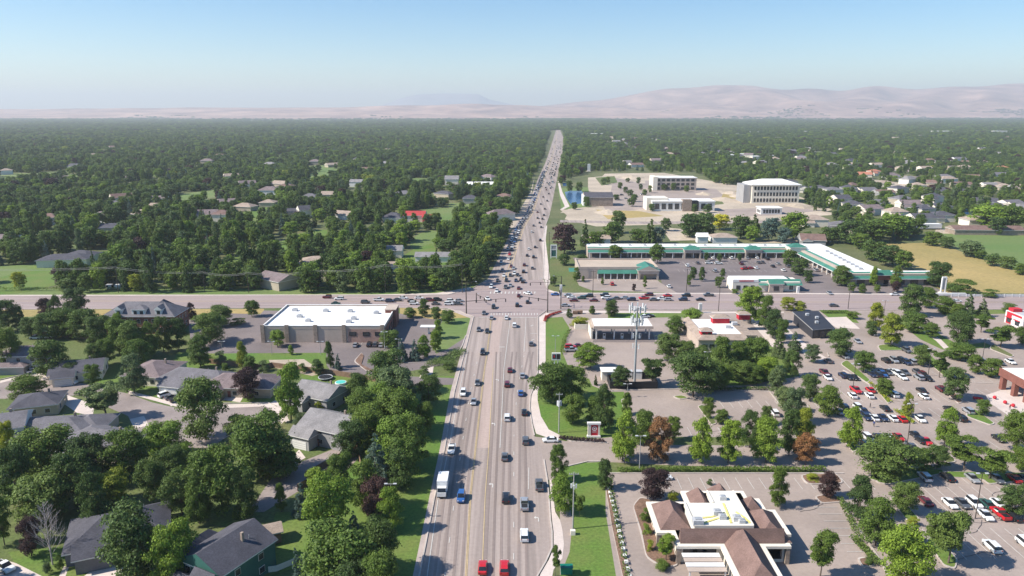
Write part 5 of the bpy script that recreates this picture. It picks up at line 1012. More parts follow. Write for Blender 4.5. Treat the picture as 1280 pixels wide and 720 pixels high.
# communications tower
p = S(793, 478); r = empty('cell_tower', tuple(p)); tag(r, 'tall grey monopole tower with ring of antenna panels above the fuel station', 'cell tower')
H = HT(793, 478, 384); b = MB(); b.tube((0, 0, 0), (0, 0, H), .42, .26, mt['steel'], 12); b.build('pole', r)
for hz, rr, n in ((H-.4, 2.6, 9), (H-4.4, 1.9, 9)):
    b = MB()
    for k in range(3):
        a = k*2.094; c, s = math.cos(a), math.sin(a); a2 = a+2.094; b.tube((c*rr*1.2, s*rr*1.2, hz), (math.cos(a2)*rr*1.2, math.sin(a2)*rr*1.2, hz), .12, .12, mt['steel']); b.tube((0, 0, hz), (c*rr*1.2, s*rr*1.2, hz), .1, .1, mt['steel'])
    b.build('platform', r)
    for k in range(n):
        a = k*2*math.pi/n; T = Matrix.Translation((math.cos(a)*rr, math.sin(a)*rr, 0)) @ Matrix.Rotation(a, 4, 'Z'); b = MB(); b.box(-.12, .14, -.24, .24, hz-1.2, hz+1.3, mt['plastic'], T); b.build('antenna_panel', r)
for hz in (H-8, H-9.5, H-13): b = MB(); T = Matrix.Rotation(hz, 4, 'Z'); b.box(-1.1, 1.1, -.1, .1, hz, hz+.12, mt['steel'], T); b.box(-1.1, -.8, -.15, .15, hz-.7, hz+.9, mt['plastic'], T); b.box(.8, 1.1, -.15, .15, hz-.7, hz+.9, mt['plastic'], T); b.build('antenna_bracket', r)
p = S(798, 486); b = MB()
for k, (x0, x1, y0, y1) in enumerate(((-9, 6, 0, .12), (-9, 6, 9, 9.12), (-9, -8.88, .12, 9), (5.88, 6, .12, 9))): b.box(p.x+x0, p.x+x1, p.y+y0, p.y+y1, 0, 2.4, mt['black'])
single(b, 'fence', 'dark slatted fence round the foot of the monopole tower', 'fence')
p = S(762, 476); r = empty('equipment_hut', tuple(p)); tag(r, 'small cream equipment hut left of the monopole tower', 'hut'); b = MB(); b.box(-2.5, 2.5, 0, 4, 0, 3, mt['cream']); b.build('wall', r); b = MB(); b.box(-2.8, 2.8, -.3, 4.3, 3, 3.2, mt['whitew']); b.build('roof', r); b = MB(); b.box(-.5, .5, -.06, 0, .05, 2.2, mt['brick']); b.build('door', r)
for k in range(2): p = S(787+k*12, 477); b = MB(); b.box(p.x-1.2, p.x+1.2, p.y+2, p.y+4, 0, 2.6, mt['whitew']); b.box(p.x-1.3, p.x+1.3, p.y+1.9, p.y+4.1, 2.6, 2.7, mt['hvac']); single(b, 'equipment_cabinet', 'white equipment cabinet inside the tower fence'+ordinal(k, 2), 'cabinet', 'cabinets at the tower')
# utility poles with crossarms; light poles
def upole(px, yb, yt, label, mat='poleg', arms=2, lamp=False, rad=.16, cat='utility pole', armw=1.2, grp=None, insul=True):
    p = S(px, yb); h = HT(px, yb, yt); r = empty('utility_pole' if not lamp else 'light_pole', tuple(p)); tag(r, label, cat, grp)
    b = MB(); b.tube((0, 0, 0), (0, 0, h), rad, rad*.6, mt[mat], 8); b.build('pole', r)
    if lamp:
        b = MB(); b.box(-.9, .9, -.06, .06, h-.05, h+.05, mt[mat]); b.build('lamp_arm', r)
        for s in (-1, 1): b = MB(); b.box(s*.95-.35, s*.95+.35, -.2, .2, h-.02, h+.14, mt['hvac']); b.build('lamp', r)
    else:
        for k in range(arms):
            z = h-.5-k*2.2; b = MB(); b.box(-armw, armw, -.07, .07, z-.07, z+.07, mt[mat])
            for s in (-armw*.9, -armw*.4, armw*.4, armw*.9): b.tube((s, 0, z+.07), (s, 0, z+.35), .06, .04, mt['hvac'], 5)
            b.build('crossarm', r)
    return r, p, h
r, p, h = upole(716, 661, 590, 'grey utility pole with insulator arms and small box on the verge by the sidewalk', arms=1, armw=1.0)
for k, a in enumerate((0, 1.6, 3.1, 4.7)): b = MB(); b.box(-.16, .16, -.16, .16, h-3.6, h-2.7, mt['plastic'], Matrix.Rotation(a, 4, 'Z') @ Matrix.Translation((.5, 0, 0))); b.build('insulator', r)
p2 = S(716, 668); b = MB(); b.box(p2.x-.5, p2.x+.5, p2.y-.4, p2.y+.4, 0, 1.0, mt['cream']); single(b, 'meter_box', 'small pale meter box at the foot of the utility pole', 'box')
r, p, h = upole(698.5, 541, 491, 'grey utility pole with antennas on the lawn left of the red sign', arms=1, armw=.9)
for k, a in enumerate((.5, 2.6, 4.4)): b = MB(); b.box(-.2, .2, -.2, .2, h-3.8, h-2.4, mt['plastic'], Matrix.Rotation(a, 4, 'Z') @ Matrix.Translation((.45, 0, 0))); b.build('antenna_panel', r)
LP = [(1219, 648, 592, 'in the bottom rows of the big car park'), (1133, 562, 505, 'in the middle of the big car park'), (799, 590, 545, 'beside the orange tree'), (784, 497, 480, 'by the dark tower fence'), (1066, 487, 455, 'in the upper rows of the big car park'), (1104, 400, 376, 'by the cross road right of the black cafe'), (1228, 449, 424, 'by the trees above the big car park'), (481, 438, 415, 'in the pharmacy drive'), (499, 446, 424, 'between spruces by the pharmacy drive'), (340, 443, 427, 'on the strip below the pharmacy'), (401, 443, 427, 'on the strip below the pharmacy lawn'), (278, 441, 427, 'west of the pharmacy'), (490, 650, 605, 'in the shade of the road verge trees'), (883, 470, 440, 'by the restaurant trees'), (1160, 470, 436, 'at the rear of the big car park'), (694, 450, 420, 'on the lawn by the fuel station')]
for px, yb, yt, ctx in LP: upole(px, yb, yt, 'slim twin headed parking light '+ctx, 'poleg' if px < 1000 else 'pole', lamp=True, rad=.11, cat='light pole', grp='light poles')
UP = [(578, 366, 330, 'just west of the junction'), (482, 366, 331, 'behind the car queue west'), (148, 366, 334, 'left of the white vans'), (256, 365, 340, 'above the inn roof'), (394, 365, 338, 'behind the pharmacy roof'), (686, 350, 290, 'at the road edge beyond the junction'), (741, 368, 338, 'in front of the tan store'), (858, 364, 336, 'by the plaza entrance'), (898, 389, 358, 'by the cross road above the restaurant'), (1060, 386, 356, 'by the trees of the cross road'), (311, 366, 341, 'over the left verge')]
UPP = {}
for px, yb, yt, ctx in UP: UPP[px] = upole(px, yb, yt, 'dark wooden utility pole '+ctx, 'pole', 1, rad=.16, armw=1.3, grp='wooden utility poles')
def wire(a, c, label, sag=1.2, off=0, n=8):
    b = MB(); A, B = Vector(a), Vector(c); pts = [A.lerp(B, i/n)-Vector((0, 0, sag*4*(i/n)*(1-i/n))) for i in range(n+1)]
    for p_, q_ in zip(pts, pts[1:]): b.tube(p_, q_, .05, .05, mt['poleg'], 4, False)
    return single(b, 'power_line', label, 'power line', 'power lines')
tops = [(-260, 0)]+[(px, 1) for px in (148, 256, 311, 394, 482, 578)]
W3 = []
for px in (148, 256, 311, 394, 482, 578): r_, p_, h_ = UPP[px]; W3.append(Vector((p_.x, p_.y, h_-.2)))
W3.insert(0, Vector((W3[0].x-110, W3[0].y, W3[0].z)))
for k in range(len(W3)-1):
    for j, dy in enumerate((-1.1, 1.1)): wire(W3[k]+Vector((0, dy*.0, dy*.3)), W3[k+1]+Vector((0, 0, dy*.3)), 'sagging grey power line over the left verge, %s span, %s wire' % (['first', 'second', 'third', 'fourth', 'fifth', 'sixth'][k], ['lower', 'upper'][j]))
# traffic signals
def signal(px, yb, yt, arm, label, low=None):
    p = S(px, yb); h = HT(px, yb, yt); r = empty('traffic_signal', tuple(p)); tag(r, label, 'traffic signal', 'traffic signals at the junction')
    b = MB(); b.tube((0, 0, 0), (0, 0, h), .26, .16, mt['pole'], 8); b.build('pole', r); a = Vector(arm); z = min(h-.3, 6.2)
    b = MB(); b.tube((0, 0, z-.5), (a.x, a.y, z+.2), .15, .07, mt['pole'], 6); b.build('mast_arm', r)
    n = max(2, int(a.length/4))
    for k in range(n):
        f = (k+1)/n; q = Vector((a.x*f, a.y*f, z-.3)); b = MB(); b.box(q.x-.22, q.x+.22, q.y-.2, q.y+.2, q.z-1.0, q.z+.3, mt['black']); b.build('signal_head', r)
    b = MB(); b.tube((0, 0, h-.2), (a.x*.25, a.y*.25, h+.3), .07, .05, mt['pole'], 5); b.box(a.x*.25-.4, a.x*.25+.4, a.y*.25-.2, a.y*.25+.2, h+.2, h+.36, mt['hvac']); b.build('street_light', r)
signal(583, 392.5, 353, (17, 2, 0), 'dark traffic signal mast at the near left corner of the junction'); signal(684.5, 391, 350, (-12, 5, 0), 'dark traffic signal mast at the near right corner of the junction')
signal(595.5, 378, 366, (4, -9, 0), 'short signal mast at the far left corner of the junction'); signal(701, 386, 362, (0, 9, 0), 'signal mast beside the flower bed corner of the junction'); signal(701.5, 367, 345, (-15, -4, 0), 'signal mast at the far right corner of the junction')
# signs
def sign(px, yb, yt, wpx, label, build, cat='sign'):
    p = S(px, yb); h = HT(px, yb, yt); w = wpx/PM(yb); r = empty('sign', tuple(p)); tag(r, label, cat); build(r, w, h); return r
def red_sign(r, w, h):
    b = MB(); b.box(-w/2, -w/2+.8, -.4, .4, 0, h-.5, mt['cream']); b.box(w/2-.5, w/2, -.4, .4, 0, h-.5, mt['cream']); b.box(-w/2-.2, w/2+.2, -.7, .3, 0, .5, mt['whitew']); b.build('base', r)
    b = MB(); b.box(-w/2-.2, w/2+.2, -.5, .5, h-.5, h, mt['whitew']); b.build('cap', r)
    b = MB(); b.box(-w/2+.82, w/2-.52, -.32, .32, .52, h-.52, mt['redw']); b.build('panel', r); cx, cz = .15, h*.6; b = MB(); n = 24
    for r0, r1 in ((.0, .22), (.42, .66)):
        for k in range(n):
            a, c = 2*math.pi*k/n, 2*math.pi*(k+1)/n; b.face([(cx+r0*math.cos(a), -.335, cz+r0*math.sin(a)), (cx+r1*math.cos(a), -.335, cz+r1*math.sin(a)), (cx+r1*math.cos(c), -.335, cz+r1*math.sin(c)), (cx+r0*math.cos(c), -.335, cz+r0*math.sin(c))], mt['whitew'])
    b.build('ring_logo', r)
    b = MB()
    for k in range(6): b.box(cx-.62+k*.21, cx-.62+k*.21+.13, -.34, -.321, cz-1.05, cz-.85, mt['whitew'])
    b.build('lettering', r)
sign(742, 546, 528, 15, 'red store sign with white ring logo between cream posts at the entrance road', red_sign)
def gas_sign(r, w, h):
    b = MB()
    for s in (-1, 1): b.box(s*w*.2-.15, s*w*.2+.15, -.15, .15, 0, h*.5, mt['whitew'])
    b.box(-w*.4, w*.4, -.5, .5, 0, .4, mt['stone']); b.build('base', r); b = MB(); b.box(-w/2, w/2, -.25, .25, h*.5, h, mt['whitew']); b.build('panel', r)
    b = MB(); b.box(-w*.44, -w*.02, -.29, -.251, h*.6, h*.92, mt['navy'] if 'navy' in mt else paint('navy')); b.build('logo_field', r); b = MB(); b.box(w*.04, w*.44, -.29, -.251, h*.58, h*.93, mt['black']); b.build('price_field', r)
    b = MB(); b.box(-w*.30, -w*.16, -.31, -.291, h*.68, h*.86, mt['redw']); b.build('logo', r)
sign(695, 459, 441, 11, 'white fuel price sign on two posts on the roadside lawn', gas_sign)
def mon(r, w, h):
    b = MB(); b.box(-w/2, w/2, -.4, .4, 0, h, mt['whitew']); b.build('body', r); b = MB(); b.box(-w*.28, w*.28, -.44, -.401, h*.3, h*.88, mt['hvac']); b.build('panel', r)
def pyl(r, w, h):
    b = MB(); b.box(-w/2, -w/2+w*.2, -.4, .4, 0, h*.92, mt['whitew']); b.box(w/2-w*.2, w/2, -.4, .4, 0, h*.92, mt['whitew']); b.box(-w*.45, w*.45, -.4, .4, h*.92, h, mt['whitew']); b.box(-w*.8, w*.8, -.8, .8, 0, .8, mt['cream']); b.build('frame', r)
    b = MB(); b.box(-w*.29, w*.29, -.2, .2, h*.25, h*.9, mt['greyw']); b.build('panel', r)
sign(1178, 367, 346, 6, 'tall white pylon sign in front of the dry field', pyl); sign(875, 391, 379, 4, 'slim white monument sign above the restaurant hedge', mon); sign(997, 366, 358, 3, 'small white sign by the plaza exit', mon)
def twin(r, w, h):
    b = MB(); b.box(-w/2, -w/2+.5, -.3, .3, 0, h, mt['whitew']); b.box(w/2-.5, w/2, -.3, .3, 0, h, mt['whitew']); b.box(-w/2+.5, w/2-.5, -.3, .3, h-.5, h, mt['whitew']); b.box(-w/2+.5, w/2-.5, -.3, .3, h*.62, h*.66, mt['whitew']); b.box(-w/2+.5, w/2-.5, -.3, .3, h*.1, h*.15, mt['whitew']); b.build('frame', r)
    b = MB(); b.box(-w/2+.52, w/2-.52, -.15, .15, h*.665, h-.52, mt['greyw']); b.build('upper_panel', r); b = MB(); b.box(-w/2+.52, w/2-.52, -.15, .15, h*.155, h*.615, mt['tealw']); b.build('lower_panel', r)
sign(692, 323, 306, 8, 'white framed double sign beside the far road edge', twin); sign(701, 372, 356, 3, 'small white square sign on the far right corner', mon)
p = S(1186, 371); b = MB(); b.box(p.x-11, p.x+8, p.y, p.y+1.0, .6, 1.7, mt['whitew']); b.box(p.x-10, p.x+7, p.y+.1, p.y+.9, 0, .6, mt['stone']); single(b, 'white_wall', 'long low white wall sign below the pylon sign', 'wall')
p = S(1240, 373); b = MB()
for k in range(14): b.box(p.x-18+k*3.6, p.x-18+k*3.6+3.5, p.y+2, p.y+2.15, .4, 1.5, mt['whitew']); b.box(p.x-18+k*3.6-.1, p.x-18+k*3.6+.0, p.y+1.9, p.y+2.2, 0, 1.7, mt['whitew'])
single(b, 'fence', 'long white roadside fence in front of the dry field', 'fence')
# green utility cabinet on the verge
p = S(708, 716); r = empty('utility_cabinet', tuple(p)); tag(r, 'green steel utility cabinet on the verge beside the small tree', 'utility cabinet'); b = MB(); b.box(-1.1, 1.1, -.6, .6, .0, 1.4, mt['greenbox']); b.build('body', r); b = MB(); b.box(-1.2, 1.2, -.7, .7, 1.402, 1.5, mt['greenbox']); b.build('lid', r)
for s in (-1, 1): b = MB(); b.box(s*.5-.45, s*.5+.45, -.64, -.601, .15, 1.3, mt['greenbox']); b.build('door', r)
p = S(705, 639); b = MB(); b.box(p.x-.5, p.x+.5, p.y, p.y+.15, 1.3, 2.4, mt['whitew']); b.tube((p.x, p.y+.2, 0), (p.x, p.y+.2, 2.3), .05, .05, mt['steel'], 6); single(b, 'road_sign', 'square white road sign beside the verge trees', 'road sign')
# red bollards and carts
for k, (px, py) in enumerate(((1243, 499), (1256, 505), (1266, 509))):
    p = S(px, py); b = MB(); bm = bmesh.new(); bmesh.ops.create_uvsphere(bm, u_segments=12, v_segments=8, radius=.55, matrix=Matrix.Translation((p.x, p.y, .62))); i0 = len(b.v)
    b.v += [tuple(v.co) for v in bm.verts]; kk = b.mi(mt['redw']); [(b.f.append(tuple(i0+v.index for v in f.verts)), b.m.append(kk)) for f in bm.faces]; bm.free(); b.tube((p.x, p.y, 0), (p.x, p.y, .14), .4, .35, mt['concrete'], 10); single(b, 'ball_bollard', 'round red bollard before the store entrance'+ordinal(k, 3), 'bollard', 'red bollards')
for k, (px, py) in enumerate(((1218, 500), (1222, 500.5), (1226, 501))):
    p = S(px, py); b = MB(); b.box(p.x-.3, p.x+.3, p.y-.5, p.y+.5, .4, 1.0, mt['redw']); b.box(p.x-.25, p.x+.25, p.y-.8, p.y-.5, .1, .3, mt['steel'])
    for sx in (-.25, .25):
        for sy in (-.4, .4): b.tube((p.x+sx, p.y+sy, 0), (p.x+sx, p.y+sy, .4), .03, .03, mt['steel'], 4)
    single(b, 'shopping_cart', 'red shopping cart in the car park corner'+ordinal(k, 3), 'shopping cart', 'shopping carts')
for k, (px, py) in enumerate(((1076, 488), (1107, 520), (1096, 498), (1134, 524))):
    pass
# cart corral stripes, trampoline, pool
p = S(407, 474); r = empty('trampoline', tuple(p)); tag(r, 'round black trampoline behind the grey gabled house', 'trampoline'); b = MB(); b.tube((0, 0, .75), (0, 0, .8), 2.2, 2.2, mt['black'], 20); b.build('mat', r); b = MB()
for k in range(20): a, c = k*.314159, (k+1)*.314159; b.tube((2.25*math.cos(a), 2.25*math.sin(a), .8), (2.25*math.cos(c), 2.25*math.sin(c), .8), .12, .12, mt['hvac'], 5)
b.build('rim', r)
for k in range(6): a = k*1.047; b = MB(); b.tube((2.2*math.cos(a), 2.2*math.sin(a), 0), (2.2*math.cos(a), 2.2*math.sin(a), .78), .04, .04, mt['steel'], 5); b.build('leg', r)
p = S(426, 480); b = MB(); b.tube((p.x, p.y, 0), (p.x, p.y, .7), 1.8, 1.8, mt['whitew'], 20); m, nt, bs = new_mat('pool_liner'); nt.links.new(ramp(nt, noise(nt, mapping(nt, (1, 1, 1)), 1, 2), [(.3, (.08, .45, .38)), (.7, (.1, .55, .46))]), bs.inputs['Base Color']); mt['pool'] = m; b.tube((p.x, p.y, .7), (p.x, p.y, .72), 1.6, 1.6, mt['pool'], 20); single(b, 'paddling_pool', 'round turquoise paddling pool on the lawn by the pharmacy hedge', 'pool')
p = S(88, 361); 
for k, dx in enumerate((138, 145, 156)): p = S(dx, 362); b = MB(); b.box(p.x-2.2, p.x+2.2, p.y, p.y+2, .4, 2.4, mt['whitew']); b.box(p.x-2, p.x-1, p.y-.02, p.y+.0, 1.3, 2.0, mt['cglass']); b.box(p.x-1.9, p.x+1.9, p.y+.2, p.y+1.8, 0, .4, mt['black']); single(b, 'horse_trailer', 'white trailer parked behind the left verge'+ordinal(k, 3), 'trailer', 'white trailers')
# fences of the gardens
def fence(pts, label, h=1.8, m='fence'):
    b = MB(); strip_w(b, wl(pts), .1, 0, mt[m], h); return single(b, 'fence', label, 'fence')
fence([(240, 452), (330, 462), (340, 459), (410, 468), (470, 477)], 'brown board fence between the pharmacy and the gardens'); fence([(372, 614), (420, 588), (447, 562)], 'brown board fence beside the short driveway'); fence([(382, 598), (430, 572), (452, 556)], 'second board fence behind the short driveway')
fence([(300, 720), (346, 714), (380, 700)], 'low pale fence at the foot of the teal house', 1.2, 'cream'); fence([(445, 560), (465, 640), (455, 720), (450, 800)], 'long dark board fence under the road verge trees')
fence([(40, 420), (84, 421), (110, 425), (140, 432)], 'orange brown fence under the trees behind the mauve roofed house', 1.8)
for k, (px, py) in enumerate(((719, 392.5), (725, 392))):
    p = S(px, py); b = MB(); b.box(p.x-1.1, p.x+1.1, p.y-.6, p.y+.6, .3, 1.4, mt['fence']); b.box(p.x-.9, p.x+.9, p.y-.5, p.y+.5, 0, .3, mt['black']); single(b, 'rental_trailer', 'small brown trailer by the cross road'+ordinal(k, 2), 'trailer', 'brown trailers')
# white blocks along the drive by the brown roofed building
k = 0; L = dens(wl([(761, 612), (768, 640), (777, 680), (787, 722)]), 1.9)
for i, (x, y) in enumerate(L[::-1]):
    b = MB(); b.box(x-.35, x+.35, y-.45, y+.45, 0, .55, mt['whitew']); single(b, 'white_stone', 'white block lining the drive, %s from the front' % (ORD[i] if i and i < len(ORD) else 'first'), 'stone block', 'white blocks along the drive')
p = S(697, 395)
# trash enclosure
p = S(728, 412); b = MB(); b.box(p.x-3, p.x+4, p.y, p.y+.2, 0, 2.2, mt['cream']); b.box(p.x-3, p.x-2.8, p.y+.2, p.y+5, 0, 2.2, mt['cream']); b.box(p.x+3.8, p.x+4, p.y+.2, p.y+5, 0, 2.2, mt['cream']); b.box(p.x-2, p.x+3, p.y+.6, p.y+3, 0, 1.5, mt['black']); single(b, 'trash_enclosure', 'low cream walled bin enclosure left of the fuel canopy', 'bin enclosure')
# ---------------------------------------------------------------- people (a few pixels tall each)
def person(px, py, label, shirt, yaw):
    p = S(px, py); me = bpy.data.meshes.new('person'); V = [(0, 0, .95), (0, 0, 1.2), (0, 0, 1.42), (0, 0, 1.52), (0, .02, 1.66), (-.1, 0, .9), (-.12, .12, .5), (-.12, .02, .06), (-.12, .14, .04), (.1, 0, .9), (.12, -.1, .5), (.12, -.3, .1), (.12, -.18, .04), (-.2, 0, 1.4), (-.26, -.05, 1.12), (-.25, .1, .88), (.2, 0, 1.4), (.26, .06, 1.12), (.25, .2, .92)]
    E = [(0, 1), (1, 2), (2, 3), (3, 4), (0, 5), (5, 6), (6, 7), (7, 8), (0, 9), (9, 10), (10, 11), (11, 12), (2, 13), (13, 14), (14, 15), (2, 16), (16, 17), (17, 18)]
    me.from_pydata(V, E, []); o = bpy.data.objects.new('person', me); col.objects.link(o); o.location = (p.x, p.y, ZM); o.rotation_euler = (0, 0, yaw)
    sk = o.modifiers.new('skin', 'SKIN'); rad = [.15, .14, .16, .06, .11, .1, .075, .05, .04, .1, .075, .05, .04, .06, .045, .035, .06, .045, .035]
    for v, r_ in zip(me.skin_vertices[0].data, rad): v.radius = (r_, r_)
    me.skin_vertices[0].data[0].use_root = True; s2 = o.modifiers.new('sub', 'SUBSURF'); s2.levels = s2.render_levels = 1
    m, nt, bs = new_mat('person_'+shirt); g = N(nt, 'ShaderNodeTexCoord'); sx = N(nt, 'ShaderNodeSeparateXYZ'); nt.links.new(g.outputs['Object'], sx.inputs[0])
    mr = N(nt, 'ShaderNodeMapRange'); mr.inputs['From Max'].default_value = 2.0; nt.links.new(sx.outputs['Z'], mr.inputs['Value'])
    cs = {'blue': (.03, .06, .2), 'red': (.4, .03, .03), 'white': (.7, .7, .7), 'black': (.02, .02, .02)}[shirt]
    c = ramp(nt, mr.outputs['Result'], [(0, (.03, .03, .04)), (.47, cs), (.75, (.4, .24, .17)), (.86, (.04, .025, .02))]); nt.nodes[-1].color_ramp.interpolation = 'CONSTANT'
    nt.links.new(c, bs.inputs['Base Color']); me.materials.append(m); tag(o, label, 'person', 'people in the car park')
person(1087.5, 510, 'person in dark clothes walking between rows of cars near the red car', 'black', 1.2); person(1092, 533.5, 'person in blue top walking across the lower lane of the car park', 'blue', 2.2)
person(1262, 512, 'person in red top on the forecourt of the big store', 'red', 0.3); person(1095, 490, 'person in white top standing beside the parked red car', 'white', 4)
# ---------------------------------------------------------------- trees
def quads(cen, nor, size, r, jit=.62):
    n = len(cen); v = r.normal(size=(n, 3))*jit+nor; v /= np.linalg.norm(v, axis=1)[:, None]+1e-9
    a = r.normal(size=(n, 3)); t = np.cross(v, a); t /= np.linalg.norm(t, axis=1)[:, None]+1e-9; b = np.cross(v, t)
    s = (size*r.uniform(.45, 1.5, n))[:, None]; q = r.uniform(.55, 1, n)[:, None]
    return np.stack([cen-t*s-b*s*q*.3, cen-b*s*q, cen+t*s+b*s*q*.2, cen+b*s*q], 1)
def lobes(shape, r):
    """(centre, radius) lobes filling a crown of unit diameter and unit height (z 0..1)"""
    L = []
    if shape == 'round':
        for i in range(64):
            z = r.uniform(.05, .93); e = math.sqrt(max(0, 1-((z-.5)/.5)**2)); R_ = .5*e**.8; a = r.uniform(0, 6.28); d = R_*r.uniform(.3, .84); L.append((d*math.cos(a), d*math.sin(a), z, r.uniform(.11, .18)))
    elif shape == 'oval':
        for i in range(70):
            z = r.uniform(.04, .95); e = math.sqrt(max(.03, 1-((z-.36)/.64)**2)) if z > .36 else .72+.28*z/.36; a = r.uniform(0, 6.28); d = .5*e*r.uniform(.3, .82); L.append((d*math.cos(a), d*math.sin(a), z, r.uniform(.09, .16)))
    elif shape == 'vase':
        for i in range(38):
            z = r.uniform(.3, .95); e = (.35+.65*((z-.3)/.65))*(1 if z < .8 else math.sqrt(max(.1, 1-((z-.8)/.2)**2))); a = r.uniform(0, 6.28); d = .5*e*r.uniform(.4, .95); L.append((d*math.cos(a), d*math.sin(a), z, r.uniform(.08, .15)))
    elif shape == 'cone':
        for i in range(80):
            z = r.uniform(0.03, .98)**1.25; R_ = .46*(1-z)**.85+.02; a = r.uniform(0, 6.28); d = R_*r.uniform(.4, .95); L.append((d*math.cos(a), d*math.sin(a), z, .03+.10*(1-z)))
    elif shape == 'column':
        for i in range(46):
            z = r.uniform(.04, .96); R_ = .5*min(1, (1-z)*2.2+.1)*min(1, z*4+.4); a = r.uniform(0, 6.28); d = R_*r.uniform(.2, .75); L.append((d*math.cos(a), d*math.sin(a), z, r.uniform(.12, .22)))
    else:   # bush
        for i in range(26):
            z = r.uniform(.1, .75); a = r.uniform(0, 6.28); d = .42*math.sqrt(1-(z*.9)**2)*r.uniform(.2, 1); L.append((d*math.cos(a), d*math.sin(a), z, r.uniform(.12, .2)))
    return L
def crown_np(shape, seed, n=6000, leaf=.022):
    r = np.random.default_rng(seed); L = lobes(shape, r); w = np.array([l[3]**2 for l in L]); w /= w.sum(); k = r.choice(len(L), n, p=w)
    A = np.array(L); C0 = A[k, :3]; rad = A[k, 3]; u = r.normal(size=(n, 3)); u /= np.linalg.norm(u, axis=1)[:, None]; u[:, 2] = np.where(u[:, 2] < -.2, -u[:, 2]*.7, u[:, 2])
    asp = {'round': 1.0, 'oval': 1.0}.get(shape, 1.0)
    d = rad*r.uniform(.55, 1.12, n)**.7; P = C0+u*d[:, None]*np.array([1, 1, .8]); P[:, 2] = np.clip(P[:, 2], .01, 1.02)
    # loose sprays sticking out of the outline
    m = r.random(n) < .06; P[m] += u[m]*(rad[m]*r.uniform(.15, .7, m.sum()))[:, None]
    return quads(P, u*1.1+np.array([0, 0, .35]), np.full(n, leaf), r).reshape(-1, 3)
CR = {}
def crown_mesh(shape, var, colour, lod=0):
    key = (shape, var, colour, lod)
    if key in CR: return CR[key]
    bk = (shape, var, lod)
    if bk not in CR:
        n, lf = [(17000, .0160), (4200, .031), (700, .07)][lod]
        if shape == 'bush': n = n//2
        v = crown_np(shape, sum(map(ord, shape))*7+var*13, n, lf); me = bpy.data.meshes.new('crown'); k = len(v)//4
        me.vertices.add(len(v)); me.vertices.foreach_set('co', v.ravel()); me.loops.add(len(v)); me.loops.foreach_set('vertex_index', np.arange(len(v), dtype=np.int32)); me.polygons.add(k)
        me.polygons.foreach_set('loop_start', np.arange(0, len(v), 4, dtype=np.int32)); me.polygons.foreach_set('loop_total', np.full(k, 4, dtype=np.int32)); me.update(); CR[bk] = me
    me = CR[bk].copy(); me.name = 'crown_'+shape; me.materials.clear(); me.materials.append(mt['leaf_'+colour]); CR[key] = me; return me
def trunk_mesh(shape, var, pale=False):
    key = ('trunk', shape, var, pale)
    if key in CR: return CR[key]
    r = random.Random(var*5+len(shape)); b = MB(); m = mt['barew' if pale else 'bark']
    pts = [Vector((0, 0, -.02))]; 
    for i in range(1, 5): pts.append(Vector((r.uniform(-.02, .02), r.uniform(-.02, .02), i*.2)))
    rad = [.028, .022, .018, .013, .006]
    for i in range(4): b.tube(pts[i], pts[i+1], rad[i], rad[i+1], m, 7, i in (0, 3))
    for i in range(9):
        z = r.uniform(.2, .7); a = r.uniform(0, 6.28); L = r.uniform(.18, .34)*(1 if shape not in ('column', 'cone') else .4); s = Vector((0, 0, z)); e = s+Vector((math.cos(a)*L, math.sin(a)*L, L*.8)); mid = s.lerp(e, .5)+Vector((0, 0, -.02)); b.tube(s, mid, .010, .007, m, 5, False); b.tube(mid, e, .007, .003, m, 5, False)
    CR[key] = b.mesh('trunk'); return CR[key]
SHN = {'R': 'round', 'O': 'oval', 'V': 'vase', 'C': 'cone', 'P': 'column', 'B': 'bush'}
SHL = {'round': 'rounded', 'oval': 'oval', 'vase': 'spreading', 'cone': 'conical', 'column': 'columnar', 'bush': 'low'}
CLL = {'mid': 'green', 'bright': 'bright green', 'dark': 'dark green', 'olive': 'olive green', 'yellow-green': 'yellow green', 'purple': 'purple leaved', 'blue-grey': 'blue grey', 'orange': 'orange dying', 'grey-green': 'grey green', 'yellow': 'yellow'}
TR = []          # x, y, width, height, shape, colour, context, lod
def T_(ctx, rows, grp=None):
    for cx, top, bot, w, k, c in rows:
        f = .86 if k in 'ROV' else .95; pm = PM(bot)*1.0; wm = w/pm*(.86 if ctx == 'in the bottom left gardens' else 1)
        base = S(cx, bot-(w*.22*(85/ S(cx, bot).y) if k != 'B' else 0)*.9); h = HT(cx, bot-(w*.22*(85/S(cx, bot).y) if k != 'B' else 0)*.9, top)
        h = min(max(h*1.0, wm*.55 if k == 'B' else wm*.7), 17.5); TR.append([base.x, base.y, wm, h, SHN[k], c, ctx, grp or ctx, cx])
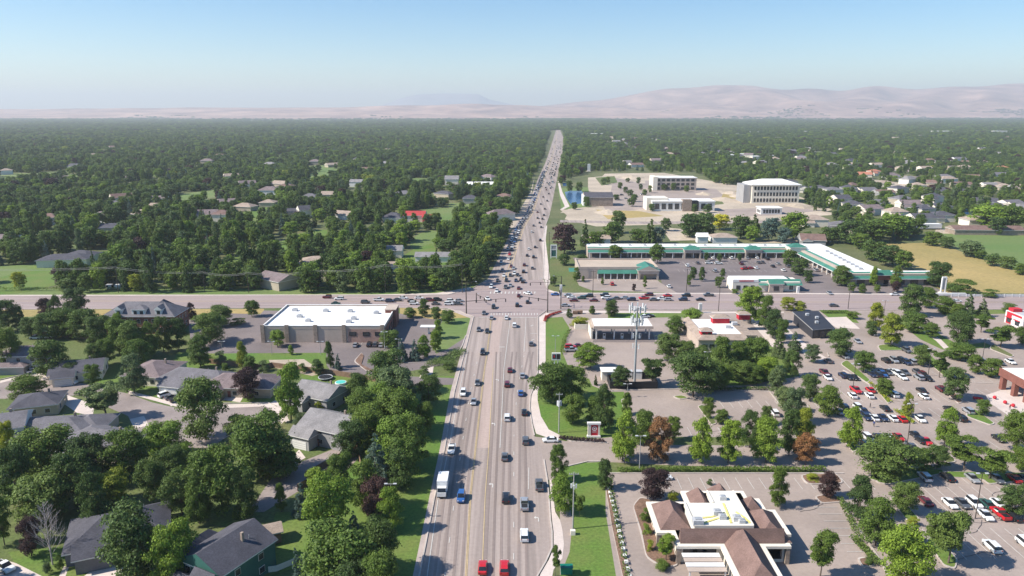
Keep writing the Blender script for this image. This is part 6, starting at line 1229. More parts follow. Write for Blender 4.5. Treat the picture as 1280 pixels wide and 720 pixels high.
T_('in the bottom left gardens', [(60, 536, 612, 92, 'R', 'mid'), (112, 545, 612, 60, 'R', 'dark'), (157, 540, 606, 66, 'R', 'mid'), (207, 530, 582, 66, 'R', 'bright'), (278, 560, 650, 76, 'R', 'mid'), (143, 590, 636, 48, 'R', 'yellow-green'), (55, 598, 664, 90, 'R', 'olive'), (228, 590, 650, 50, 'R', 'olive'), (215, 560, 602, 46, 'R', 'olive'), (40, 648, 700, 36, 'R', 'purple'), (172, 636, 740, 92, 'R', 'olive'), (222, 658, 745, 66, 'R', 'bright'),
   (6, 620, 686, 34, 'R', 'mid'), (8, 528, 580, 26, 'R', 'yellow-green'), (24, 560, 640, 50, 'R', 'dark'), (190, 575, 632, 44, 'R', 'dark'), (100, 566, 640, 60, 'R', 'dark'), (125, 590, 668, 44, 'O', 'dark'), (250, 595, 660, 40, 'O', 'mid'), (308, 590, 655, 40, 'R', 'dark'), (128, 678, 702, 22, 'B', 'mid'), (60, 700, 718, 14, 'B', 'grey-green'), (294, 632, 650, 8, 'C', 'bright'), (75, 690, 712, 14, 'B', 'mid')])
T_('near the cul-de-sac', [(258, 476, 556, 60, 'R', 'olive'), (364, 457, 529, 36, 'O', 'bright'), (326, 522, 604, 82, 'R', 'mid'), (350, 545, 602, 56, 'O', 'mid'), (168, 442, 494, 34, 'O', 'grey-green'), (133, 482, 528, 56, 'V', 'grey-green'), (36, 474, 502, 42, 'R', 'mid'), (118, 456, 484, 20, 'R', 'mid'), (310, 462, 502, 38, 'R', 'purple'), (207, 472, 491, 14, 'B', 'dark'), (314, 484, 502, 12, 'B', 'bright'), (375, 512, 532, 18, 'B', 'grey-green'), (300, 520, 560, 40, 'O', 'olive'), (232, 545, 580, 34, 'B', 'bright'), (12, 412, 466, 30, 'R', 'mid'), (62, 428, 474, 44, 'R', 'mid'), (88, 448, 474, 22, 'B', 'dark'), (120, 430, 462, 24, 'R', 'olive'), (398, 500, 516, 14, 'B', 'yellow-green')])
T_('around the brick inn', [(12, 376, 416, 32, 'R', 'dark'), (27, 382, 412, 15, 'C', 'blue-grey'), (58, 374, 402, 20, 'R', 'purple'), (71, 369, 412, 20, 'O', 'dark'), (98, 361, 402, 34, 'R', 'dark'), (84, 386, 424, 36, 'R', 'mid'), (108, 388, 426, 40, 'R', 'mid'), (62, 392, 426, 30, 'R', 'olive'), (124, 396, 434, 34, 'R', 'dark'), (150, 398, 446, 34, 'O', 'mid'), (168, 403, 452, 34, 'R', 'olive'), (188, 402, 448, 24, 'O', 'mid'), (205, 396, 442, 24, 'O', 'dark'), (223, 399, 440, 26, 'O', 'dark'), (148, 392, 420, 18, 'O', 'bright'), (240, 378, 402, 13, 'O', 'purple'), (262, 392, 432, 42, 'R', 'olive'), (278, 382, 410, 28, 'R', 'olive'), (251, 420, 462, 30, 'O', 'mid'), (135, 425, 458, 26, 'R', 'mid'), (175, 425, 462, 30, 'R', 'mid'), (40, 398, 424, 26, 'R', 'dark'), (295, 396, 406, 18, 'B', 'olive')])
T_('around the pharmacy car park', [(347, 413, 435, 20, 'R', 'bright'), (413, 428, 461, 13, 'P', 'dark'), (423, 441, 463, 10, 'C', 'blue-grey'), (488, 414, 436, 28, 'R', 'mid'), (503, 423, 453, 17, 'C', 'blue-grey'), (520, 424, 452, 17, 'C', 'blue-grey'), (530, 419, 449, 19, 'O', 'bright'), (545, 414, 440, 15, 'O', 'bright'), (548, 400, 424, 14, 'O', 'bright'), (529, 374, 396, 17, 'O', 'olive'), (513, 385, 398, 16, 'R', 'mid'), (545, 384, 401, 14, 'R', 'olive'), (561, 388, 405, 18, 'R', 'mid'), (315, 376, 397, 18, 'R', 'mid'), (275, 436, 454, 18, 'B', 'grey-green'), (303, 428, 462, 15, 'P', 'yellow-green'), (312, 446, 464, 18, 'R', 'mid'), (329, 448, 464, 16, 'B', 'grey-green'), (282, 452, 464, 12, 'B', 'mid'), (364, 432, 444, 8, 'R', 'bright'), (304, 396, 404, 8, 'B', 'mid'), (365, 450, 463, 14, 'B', 'mid'), (378, 452, 466, 12, 'B', 'mid'), (398, 450, 470, 16, 'R', 'dark'), (448, 467, 497, 24, 'R', 'dark'), (560, 450, 462, 26, 'B', 'olive'), (530, 455, 468, 16, 'B', 'olive')])
T_('in the belt beside the road', [(486, 440, 500, 52, 'R', 'olive'), (493, 460, 520, 50, 'R', 'grey-green'), (507, 462, 508, 32, 'C', 'blue-grey'), (536, 470, 508, 30, 'R', 'olive'), (452, 487, 540, 40, 'R', 'mid'), (495, 488, 548, 62, 'R', 'mid'), (500, 522, 590, 62, 'R', 'bright'), (462, 508, 562, 54, 'R', 'mid'), (516, 520, 590, 50, 'R', 'mid'), (440, 528, 578, 40, 'R', 'dark'), (470, 544, 614, 42, 'C', 'blue-grey'), (424, 568, 610, 36, 'R', 'mid'), (377, 600, 648, 24, 'C', 'blue-grey'), (415, 596, 676, 60, 'R', 'bright'), (470, 600, 652, 44, 'R', 'purple'), (441, 638, 672, 20, 'C', 'blue-grey'), (425, 656, 750, 94, 'R', 'mid'), (376, 684, 738, 22, 'C', 'blue-grey'), (500, 560, 615, 40, 'O', 'dark'), (352, 606, 642, 16, 'O', 'mid'), (446, 700, 770, 60, 'R', 'dark'), (395, 586, 612, 26, 'R', 'bright'), (478, 478, 528, 40, 'O', 'bright'), (458, 575, 640, 44, 'O', 'mid'), (488, 610, 668, 34, 'O', 'bright'), (512, 500, 548, 30, 'R', 'bright'), (448, 468, 506, 26, 'O', 'olive'), (505, 548, 608, 42, 'R', 'mid'), (472, 650, 722, 52, 'R', 'dark'), (478, 690, 770, 50, 'R', 'mid'), (532, 505, 545, 26, 'R', 'mid')])
T_('around the fuel station', [(690, 456, 508, 50, 'R', 'mid'), (714, 458, 500, 38, 'R', 'mid'), (716, 495, 532, 32, 'R', 'mid'), (755, 482, 542, 30, 'O', 'dark'), (743, 496, 532, 22, 'O', 'mid'), (738, 431, 463, 34, 'R', 'bright'), (776, 460, 487, 24, 'R', 'dark'), (815, 450, 486, 32, 'V', 'dark'), (834, 418, 455, 32, 'R', 'olive'), (856, 427, 458, 24, 'R', 'olive'), (866, 442, 500, 54, 'R', 'dark'), (890, 452, 490, 34, 'R', 'mid'), (783, 492, 520, 16, 'O', 'mid'), (764, 376, 396, 20, 'R', 'dark'), (843, 396, 419, 24, 'R', 'mid'), (864, 390, 409, 30, 'R', 'bright'), (725, 396, 408, 26, 'B', 'yellow-green'), (712, 386, 398, 8, 'O', 'dark'), (740, 382, 393, 9, 'O', 'mid'), (745, 468, 482, 6, 'C', 'dark'), (710, 455, 468, 10, 'B', 'mid'), (870, 410, 421, 10, 'B', 'dark')])
T_('around the white roofed restaurant', [(899, 422, 474, 32, 'O', 'mid'), (876, 434, 466, 24, 'R', 'olive'), (923, 428, 468, 28, 'O', 'mid'), (944, 424, 466, 34, 'R', 'mid'), (938, 359, 405, 36, 'O', 'bright'), (956, 370, 412, 22, 'O', 'mid'), (966, 388, 424, 26, 'R', 'dark'), (985, 372, 389, 19, 'R', 'yellow-green'), (1000, 377, 390, 15, 'R', 'yellow-green'), (972, 418, 447, 22, 'C', 'grey-green'), (993, 414, 441, 20, 'C', 'grey-green'), (1016, 431, 454, 19, 'R', 'grey-green'), (990, 439, 472, 22, 'R', 'olive'), (957, 448, 478, 36, 'R', 'bright'), (925, 454, 480, 38, 'R', 'olive'), (942, 456, 482, 26, 'R', 'mid'), (905, 458, 486, 24, 'R', 'mid'), (976, 400, 430, 14, 'R', 'mid')])
T_('along the entrance road', [(778, 514, 580, 36, 'O', 'bright'), (806, 513, 560, 32, 'O', 'mid'), (822, 524, 580, 38, 'O', 'orange'), (842, 522, 552, 18, 'R', 'mid'), (876, 524, 582, 32, 'O', 'bright'), (910, 526, 582, 32, 'O', 'bright'), (937, 514, 562, 26, 'O', 'dark'), (957, 522, 582, 36, 'O', 'bright'), (986, 514, 572, 30, 'O', 'dark'), (1007, 545, 584, 28, 'R', 'orange'), (1005, 512, 558, 30, 'O', 'yellow-green'), (886, 497, 524, 15, 'R', 'mid'), (902, 513, 532, 18, 'R', 'mid'), (700, 556, 604, 24, 'O', 'mid'), (705, 596, 646, 32, 'R', 'bright'), (757, 574, 614, 22, 'O', 'dark'), (724, 620, 648, 16, 'V', 'mid'), (817, 586, 628, 34, 'R', 'purple'), (694, 684, 722, 15, 'V', 'mid')])
T_('left of the big car park', [(957, 508, 532, 16, 'R', 'dark'), (991, 486, 532, 28, 'R', 'grey-green'), (970, 460, 496, 22, 'R', 'grey-green'), (980, 484, 516, 26, 'R', 'grey-green'), (1012, 469, 502, 26, 'R', 'olive'), (1033, 484, 522, 32, 'R', 'mid'), (1062, 508, 562, 30, 'O', 'bright'), (1050, 412, 447, 34, 'R', 'olive'), (1079, 440, 467, 28, 'R', 'mid'), (1104, 474, 496, 22, 'R', 'mid')])
T_('around the brown roofed building', [(972, 587, 637, 26, 'O', 'mid'), (1035, 591, 624, 24, 'R', 'purple'), (1072, 598, 655, 36, 'O', 'dark'), (1094, 622, 688, 42, 'O', 'mid'), (1025, 668, 726, 40, 'V', 'mid'), (1130, 664, 745, 68, 'R', 'bright'), (832, 671, 704, 26, 'V', 'bright'), (841, 611, 628, 16, 'B', 'yellow-green'), (807, 630, 652, 14, 'B', 'mid'), (808, 652, 668, 12, 'B', 'bright'), (812, 672, 688, 12, 'B', 'yellow-green'), (828, 700, 712, 24, 'B', 'mid'), (1016, 590, 600, 18, 'B', 'yellow-green'), (1086, 696, 706, 14, 'B', 'olive'), (887, 597, 606, 8, 'B', 'olive')])
T_('on lower car park islands', [(1185, 640, 712, 54, 'V', 'olive'), (1168, 648, 690, 34, 'V', 'olive'), (1130, 604, 645, 34, 'R', 'olive'), (1141, 644, 656, 16, 'B', 'yellow-green'), (1267, 609, 648, 38, 'R', 'olive'), (1108, 552, 606, 72, 'R', 'olive'), (1150, 562, 592, 30, 'R', 'mid'), (1172, 558, 588, 26, 'R', 'olive'), (1205, 550, 592, 48, 'V', 'mid'), (1236, 562, 604, 48, 'V', 'mid'), (1268, 514, 568, 38, 'R', 'mid'), (1180, 509, 560, 26, 'O', 'bright'), (1275, 560, 590, 26, 'R', 'mid')])
T_('on upper car park islands', [(1134, 491, 522, 15, 'O', 'yellow-green'), (1227, 500, 520, 18, 'R', 'mid'), (1191, 461, 502, 30, 'R', 'olive'), (1150, 432, 458, 24, 'R', 'olive'), (1174, 440, 474, 28, 'V', 'mid'), (1200, 430, 453, 32, 'R', 'mid'), (1219, 444, 468, 17, 'R', 'mid'), (1238, 449, 473, 26, 'R', 'mid')])
T_('north of the big car park', [(1113, 393, 434, 32, 'O', 'yellow-green'), (1093, 379, 413, 23, 'O', 'yellow-green'), (1089, 402, 420, 14, 'R', 'olive'), (1137, 356, 396, 34, 'O', 'olive'), (1158, 360, 386, 22, 'R', 'mid'), (1143, 391, 417, 32, 'R', 'mid'), (1163, 404, 423, 19, 'R', 'mid'), (1195, 389, 433, 30, 'R', 'dark'), (1208, 400, 428, 18, 'R', 'mid'), (1180, 372, 393, 28, 'R', 'mid'), (1196, 380, 398, 16, 'R', 'mid'), (1209, 365, 397, 20, 'C', 'grey-green'), (1228, 373, 397, 18, 'C', 'grey-green'), (1226, 394, 417, 26, 'V', 'mid'), (1250, 408, 436, 34, 'V', 'mid'), (1278, 409, 432, 18, 'R', 'mid'), (1066, 388, 398, 20, 'B', 'mid'), (1262, 380, 390, 24, 'B', 'olive')])
T_('around the shopping plaza', [(769, 307, 323, 20, 'R', 'mid'), (822, 306, 330, 19, 'R', 'mid'), (987, 313, 333, 20, 'R', 'mid'), (999, 323, 345, 22, 'R', 'dark'), (1010, 338, 354, 12, 'R', 'dark'), (1052, 333, 358, 24, 'R', 'mid'), (1091, 334, 358, 11, 'P', 'bright'), (1119, 332, 360, 16, 'O', 'mid'), (1172, 328, 360, 30, 'R', 'dark'), (883, 316, 326, 7, 'R', 'dark'), (899, 317, 327, 7, 'R', 'dark'), (924, 317, 327, 7, 'R', 'dark'), (866, 334, 350, 9, 'R', 'dark'), (876, 334, 352, 8, 'R', 'dark'), (897, 346, 360, 9, 'R', 'dark'), (861, 344, 358, 7, 'O', 'mid'), (902, 336, 352, 8, 'O', 'olive'), (721, 334, 352, 10, 'O', 'olive'), (729, 345, 353, 5, 'O', 'mid'), (753, 347, 356, 5, 'O', 'mid'), (692, 345, 358, 10, 'R', 'olive'), (806, 345, 361, 5, 'O', 'mid'), (792, 355, 364, 5, 'R', 'purple'), (919, 360, 367, 12, 'B', 'mid'), (935, 362, 367, 12, 'B', 'mid'), (1064, 353, 366, 10, 'R', 'mid'), (1077, 355, 367, 10, 'R', 'mid'), (1096, 356, 366, 8, 'R', 'mid'), (1120, 352, 366, 12, 'R', 'purple'), (1202, 348, 366, 40, 'B', 'mid'), (1236, 362, 371, 22, 'B', 'mid')])
T_('behind the shopping plaza', [(705, 280, 318, 34, 'R', 'purple'), (731, 268, 308, 14, 'C', 'dark'), (744, 290, 312, 24, 'R', 'mid'), (772, 264, 292, 20, 'R', 'dark'), (765, 278, 304, 26, 'R', 'mid'), (797, 290, 304, 24, 'R', 'mid'), (811, 271, 306, 20, 'C', 'dark'), (823, 284, 305, 18, 'R', 'blue-grey'), (832, 273, 289, 14, 'R', 'dark'), (712, 226, 240, 9, 'R', 'dark'), (724, 228, 240, 10, 'R', 'mid'), (733, 246, 259, 8, 'R', 'mid'), (718, 253, 262, 9, 'R', 'mid'), (862, 268, 297, 32, 'R', 'dark'), (880, 267, 297, 32, 'R', 'dark'), (899, 268, 288, 26, 'R', 'yellow'), (925, 271, 299, 28, 'R', 'dark'), (943, 267, 291, 16, 'C', 'dark'), (941, 283, 302, 20, 'R', 'bright'), (961, 273, 302, 24, 'R', 'blue-grey'), (992, 262, 300, 38, 'R', 'bright'), (980, 285, 304, 20, 'R', 'blue-grey'), (1008, 290, 304, 18, 'R', 'olive'), (1035, 284, 304, 26, 'R', 'olive'), (1062, 276, 306, 34, 'R', 'dark'), (1090, 278, 304, 40, 'R', 'mid'), (1118, 270, 300, 42, 'R', 'bright'), (1140, 272, 296, 30, 'R', 'mid'), (1092, 302, 326, 30, 'R', 'dark'), (1112, 308, 334, 34, 'R', 'dark'), (1128, 314, 338, 22, 'R', 'mid'), (1075, 292, 312, 22, 'R', 'mid'), (1182, 296, 311, 18, 'R', 'olive'), (1165, 290, 308, 22, 'R', 'mid'), (1212, 305, 322, 28, 'R', 'grey-green'), (1224, 312, 324, 16, 'R', 'mid'), (1241, 318, 333, 19, 'R', 'olive'), (1258, 321, 337, 20, 'R', 'olive'), (1277, 330, 344, 20, 'R', 'mid'), (1234, 252, 288, 46, 'R', 'bright'), (1262, 256, 288, 30, 'R', 'mid'), (1245, 272, 294, 20, 'R', 'dark'), (705, 318, 332, 16, 'R', 'dark'), (728, 318, 332, 14, 'R', 'dark')])
ro = random.Random(12)
for q in TR: q.append(0)
for px, py in ((775, 236), (782, 241), (788, 246), (793, 252), (801, 238), (806, 244), (812, 241), (798, 230), (760, 229), (755, 231), (785, 228), (770, 250), (830, 238), (842, 238), (858, 240), (815, 264), (826, 262), (868, 266), (884, 266), (790, 258)):
    p = S(px, py); TR.append([p.x, p.y, ro.uniform(5, 8), ro.uniform(5, 8.5), 'round', ro.choice(['mid', 'dark', 'olive']), 'in the office car parks', 'trees in the office car parks', px, 1])
NEAR = len(TR)
# --- everything else: the woods and gardens of the valley
rh = random.Random(31); RH = []
def far_house(side, n, y0, y1):
    k = 0
    while k < n:
        py = y0+(y1-y0)*rh.random(); px = rh.uniform(5, 640) if side == 'left' else rh.uniform(740, 1275)
        if side == 'right' and 210 < py and px < 1000: continue
        p = S(px, py)
        if any((p.x-q[0])**2+(p.y-q[1])**2 < 900 for q in RH): continue
        RH.append((p.x, p.y, rh.uniform(14, 22), side, px, py)); k += 1
far_house('left', 62, 162, 280); far_house('right', 84, 163, 236)
RH.sort(key=lambda q: q[4]); rcol = {}
for q in RH: q_ = rh.choice(['rd', 'rg', 'rt', 'rl', 'rm', 'rb', 'rt']); rcol[q] = q_
tot = {}
for q in RH: tot[(q[3], rcol[q])] = tot.get((q[3], rcol[q]), 0)+1
sn = {}
for q in RH:
    kk = (q[3], rcol[q]); i = sn.get(kk, 0); sn[kk] = i+1
    house('house', '%s roofed small house in the far %s valley woods%s' % (WN[rcol[q]], 'western' if q[3] == 'left' else 'eastern', ordinal(i, tot[kk])), 0, 0, q[2], rh.uniform(11, 14), rh.uniform(-40, 40), rh.choice([3.6, 5.6]), rh.uniform(2.6, 3.8), rh.choice(['hip', 'gable']), rh.choice(['cream', 'whitew', 'tanw']), rcol[q], small=True, group='small houses in the far woods', at=Vector((q[0], q[1], 0)))
PATCH = []
def patches(n, x0, x1, y0, y1, ms):
    for i in range(n):
        px, py = rh.uniform(x0, x1), y0+(y1-y0)*rh.random()**1.2; p = S(px, py); a, b_ = rh.uniform(10, 26)*(1+p.y/3000), rh.uniform(26, 50)*(1+p.y/900); k = rh.randint(6, 8); t0 = rh.uniform(0, 6)
        q = [(p.x+a*math.cos(t0+t*6.283/k)*rh.uniform(.7, 1), p.y+b_*math.sin(t0+t*6.283/k)*rh.uniform(.7, 1)) for t in range(k)]
        if any(abs(u[0]-p.x) < 60 and abs(u[1]-p.y) < 60 for u in PATCH) or px > 640 and py > 208 and px < 1010: continue
        if abs(p.x-p.y*.061) < 50+a: continue
        PATCH.append((p.x, p.y)); area('clearing', rh.choice(ms), q, True); PQ.append(q)
PQ = []
patches(66, 5, 620, 185, 345, ['grass', 'meadow', 'meadow', 'grassd', 'grass', 'grassd']); patches(34, 715, 1275, 172, 232, ['meadow', 'dirt', 'grassd', 'lot', 'grass'])
def inside(x, y, P):
    c = False; j = len(P)-1
    for i in range(len(P)):
        if (P[i][1] > y) != (P[j][1] > y) and x < (P[j][0]-P[i][0])*(y-P[i][1])/(P[j][1]-P[i][1])+P[i][0]: c = not c
        j = i
    return c
AV = [wl(p) for p in ([q for _, q in CLR]+[
      [(676, 366), (676, 300), (690, 262), (696, 232), (735, 214), (800, 215), (870, 216), (900, 232), (1005, 226), (1012, 262), (1040, 268), (1040, 300), (1120, 304), (1160, 280), (1500, 280), (1700, 372), (676, 372)]])]
RL = [tuple(S(x-8 if y < 300 else x-5, y)[:2]) for x, y in [(570, 372), (592, 362)]+FL]; RRr = [tuple(S(x+3, y)[:2]) for x, y in [(700, 372)]+FR]
AV.append(RL+RRr[::-1]); AV += PQ; AV = [(p, min(a[0] for a in p), max(a[0] for a in p), min(a[1] for a in p), max(a[1] for a in p)) for p in AV]
HS_ = [(S(px, py).x, S(px, py).y, max(w, d)*.62, w) for px, py, w, d, *_ in FARH]+[(S(px, py).x, S(px, py).y, 11, 18) for px, py, _ in SUB]+[(q[0], q[1], 11, q[2]) for q in RH]+[(S(px, py).x, S(px, py).y+20, min(60, wp/PM(py)*.6), min(200, wp/PM(py))) for px, py, wp in FW]
def free(x, y):
    for p, a, b_, c, d in AV:
        if a < x < b_ and c < y < d and inside(x, y, p): return False
    for hx, hy, rr, w in HS_:
        if (x-hx)**2+(y-hy-4)**2 < rr*rr: return False
        if abs(x-hx) < w*.5 and 0 < hy-y < 10+hy*.045: return False     # front gardens stay open
    return True
Yf = S(640, 365).y+3
pts = []; r = np.random.default_rng(77)
cell = 8.2; y = Yf
ph = r.uniform(0, 6.28, 12)
def dens_f(x, y): return .5+.5*math.sin(x*.011+ph[0]+1.7*math.sin(y*.009+ph[1]))*math.sin(y*.013+ph[2]+1.3*math.sin(x*.007))
while y < 3600:
    cell = 8.4 if y < 700 else 9.6 if y < 1300 else 13.5 if y < 2200 else 19
    hw = y*.78+60; n = int(2*hw/cell); xs_ = -hw+cell*np.arange(n)+r.uniform(-.48, .48, n)*cell; yy = y+r.uniform(-.5, .5, n)*cell
    for x, q in zip(xs_, yy):
        D = dens_f(x, q); right = x > 60+q*.06
        keep = .92 if D > .42 else .55
        if right: keep *= .8 if q < 1300 else .84
        if r.random() < keep: pts.append((x, q, cell))
    y += cell*.93
pts = [p for p in pts if free(p[0], p[1])]
# distance LOD beyond, thinner and larger clumps up to the foot of the hills
y = 3600
while y < 10600:
    cell = 26 if y < 5500 else 42; hw = y*.74; n = int(2*hw/cell); xs_ = -hw+cell*np.arange(n)+r.uniform(-.5, .5, n)*cell
    for x in xs_:
        edge = 8300+900*math.sin(x*.0011+1)+700*math.sin(x*.0037)+500*math.sin(x*.009+y*.002)
        if r.random() < (.93 if y < edge else .10): pts.append((x, y+r.uniform(-.5, .5)*cell, cell))
    y += cell*.95
print('VALLEY TREES', len(pts))
KIND = [('round', 'mid'), ('round', 'dark'), ('round', 'olive'), ('oval', 'mid'), ('oval', 'dark'), ('round', 'bright'), ('cone', 'dark'), ('oval', 'grey-green'), ('round', 'purple'), ('cone', 'blue-grey'), ('oval', 'bright'), ('round', 'yellow-green')]
KW = np.array([.21, .20, .13, .12, .11, .09, .06, .04, .02, .02, .015, .005]); KW /= KW.sum()
hills_n = np.array(pts); 
def attrs(x, y, cell):
    k = int(r.choice(len(KIND), p=KW)); D = dens_f(x*.7+90, y*.7); h = r.uniform(5.5, 11)+(6*D*r.random() if x < 60 else 2.5*r.random()); w = max(7.5, cell*1.08)*r.uniform(.7, 1.35)
    if x > 60+y*.06 and y < 1300: w *= .8; h *= .85
    if KIND[k][0] in ('oval',): w *= .8; h *= 1.2
    if KIND[k][0] == 'cone': w *= .62; h *= 1.15
    if cell > 15: h *= .95
    return k, w, h
VT = [(x, y, *attrs(x, y, c), c) for x, y, c in pts]
VT.sort(key=lambda q: q[1])
budget = 305-sum(1 for q in TR if q[4] != 'bush')
def inview(x, y): return abs(x)/(y*math.cos(PITCH)+CH*math.sin(PITCH))*FP < 636
ind, rest = [], []
for q in VT:
    (ind if len(ind) < budget and inview(q[0], q[1]) and q[0] < 0 or (len(ind) < budget and inview(q[0], q[1]) and q[1] < 420) else rest).append(q)
print('near trees', NEAR, 'individual woods trees', len(ind), 'woodland', len(rest))
for x, y, k, w, h, c in ind:
    sh, co = KIND[k]; TR.append([x, y, w, h, sh, co, 'at the front of the woods', 'trees at the front of the woods', x/y, 1])
cnt = {}; 
for i, q in enumerate(TR): cnt.setdefault((q[4], q[5], q[6]), []).append(i)
lab = {}
for k, ix in cnt.items():
    ix.sort(key=lambda i: TR[i][0]/TR[i][1])
    for j, i in enumerate(ix):
        noun = 'shrub' if k[0] == 'bush' else ('spruce' if k[0] == 'cone' else 'tree'); lab[i] = '%s %s %s %s%s' % (SHL[k[0]] if k[0] != 'cone' else 'tall', CLL[k[1]], noun, k[2], ordinal(j, len(ix)))
rt = random.Random(99)
NMT = {'round': 'broadleaf_tree', 'oval': 'upright_tree', 'vase': 'spreading_tree', 'cone': 'spruce_tree', 'column': 'columnar_tree', 'bush': 'shrub'}
for i, q in enumerate(TR):
    x, y, w, h, sh, co, ctx, grp, cx, lod = q[:10]; var = rt.randrange(3 if sh in ('round', 'oval') else 2)
    if lod == 0 and y > 360: lod = 1
    me = crown_mesh(sh, var, co, lod); z0 = {'round': .06, 'oval': .05, 'vase': .02, 'cone': .02, 'column': .02, 'bush': 0}[sh]*h; rz = rt.uniform(0, 6.28)
    if sh == 'bush':
        o = put('shrub', me, None, (x, y, ZT*.0), rz, (w, w, h)); tag(o, lab[i], 'shrub', 'shrubs '+ctx); continue
    o = empty(NMT[sh], (x, y, 0), rz); tag(o, lab[i], 'tree', 'trees '+ctx)
    kx = rt.uniform(.9, 1.16); put('crown', me, o, (0, 0, z0), None, (w*kx, w*(2.06-kx), h-z0)).rotation_euler = (rt.uniform(-.07, .07), rt.uniform(-.07, .07), 0); put('trunk', trunk_mesh(sh, var), o, None, None, (w*.9 if sh != 'cone' else w, w*.9 if sh != 'cone' else w, h*.95))
# bare tree
def bare(px, yb, yt, wpx, label):
    p = S(px, yb); h = HT(px, yb, yt); r_ = random.Random(3); o = empty('bare_tree', tuple(p)); tag(o, label, 'tree'); b = MB(); b.tube((0, 0, 0), (0, 0, h*.95), .16, .03, mt['barew'], 8); b.build('trunk', o)
    b = MB()
    def br(s, d, L, rr, n):
        e = s+d*L; b.tube(s, e, rr, rr*.55, mt['barew'], 4, False)
        if n:
            for k in range(4): dd = (d+Vector((r_.uniform(-.6, .6), r_.uniform(-.6, .6), r_.uniform(.0, .5)))).normalized(); br(s.lerp(e, r_.uniform(.35, 1)), dd, L*r_.uniform(.45, .65), rr*.5, n-1)
    for k in range(30): z = h*(.15+.75*k/30); a = k*2.4; L = (h-z)*.33+.4; br(Vector((0, 0, z)), Vector((math.cos(a)*.6, math.sin(a)*.6, .8)).normalized(), L, .05, 2)
    b.build('branches', o)
bare(66, 706, 624, 36, 'bare pale leafless tree on the lawn in front of a purple leaved tree'); 
# hedge rows
def hedge(pts_, w, h, colr, label, n=1400):
    L = dens(wl(pts_), 1.0); r_ = np.random.default_rng(len(label)); A = np.array(L); k = r_.integers(0, len(A), n*2); P = np.zeros((len(k), 3)); P[:, :2] = A[k]+r_.uniform(-w/2, w/2, (len(k), 2)); P[:, 2] = ZT+h*r_.uniform(.1, 1, len(k))**.5*(1-.25*r_.random(len(k)))
    v = quads(P, np.tile(np.array([[0, -.2, .8]]), (len(k), 1)), np.full(len(k), .16), r_).reshape(-1, 3); me = bpy.data.meshes.new('hedge'); kk = len(v)//4; me.vertices.add(len(v)); me.vertices.foreach_set('co', v.ravel()); me.loops.add(len(v)); me.loops.foreach_set('vertex_index', np.arange(len(v), dtype=np.int32)); me.polygons.add(kk)
    me.polygons.foreach_set('loop_start', np.arange(0, len(v), 4, dtype=np.int32)); me.polygons.foreach_set('loop_total', np.full(kk, 4, dtype=np.int32)); me.update(); me.materials.append(mt['leaf_'+colr]); return tag(put('hedge', me), label, 'hedge')
hedge([(776, 590), (870, 589), (1000, 589), (1028, 588)], 1.6, 1.1, 'mid', 'long low hedge above the car park of the brown roofed building', 2600)
hedge([(762, 600), (770, 650), (784, 720), (792, 760)], 1.2, .8, 'mid', 'low planting strip with purple shrubs along the curved drive', 500)
hedge([(1088, 480), (1112, 503)], 1.2, .8, 'yellow-green', 'low shrubs on a narrow car park island', 250); hedge([(1142, 440), (1180, 468)], 1.6, 1.2, 'olive', 'mixed shrubs along the upper car park island', 500)
hedge([(1120, 515), (1140, 529)], 1.2, .8, 'yellow-green', 'low yellow shrubs on the middle car park island', 250); hedge([(702, 549), (722, 551), (752, 553)], 1.4, .9, 'purple', 'low dark shrubs below the red store sign', 500); hedge([(690, 470), (690, 452)], 1, .7, 'mid', 'low shrubs at the fuel price sign', 150)
hedge([(1068, 676), (1096, 706)], 1.6, 1.0, 'olive', 'rough shrubs on the kerb island right of the empty car park', 500); hedge([(1050, 626), (1062, 650), (1074, 676)], 1.4, .9, 'olive', 'shrubs under the dark trees right of the empty car park', 400)
hedge([(703, 443), (706, 424), (712, 414)], 1.6, 1.0, 'mid', 'dark curved hedge left of the fuel station yard', 500); hedge([(872, 489), (962, 487)], 1.4, 1.0, 'dark', 'dark hedge under the restaurant trees', 900)
hedge([(540, 456), (562, 449), (575, 440)], 5, 1.1, 'olive', 'wide mixed planting beside the slip road', 1600); hedge([(1030, 391), (1058, 391)], 3, 1.0, 'mid', 'low planting beside the cafe forecourt', 700); hedge([(240, 446), (330, 459)], 2, 1.0, 'mid', 'rough hedge at the lower edge of the pharmacy lawn', 700)
hedge([(0, 363.5), (150, 363), (300, 362)], 2.4, 1.8, 'mid', 'long clipped hedge along the left verge of the cross road', 2600); hedge([(395, 363), (470, 363), (570, 360)], 2.4, 1.8, 'mid', 'clipped hedge along the verge left of the junction', 2000)
# flower beds by the junction
hedge([(683, 398), (688, 394.5), (700, 391)], 1.3, .8, 'red', 'dark red flower planting along the junction corner', 600); hedge([(681, 402), (683, 396)], 1.2, .7, 'red', 'red flowers at the sidewalk corner', 200)
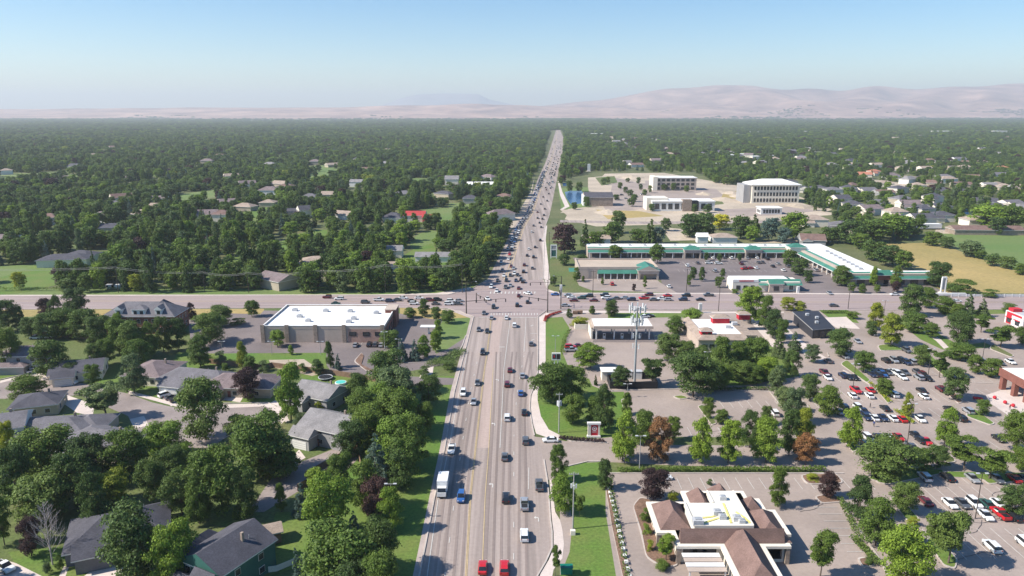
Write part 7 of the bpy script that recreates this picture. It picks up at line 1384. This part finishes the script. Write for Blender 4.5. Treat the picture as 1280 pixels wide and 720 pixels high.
# the woods beyond, one mass: points carrying copies of the crowns
# the blocks just outside the picture, left and right, carry on the same way
for _ in range(900):
    x, y = r.uniform(-330, 420), r.uniform(30, 318); Z = y*math.cos(PITCH)+CH*math.sin(PITCH); sx_ = abs(x)/Z*FP
    v_ = 360+FP*math.tan(math.atan(CH/y)-PITCH)
    if sx_ < 700 and v_ < 775: continue
    if -45 < x < 30 or (x > 0 and r.random() < .82): continue
    k, w_, h_ = attrs(x, y, 9); rest.append((x, y, k, w_, h_, 9))
A = np.array([(q[0], q[1], q[2], q[3], q[4]) for q in rest]); ex = np.array([(x_, y_, r.integers(0, 6), r.uniform(24, 60), r.uniform(9, 17)) for x_, y_, z_ in FOOT for _ in range(3)]); ex[:, 0] += r.uniform(-60, 60, len(ex)); FZ = np.concatenate([np.zeros(len(A)), np.repeat([z_ for _, _, z_ in FOOT], 3)]); A = np.concatenate([A, ex]); me = bpy.data.meshes.new('woodland'); me.vertices.add(len(A)); co = np.zeros((len(A), 3)); co[:, :2] = A[:, :2]; co[:, 2] = FZ-FZ.clip(0, 3); me.vertices.foreach_set('co', co.ravel())
a1 = me.attributes.new('kind', 'INT', 'POINT'); a1.data.foreach_set('value', A[:, 2].astype(np.int32)); a2 = me.attributes.new('size', 'FLOAT_VECTOR', 'POINT'); sz = np.stack([A[:, 3], A[:, 3]*r.uniform(.85, 1.15, len(A)), A[:, 4]], 1); a2.data.foreach_set('vector', sz.ravel())
a3 = me.attributes.new('turn', 'FLOAT_VECTOR', 'POINT'); tn = np.zeros((len(A), 3)); tn[:, 2] = r.uniform(0, 6.28, len(A)); a3.data.foreach_set('vector', tn.ravel()); me.update()
wo = tag(put('woodland', me), kind='stuff'); ng = bpy.data.node_groups.new('woods', 'GeometryNodeTree'); ng.interface.new_socket('Geometry', in_out='INPUT', socket_type='NodeSocketGeometry'); ng.interface.new_socket('Geometry', in_out='OUTPUT', socket_type='NodeSocketGeometry')
gi, go = ng.nodes.new('NodeGroupInput'), ng.nodes.new('NodeGroupOutput'); j = ng.nodes.new('GeometryNodeInstanceOnPoints'); ng.links.new(gi.outputs[0], j.inputs['Points'])
def na(name, ty):
    n = ng.nodes.new('GeometryNodeInputNamedAttribute'); n.data_type = ty; n.inputs['Name'].default_value = name; return n.outputs['Attribute']
sw = ng.nodes.new('GeometryNodeGeometryToInstance'); j.inputs['Pick Instance'].default_value = True
# crowns that stand as real trees in the scene lend their mesh to the mass
lent = {}
for o in scene.objects:
    if o.name.startswith('crown') and o.type == 'MESH': lent.setdefault(o.data.name, o)
for k in range(len(KIND)-1, -1, -1):
    sh, co_ = KIND[k]; me_ = crown_mesh(sh, 0, co_, 1); src = lent.get(me_.name)
    if src is None:      # plant one such tree at the front of the woods
        x = -60-rt.uniform(0, 200); y = Yf+3; o = empty(NMT[sh], (x, y, 0)); tag(o, '%s %s %s standing alone at the verge edge of the woods' % (SHL[sh], CLL[co_], 'tree'), 'tree', 'trees at the verge edge'); src = put('crown', me_, o, (0, 0, .5), None, (7, 7, 8)); put('trunk', trunk_mesh(sh, 0), o, None, None, (6, 6, 8))
    oi = ng.nodes.new('GeometryNodeObjectInfo'); oi.transform_space = 'ORIGINAL'; oi.inputs['Object'].default_value = src; oi.inputs['As Instance'].default_value = True
    ng.links.new(oi.outputs['Geometry'], sw.inputs[0])
ng.links.new(sw.outputs[0], j.inputs['Instance']); ng.links.new(na('kind', 'INT'), j.inputs['Instance Index']); ng.links.new(na('size', 'FLOAT_VECTOR'), j.inputs['Scale']); er = ng.nodes.new('FunctionNodeEulerToRotation'); ng.links.new(na('turn', 'FLOAT_VECTOR'), er.inputs[0]); ng.links.new(er.outputs[0], j.inputs['Rotation'])
ng.links.new(j.outputs[0], go.inputs[0]); wo.modifiers.new('woods', 'NODES').node_group = ng
# ---------------------------------------------------------------- light, air, camera
SUN_EL = R(43); SX, SY = .985, .17
w = bpy.data.worlds.new('World'); scene.world = w; w.use_nodes = True; nt = w.node_tree; bg = nt.nodes['Background']
sky = nt.nodes.new('ShaderNodeTexSky'); sky.sky_type = 'NISHITA'; sky.sun_disc = False; sky.sun_elevation = SUN_EL; sky.sun_rotation = math.atan2(-SX, -SY) % (2*math.pi)
sky.air_density = 1.0; sky.dust_density = .5; sky.ozone_density = 3.0; sky.altitude = 200
hs = nt.nodes.new('ShaderNodeHueSaturation'); hs.inputs['Saturation'].default_value = 1.35; nt.links.new(sky.outputs[0], hs.inputs['Color']); nt.links.new(hs.outputs[0], bg.inputs['Color']); bg.inputs['Strength'].default_value = .106
L = bpy.data.lights.new('sun', 'SUN'); L.energy = 5.0; L.angle = R(.53); L.color = (1, .945, .84); so = bpy.data.objects.new('sun', L); col.objects.link(so)
d = Vector((SX*math.cos(SUN_EL), SY*math.cos(SUN_EL), -math.sin(SUN_EL))); so.rotation_euler = d.to_track_quat('-Z', 'Y').to_euler(); so.location = (-200, -50, 300)
b = MB(); b.box(-23500, 23500, -900, 25600, -12, 660, mt['white']); hz = b.build('haze'); hz['kind'] = 'stuff'; hz.data.materials.clear()
m = bpy.data.materials.new('haze_air'); m.use_nodes = True; nt = m.node_tree; nt.nodes.remove(nt.nodes['Principled BSDF']); v = nt.nodes.new('ShaderNodeVolumePrincipled'); v.inputs['Color'].default_value = (.90, .95, 1.0, 1); v.inputs['Density'].default_value = 8.8e-5; v.inputs['Anisotropy'].default_value = .1
nt.links.new(v.outputs[0], nt.nodes['Material Output'].inputs['Volume']); hz.data.materials.append(m)
cam = bpy.data.cameras.new('camera'); co = bpy.data.objects.new('camera', cam); col.objects.link(co); scene.camera = co; co.location = (0, 0, CH); co.rotation_euler = (math.pi/2-PITCH, 0, 0)
cam.sensor_width = 36; cam.lens = 36*FP/1280; cam.clip_end = 80000; cam.clip_start = 1
scene.view_settings.view_transform = 'Standard'; scene.view_settings.look = 'None'; scene.view_settings.gamma = 1; scene.view_settings.exposure = 0.62
cy = scene.cycles; cy.max_bounces = 4; cy.diffuse_bounces = 2; cy.glossy_bounces = 2; cy.transmission_bounces = 2; cy.transparent_max_bounces = 4; cy.volume_bounces = 0; cy.use_denoising = True; cy.volume_max_steps = 64
cy.caustics_reflective = False; cy.caustics_refractive = False; cy.sample_clamp_indirect = 4
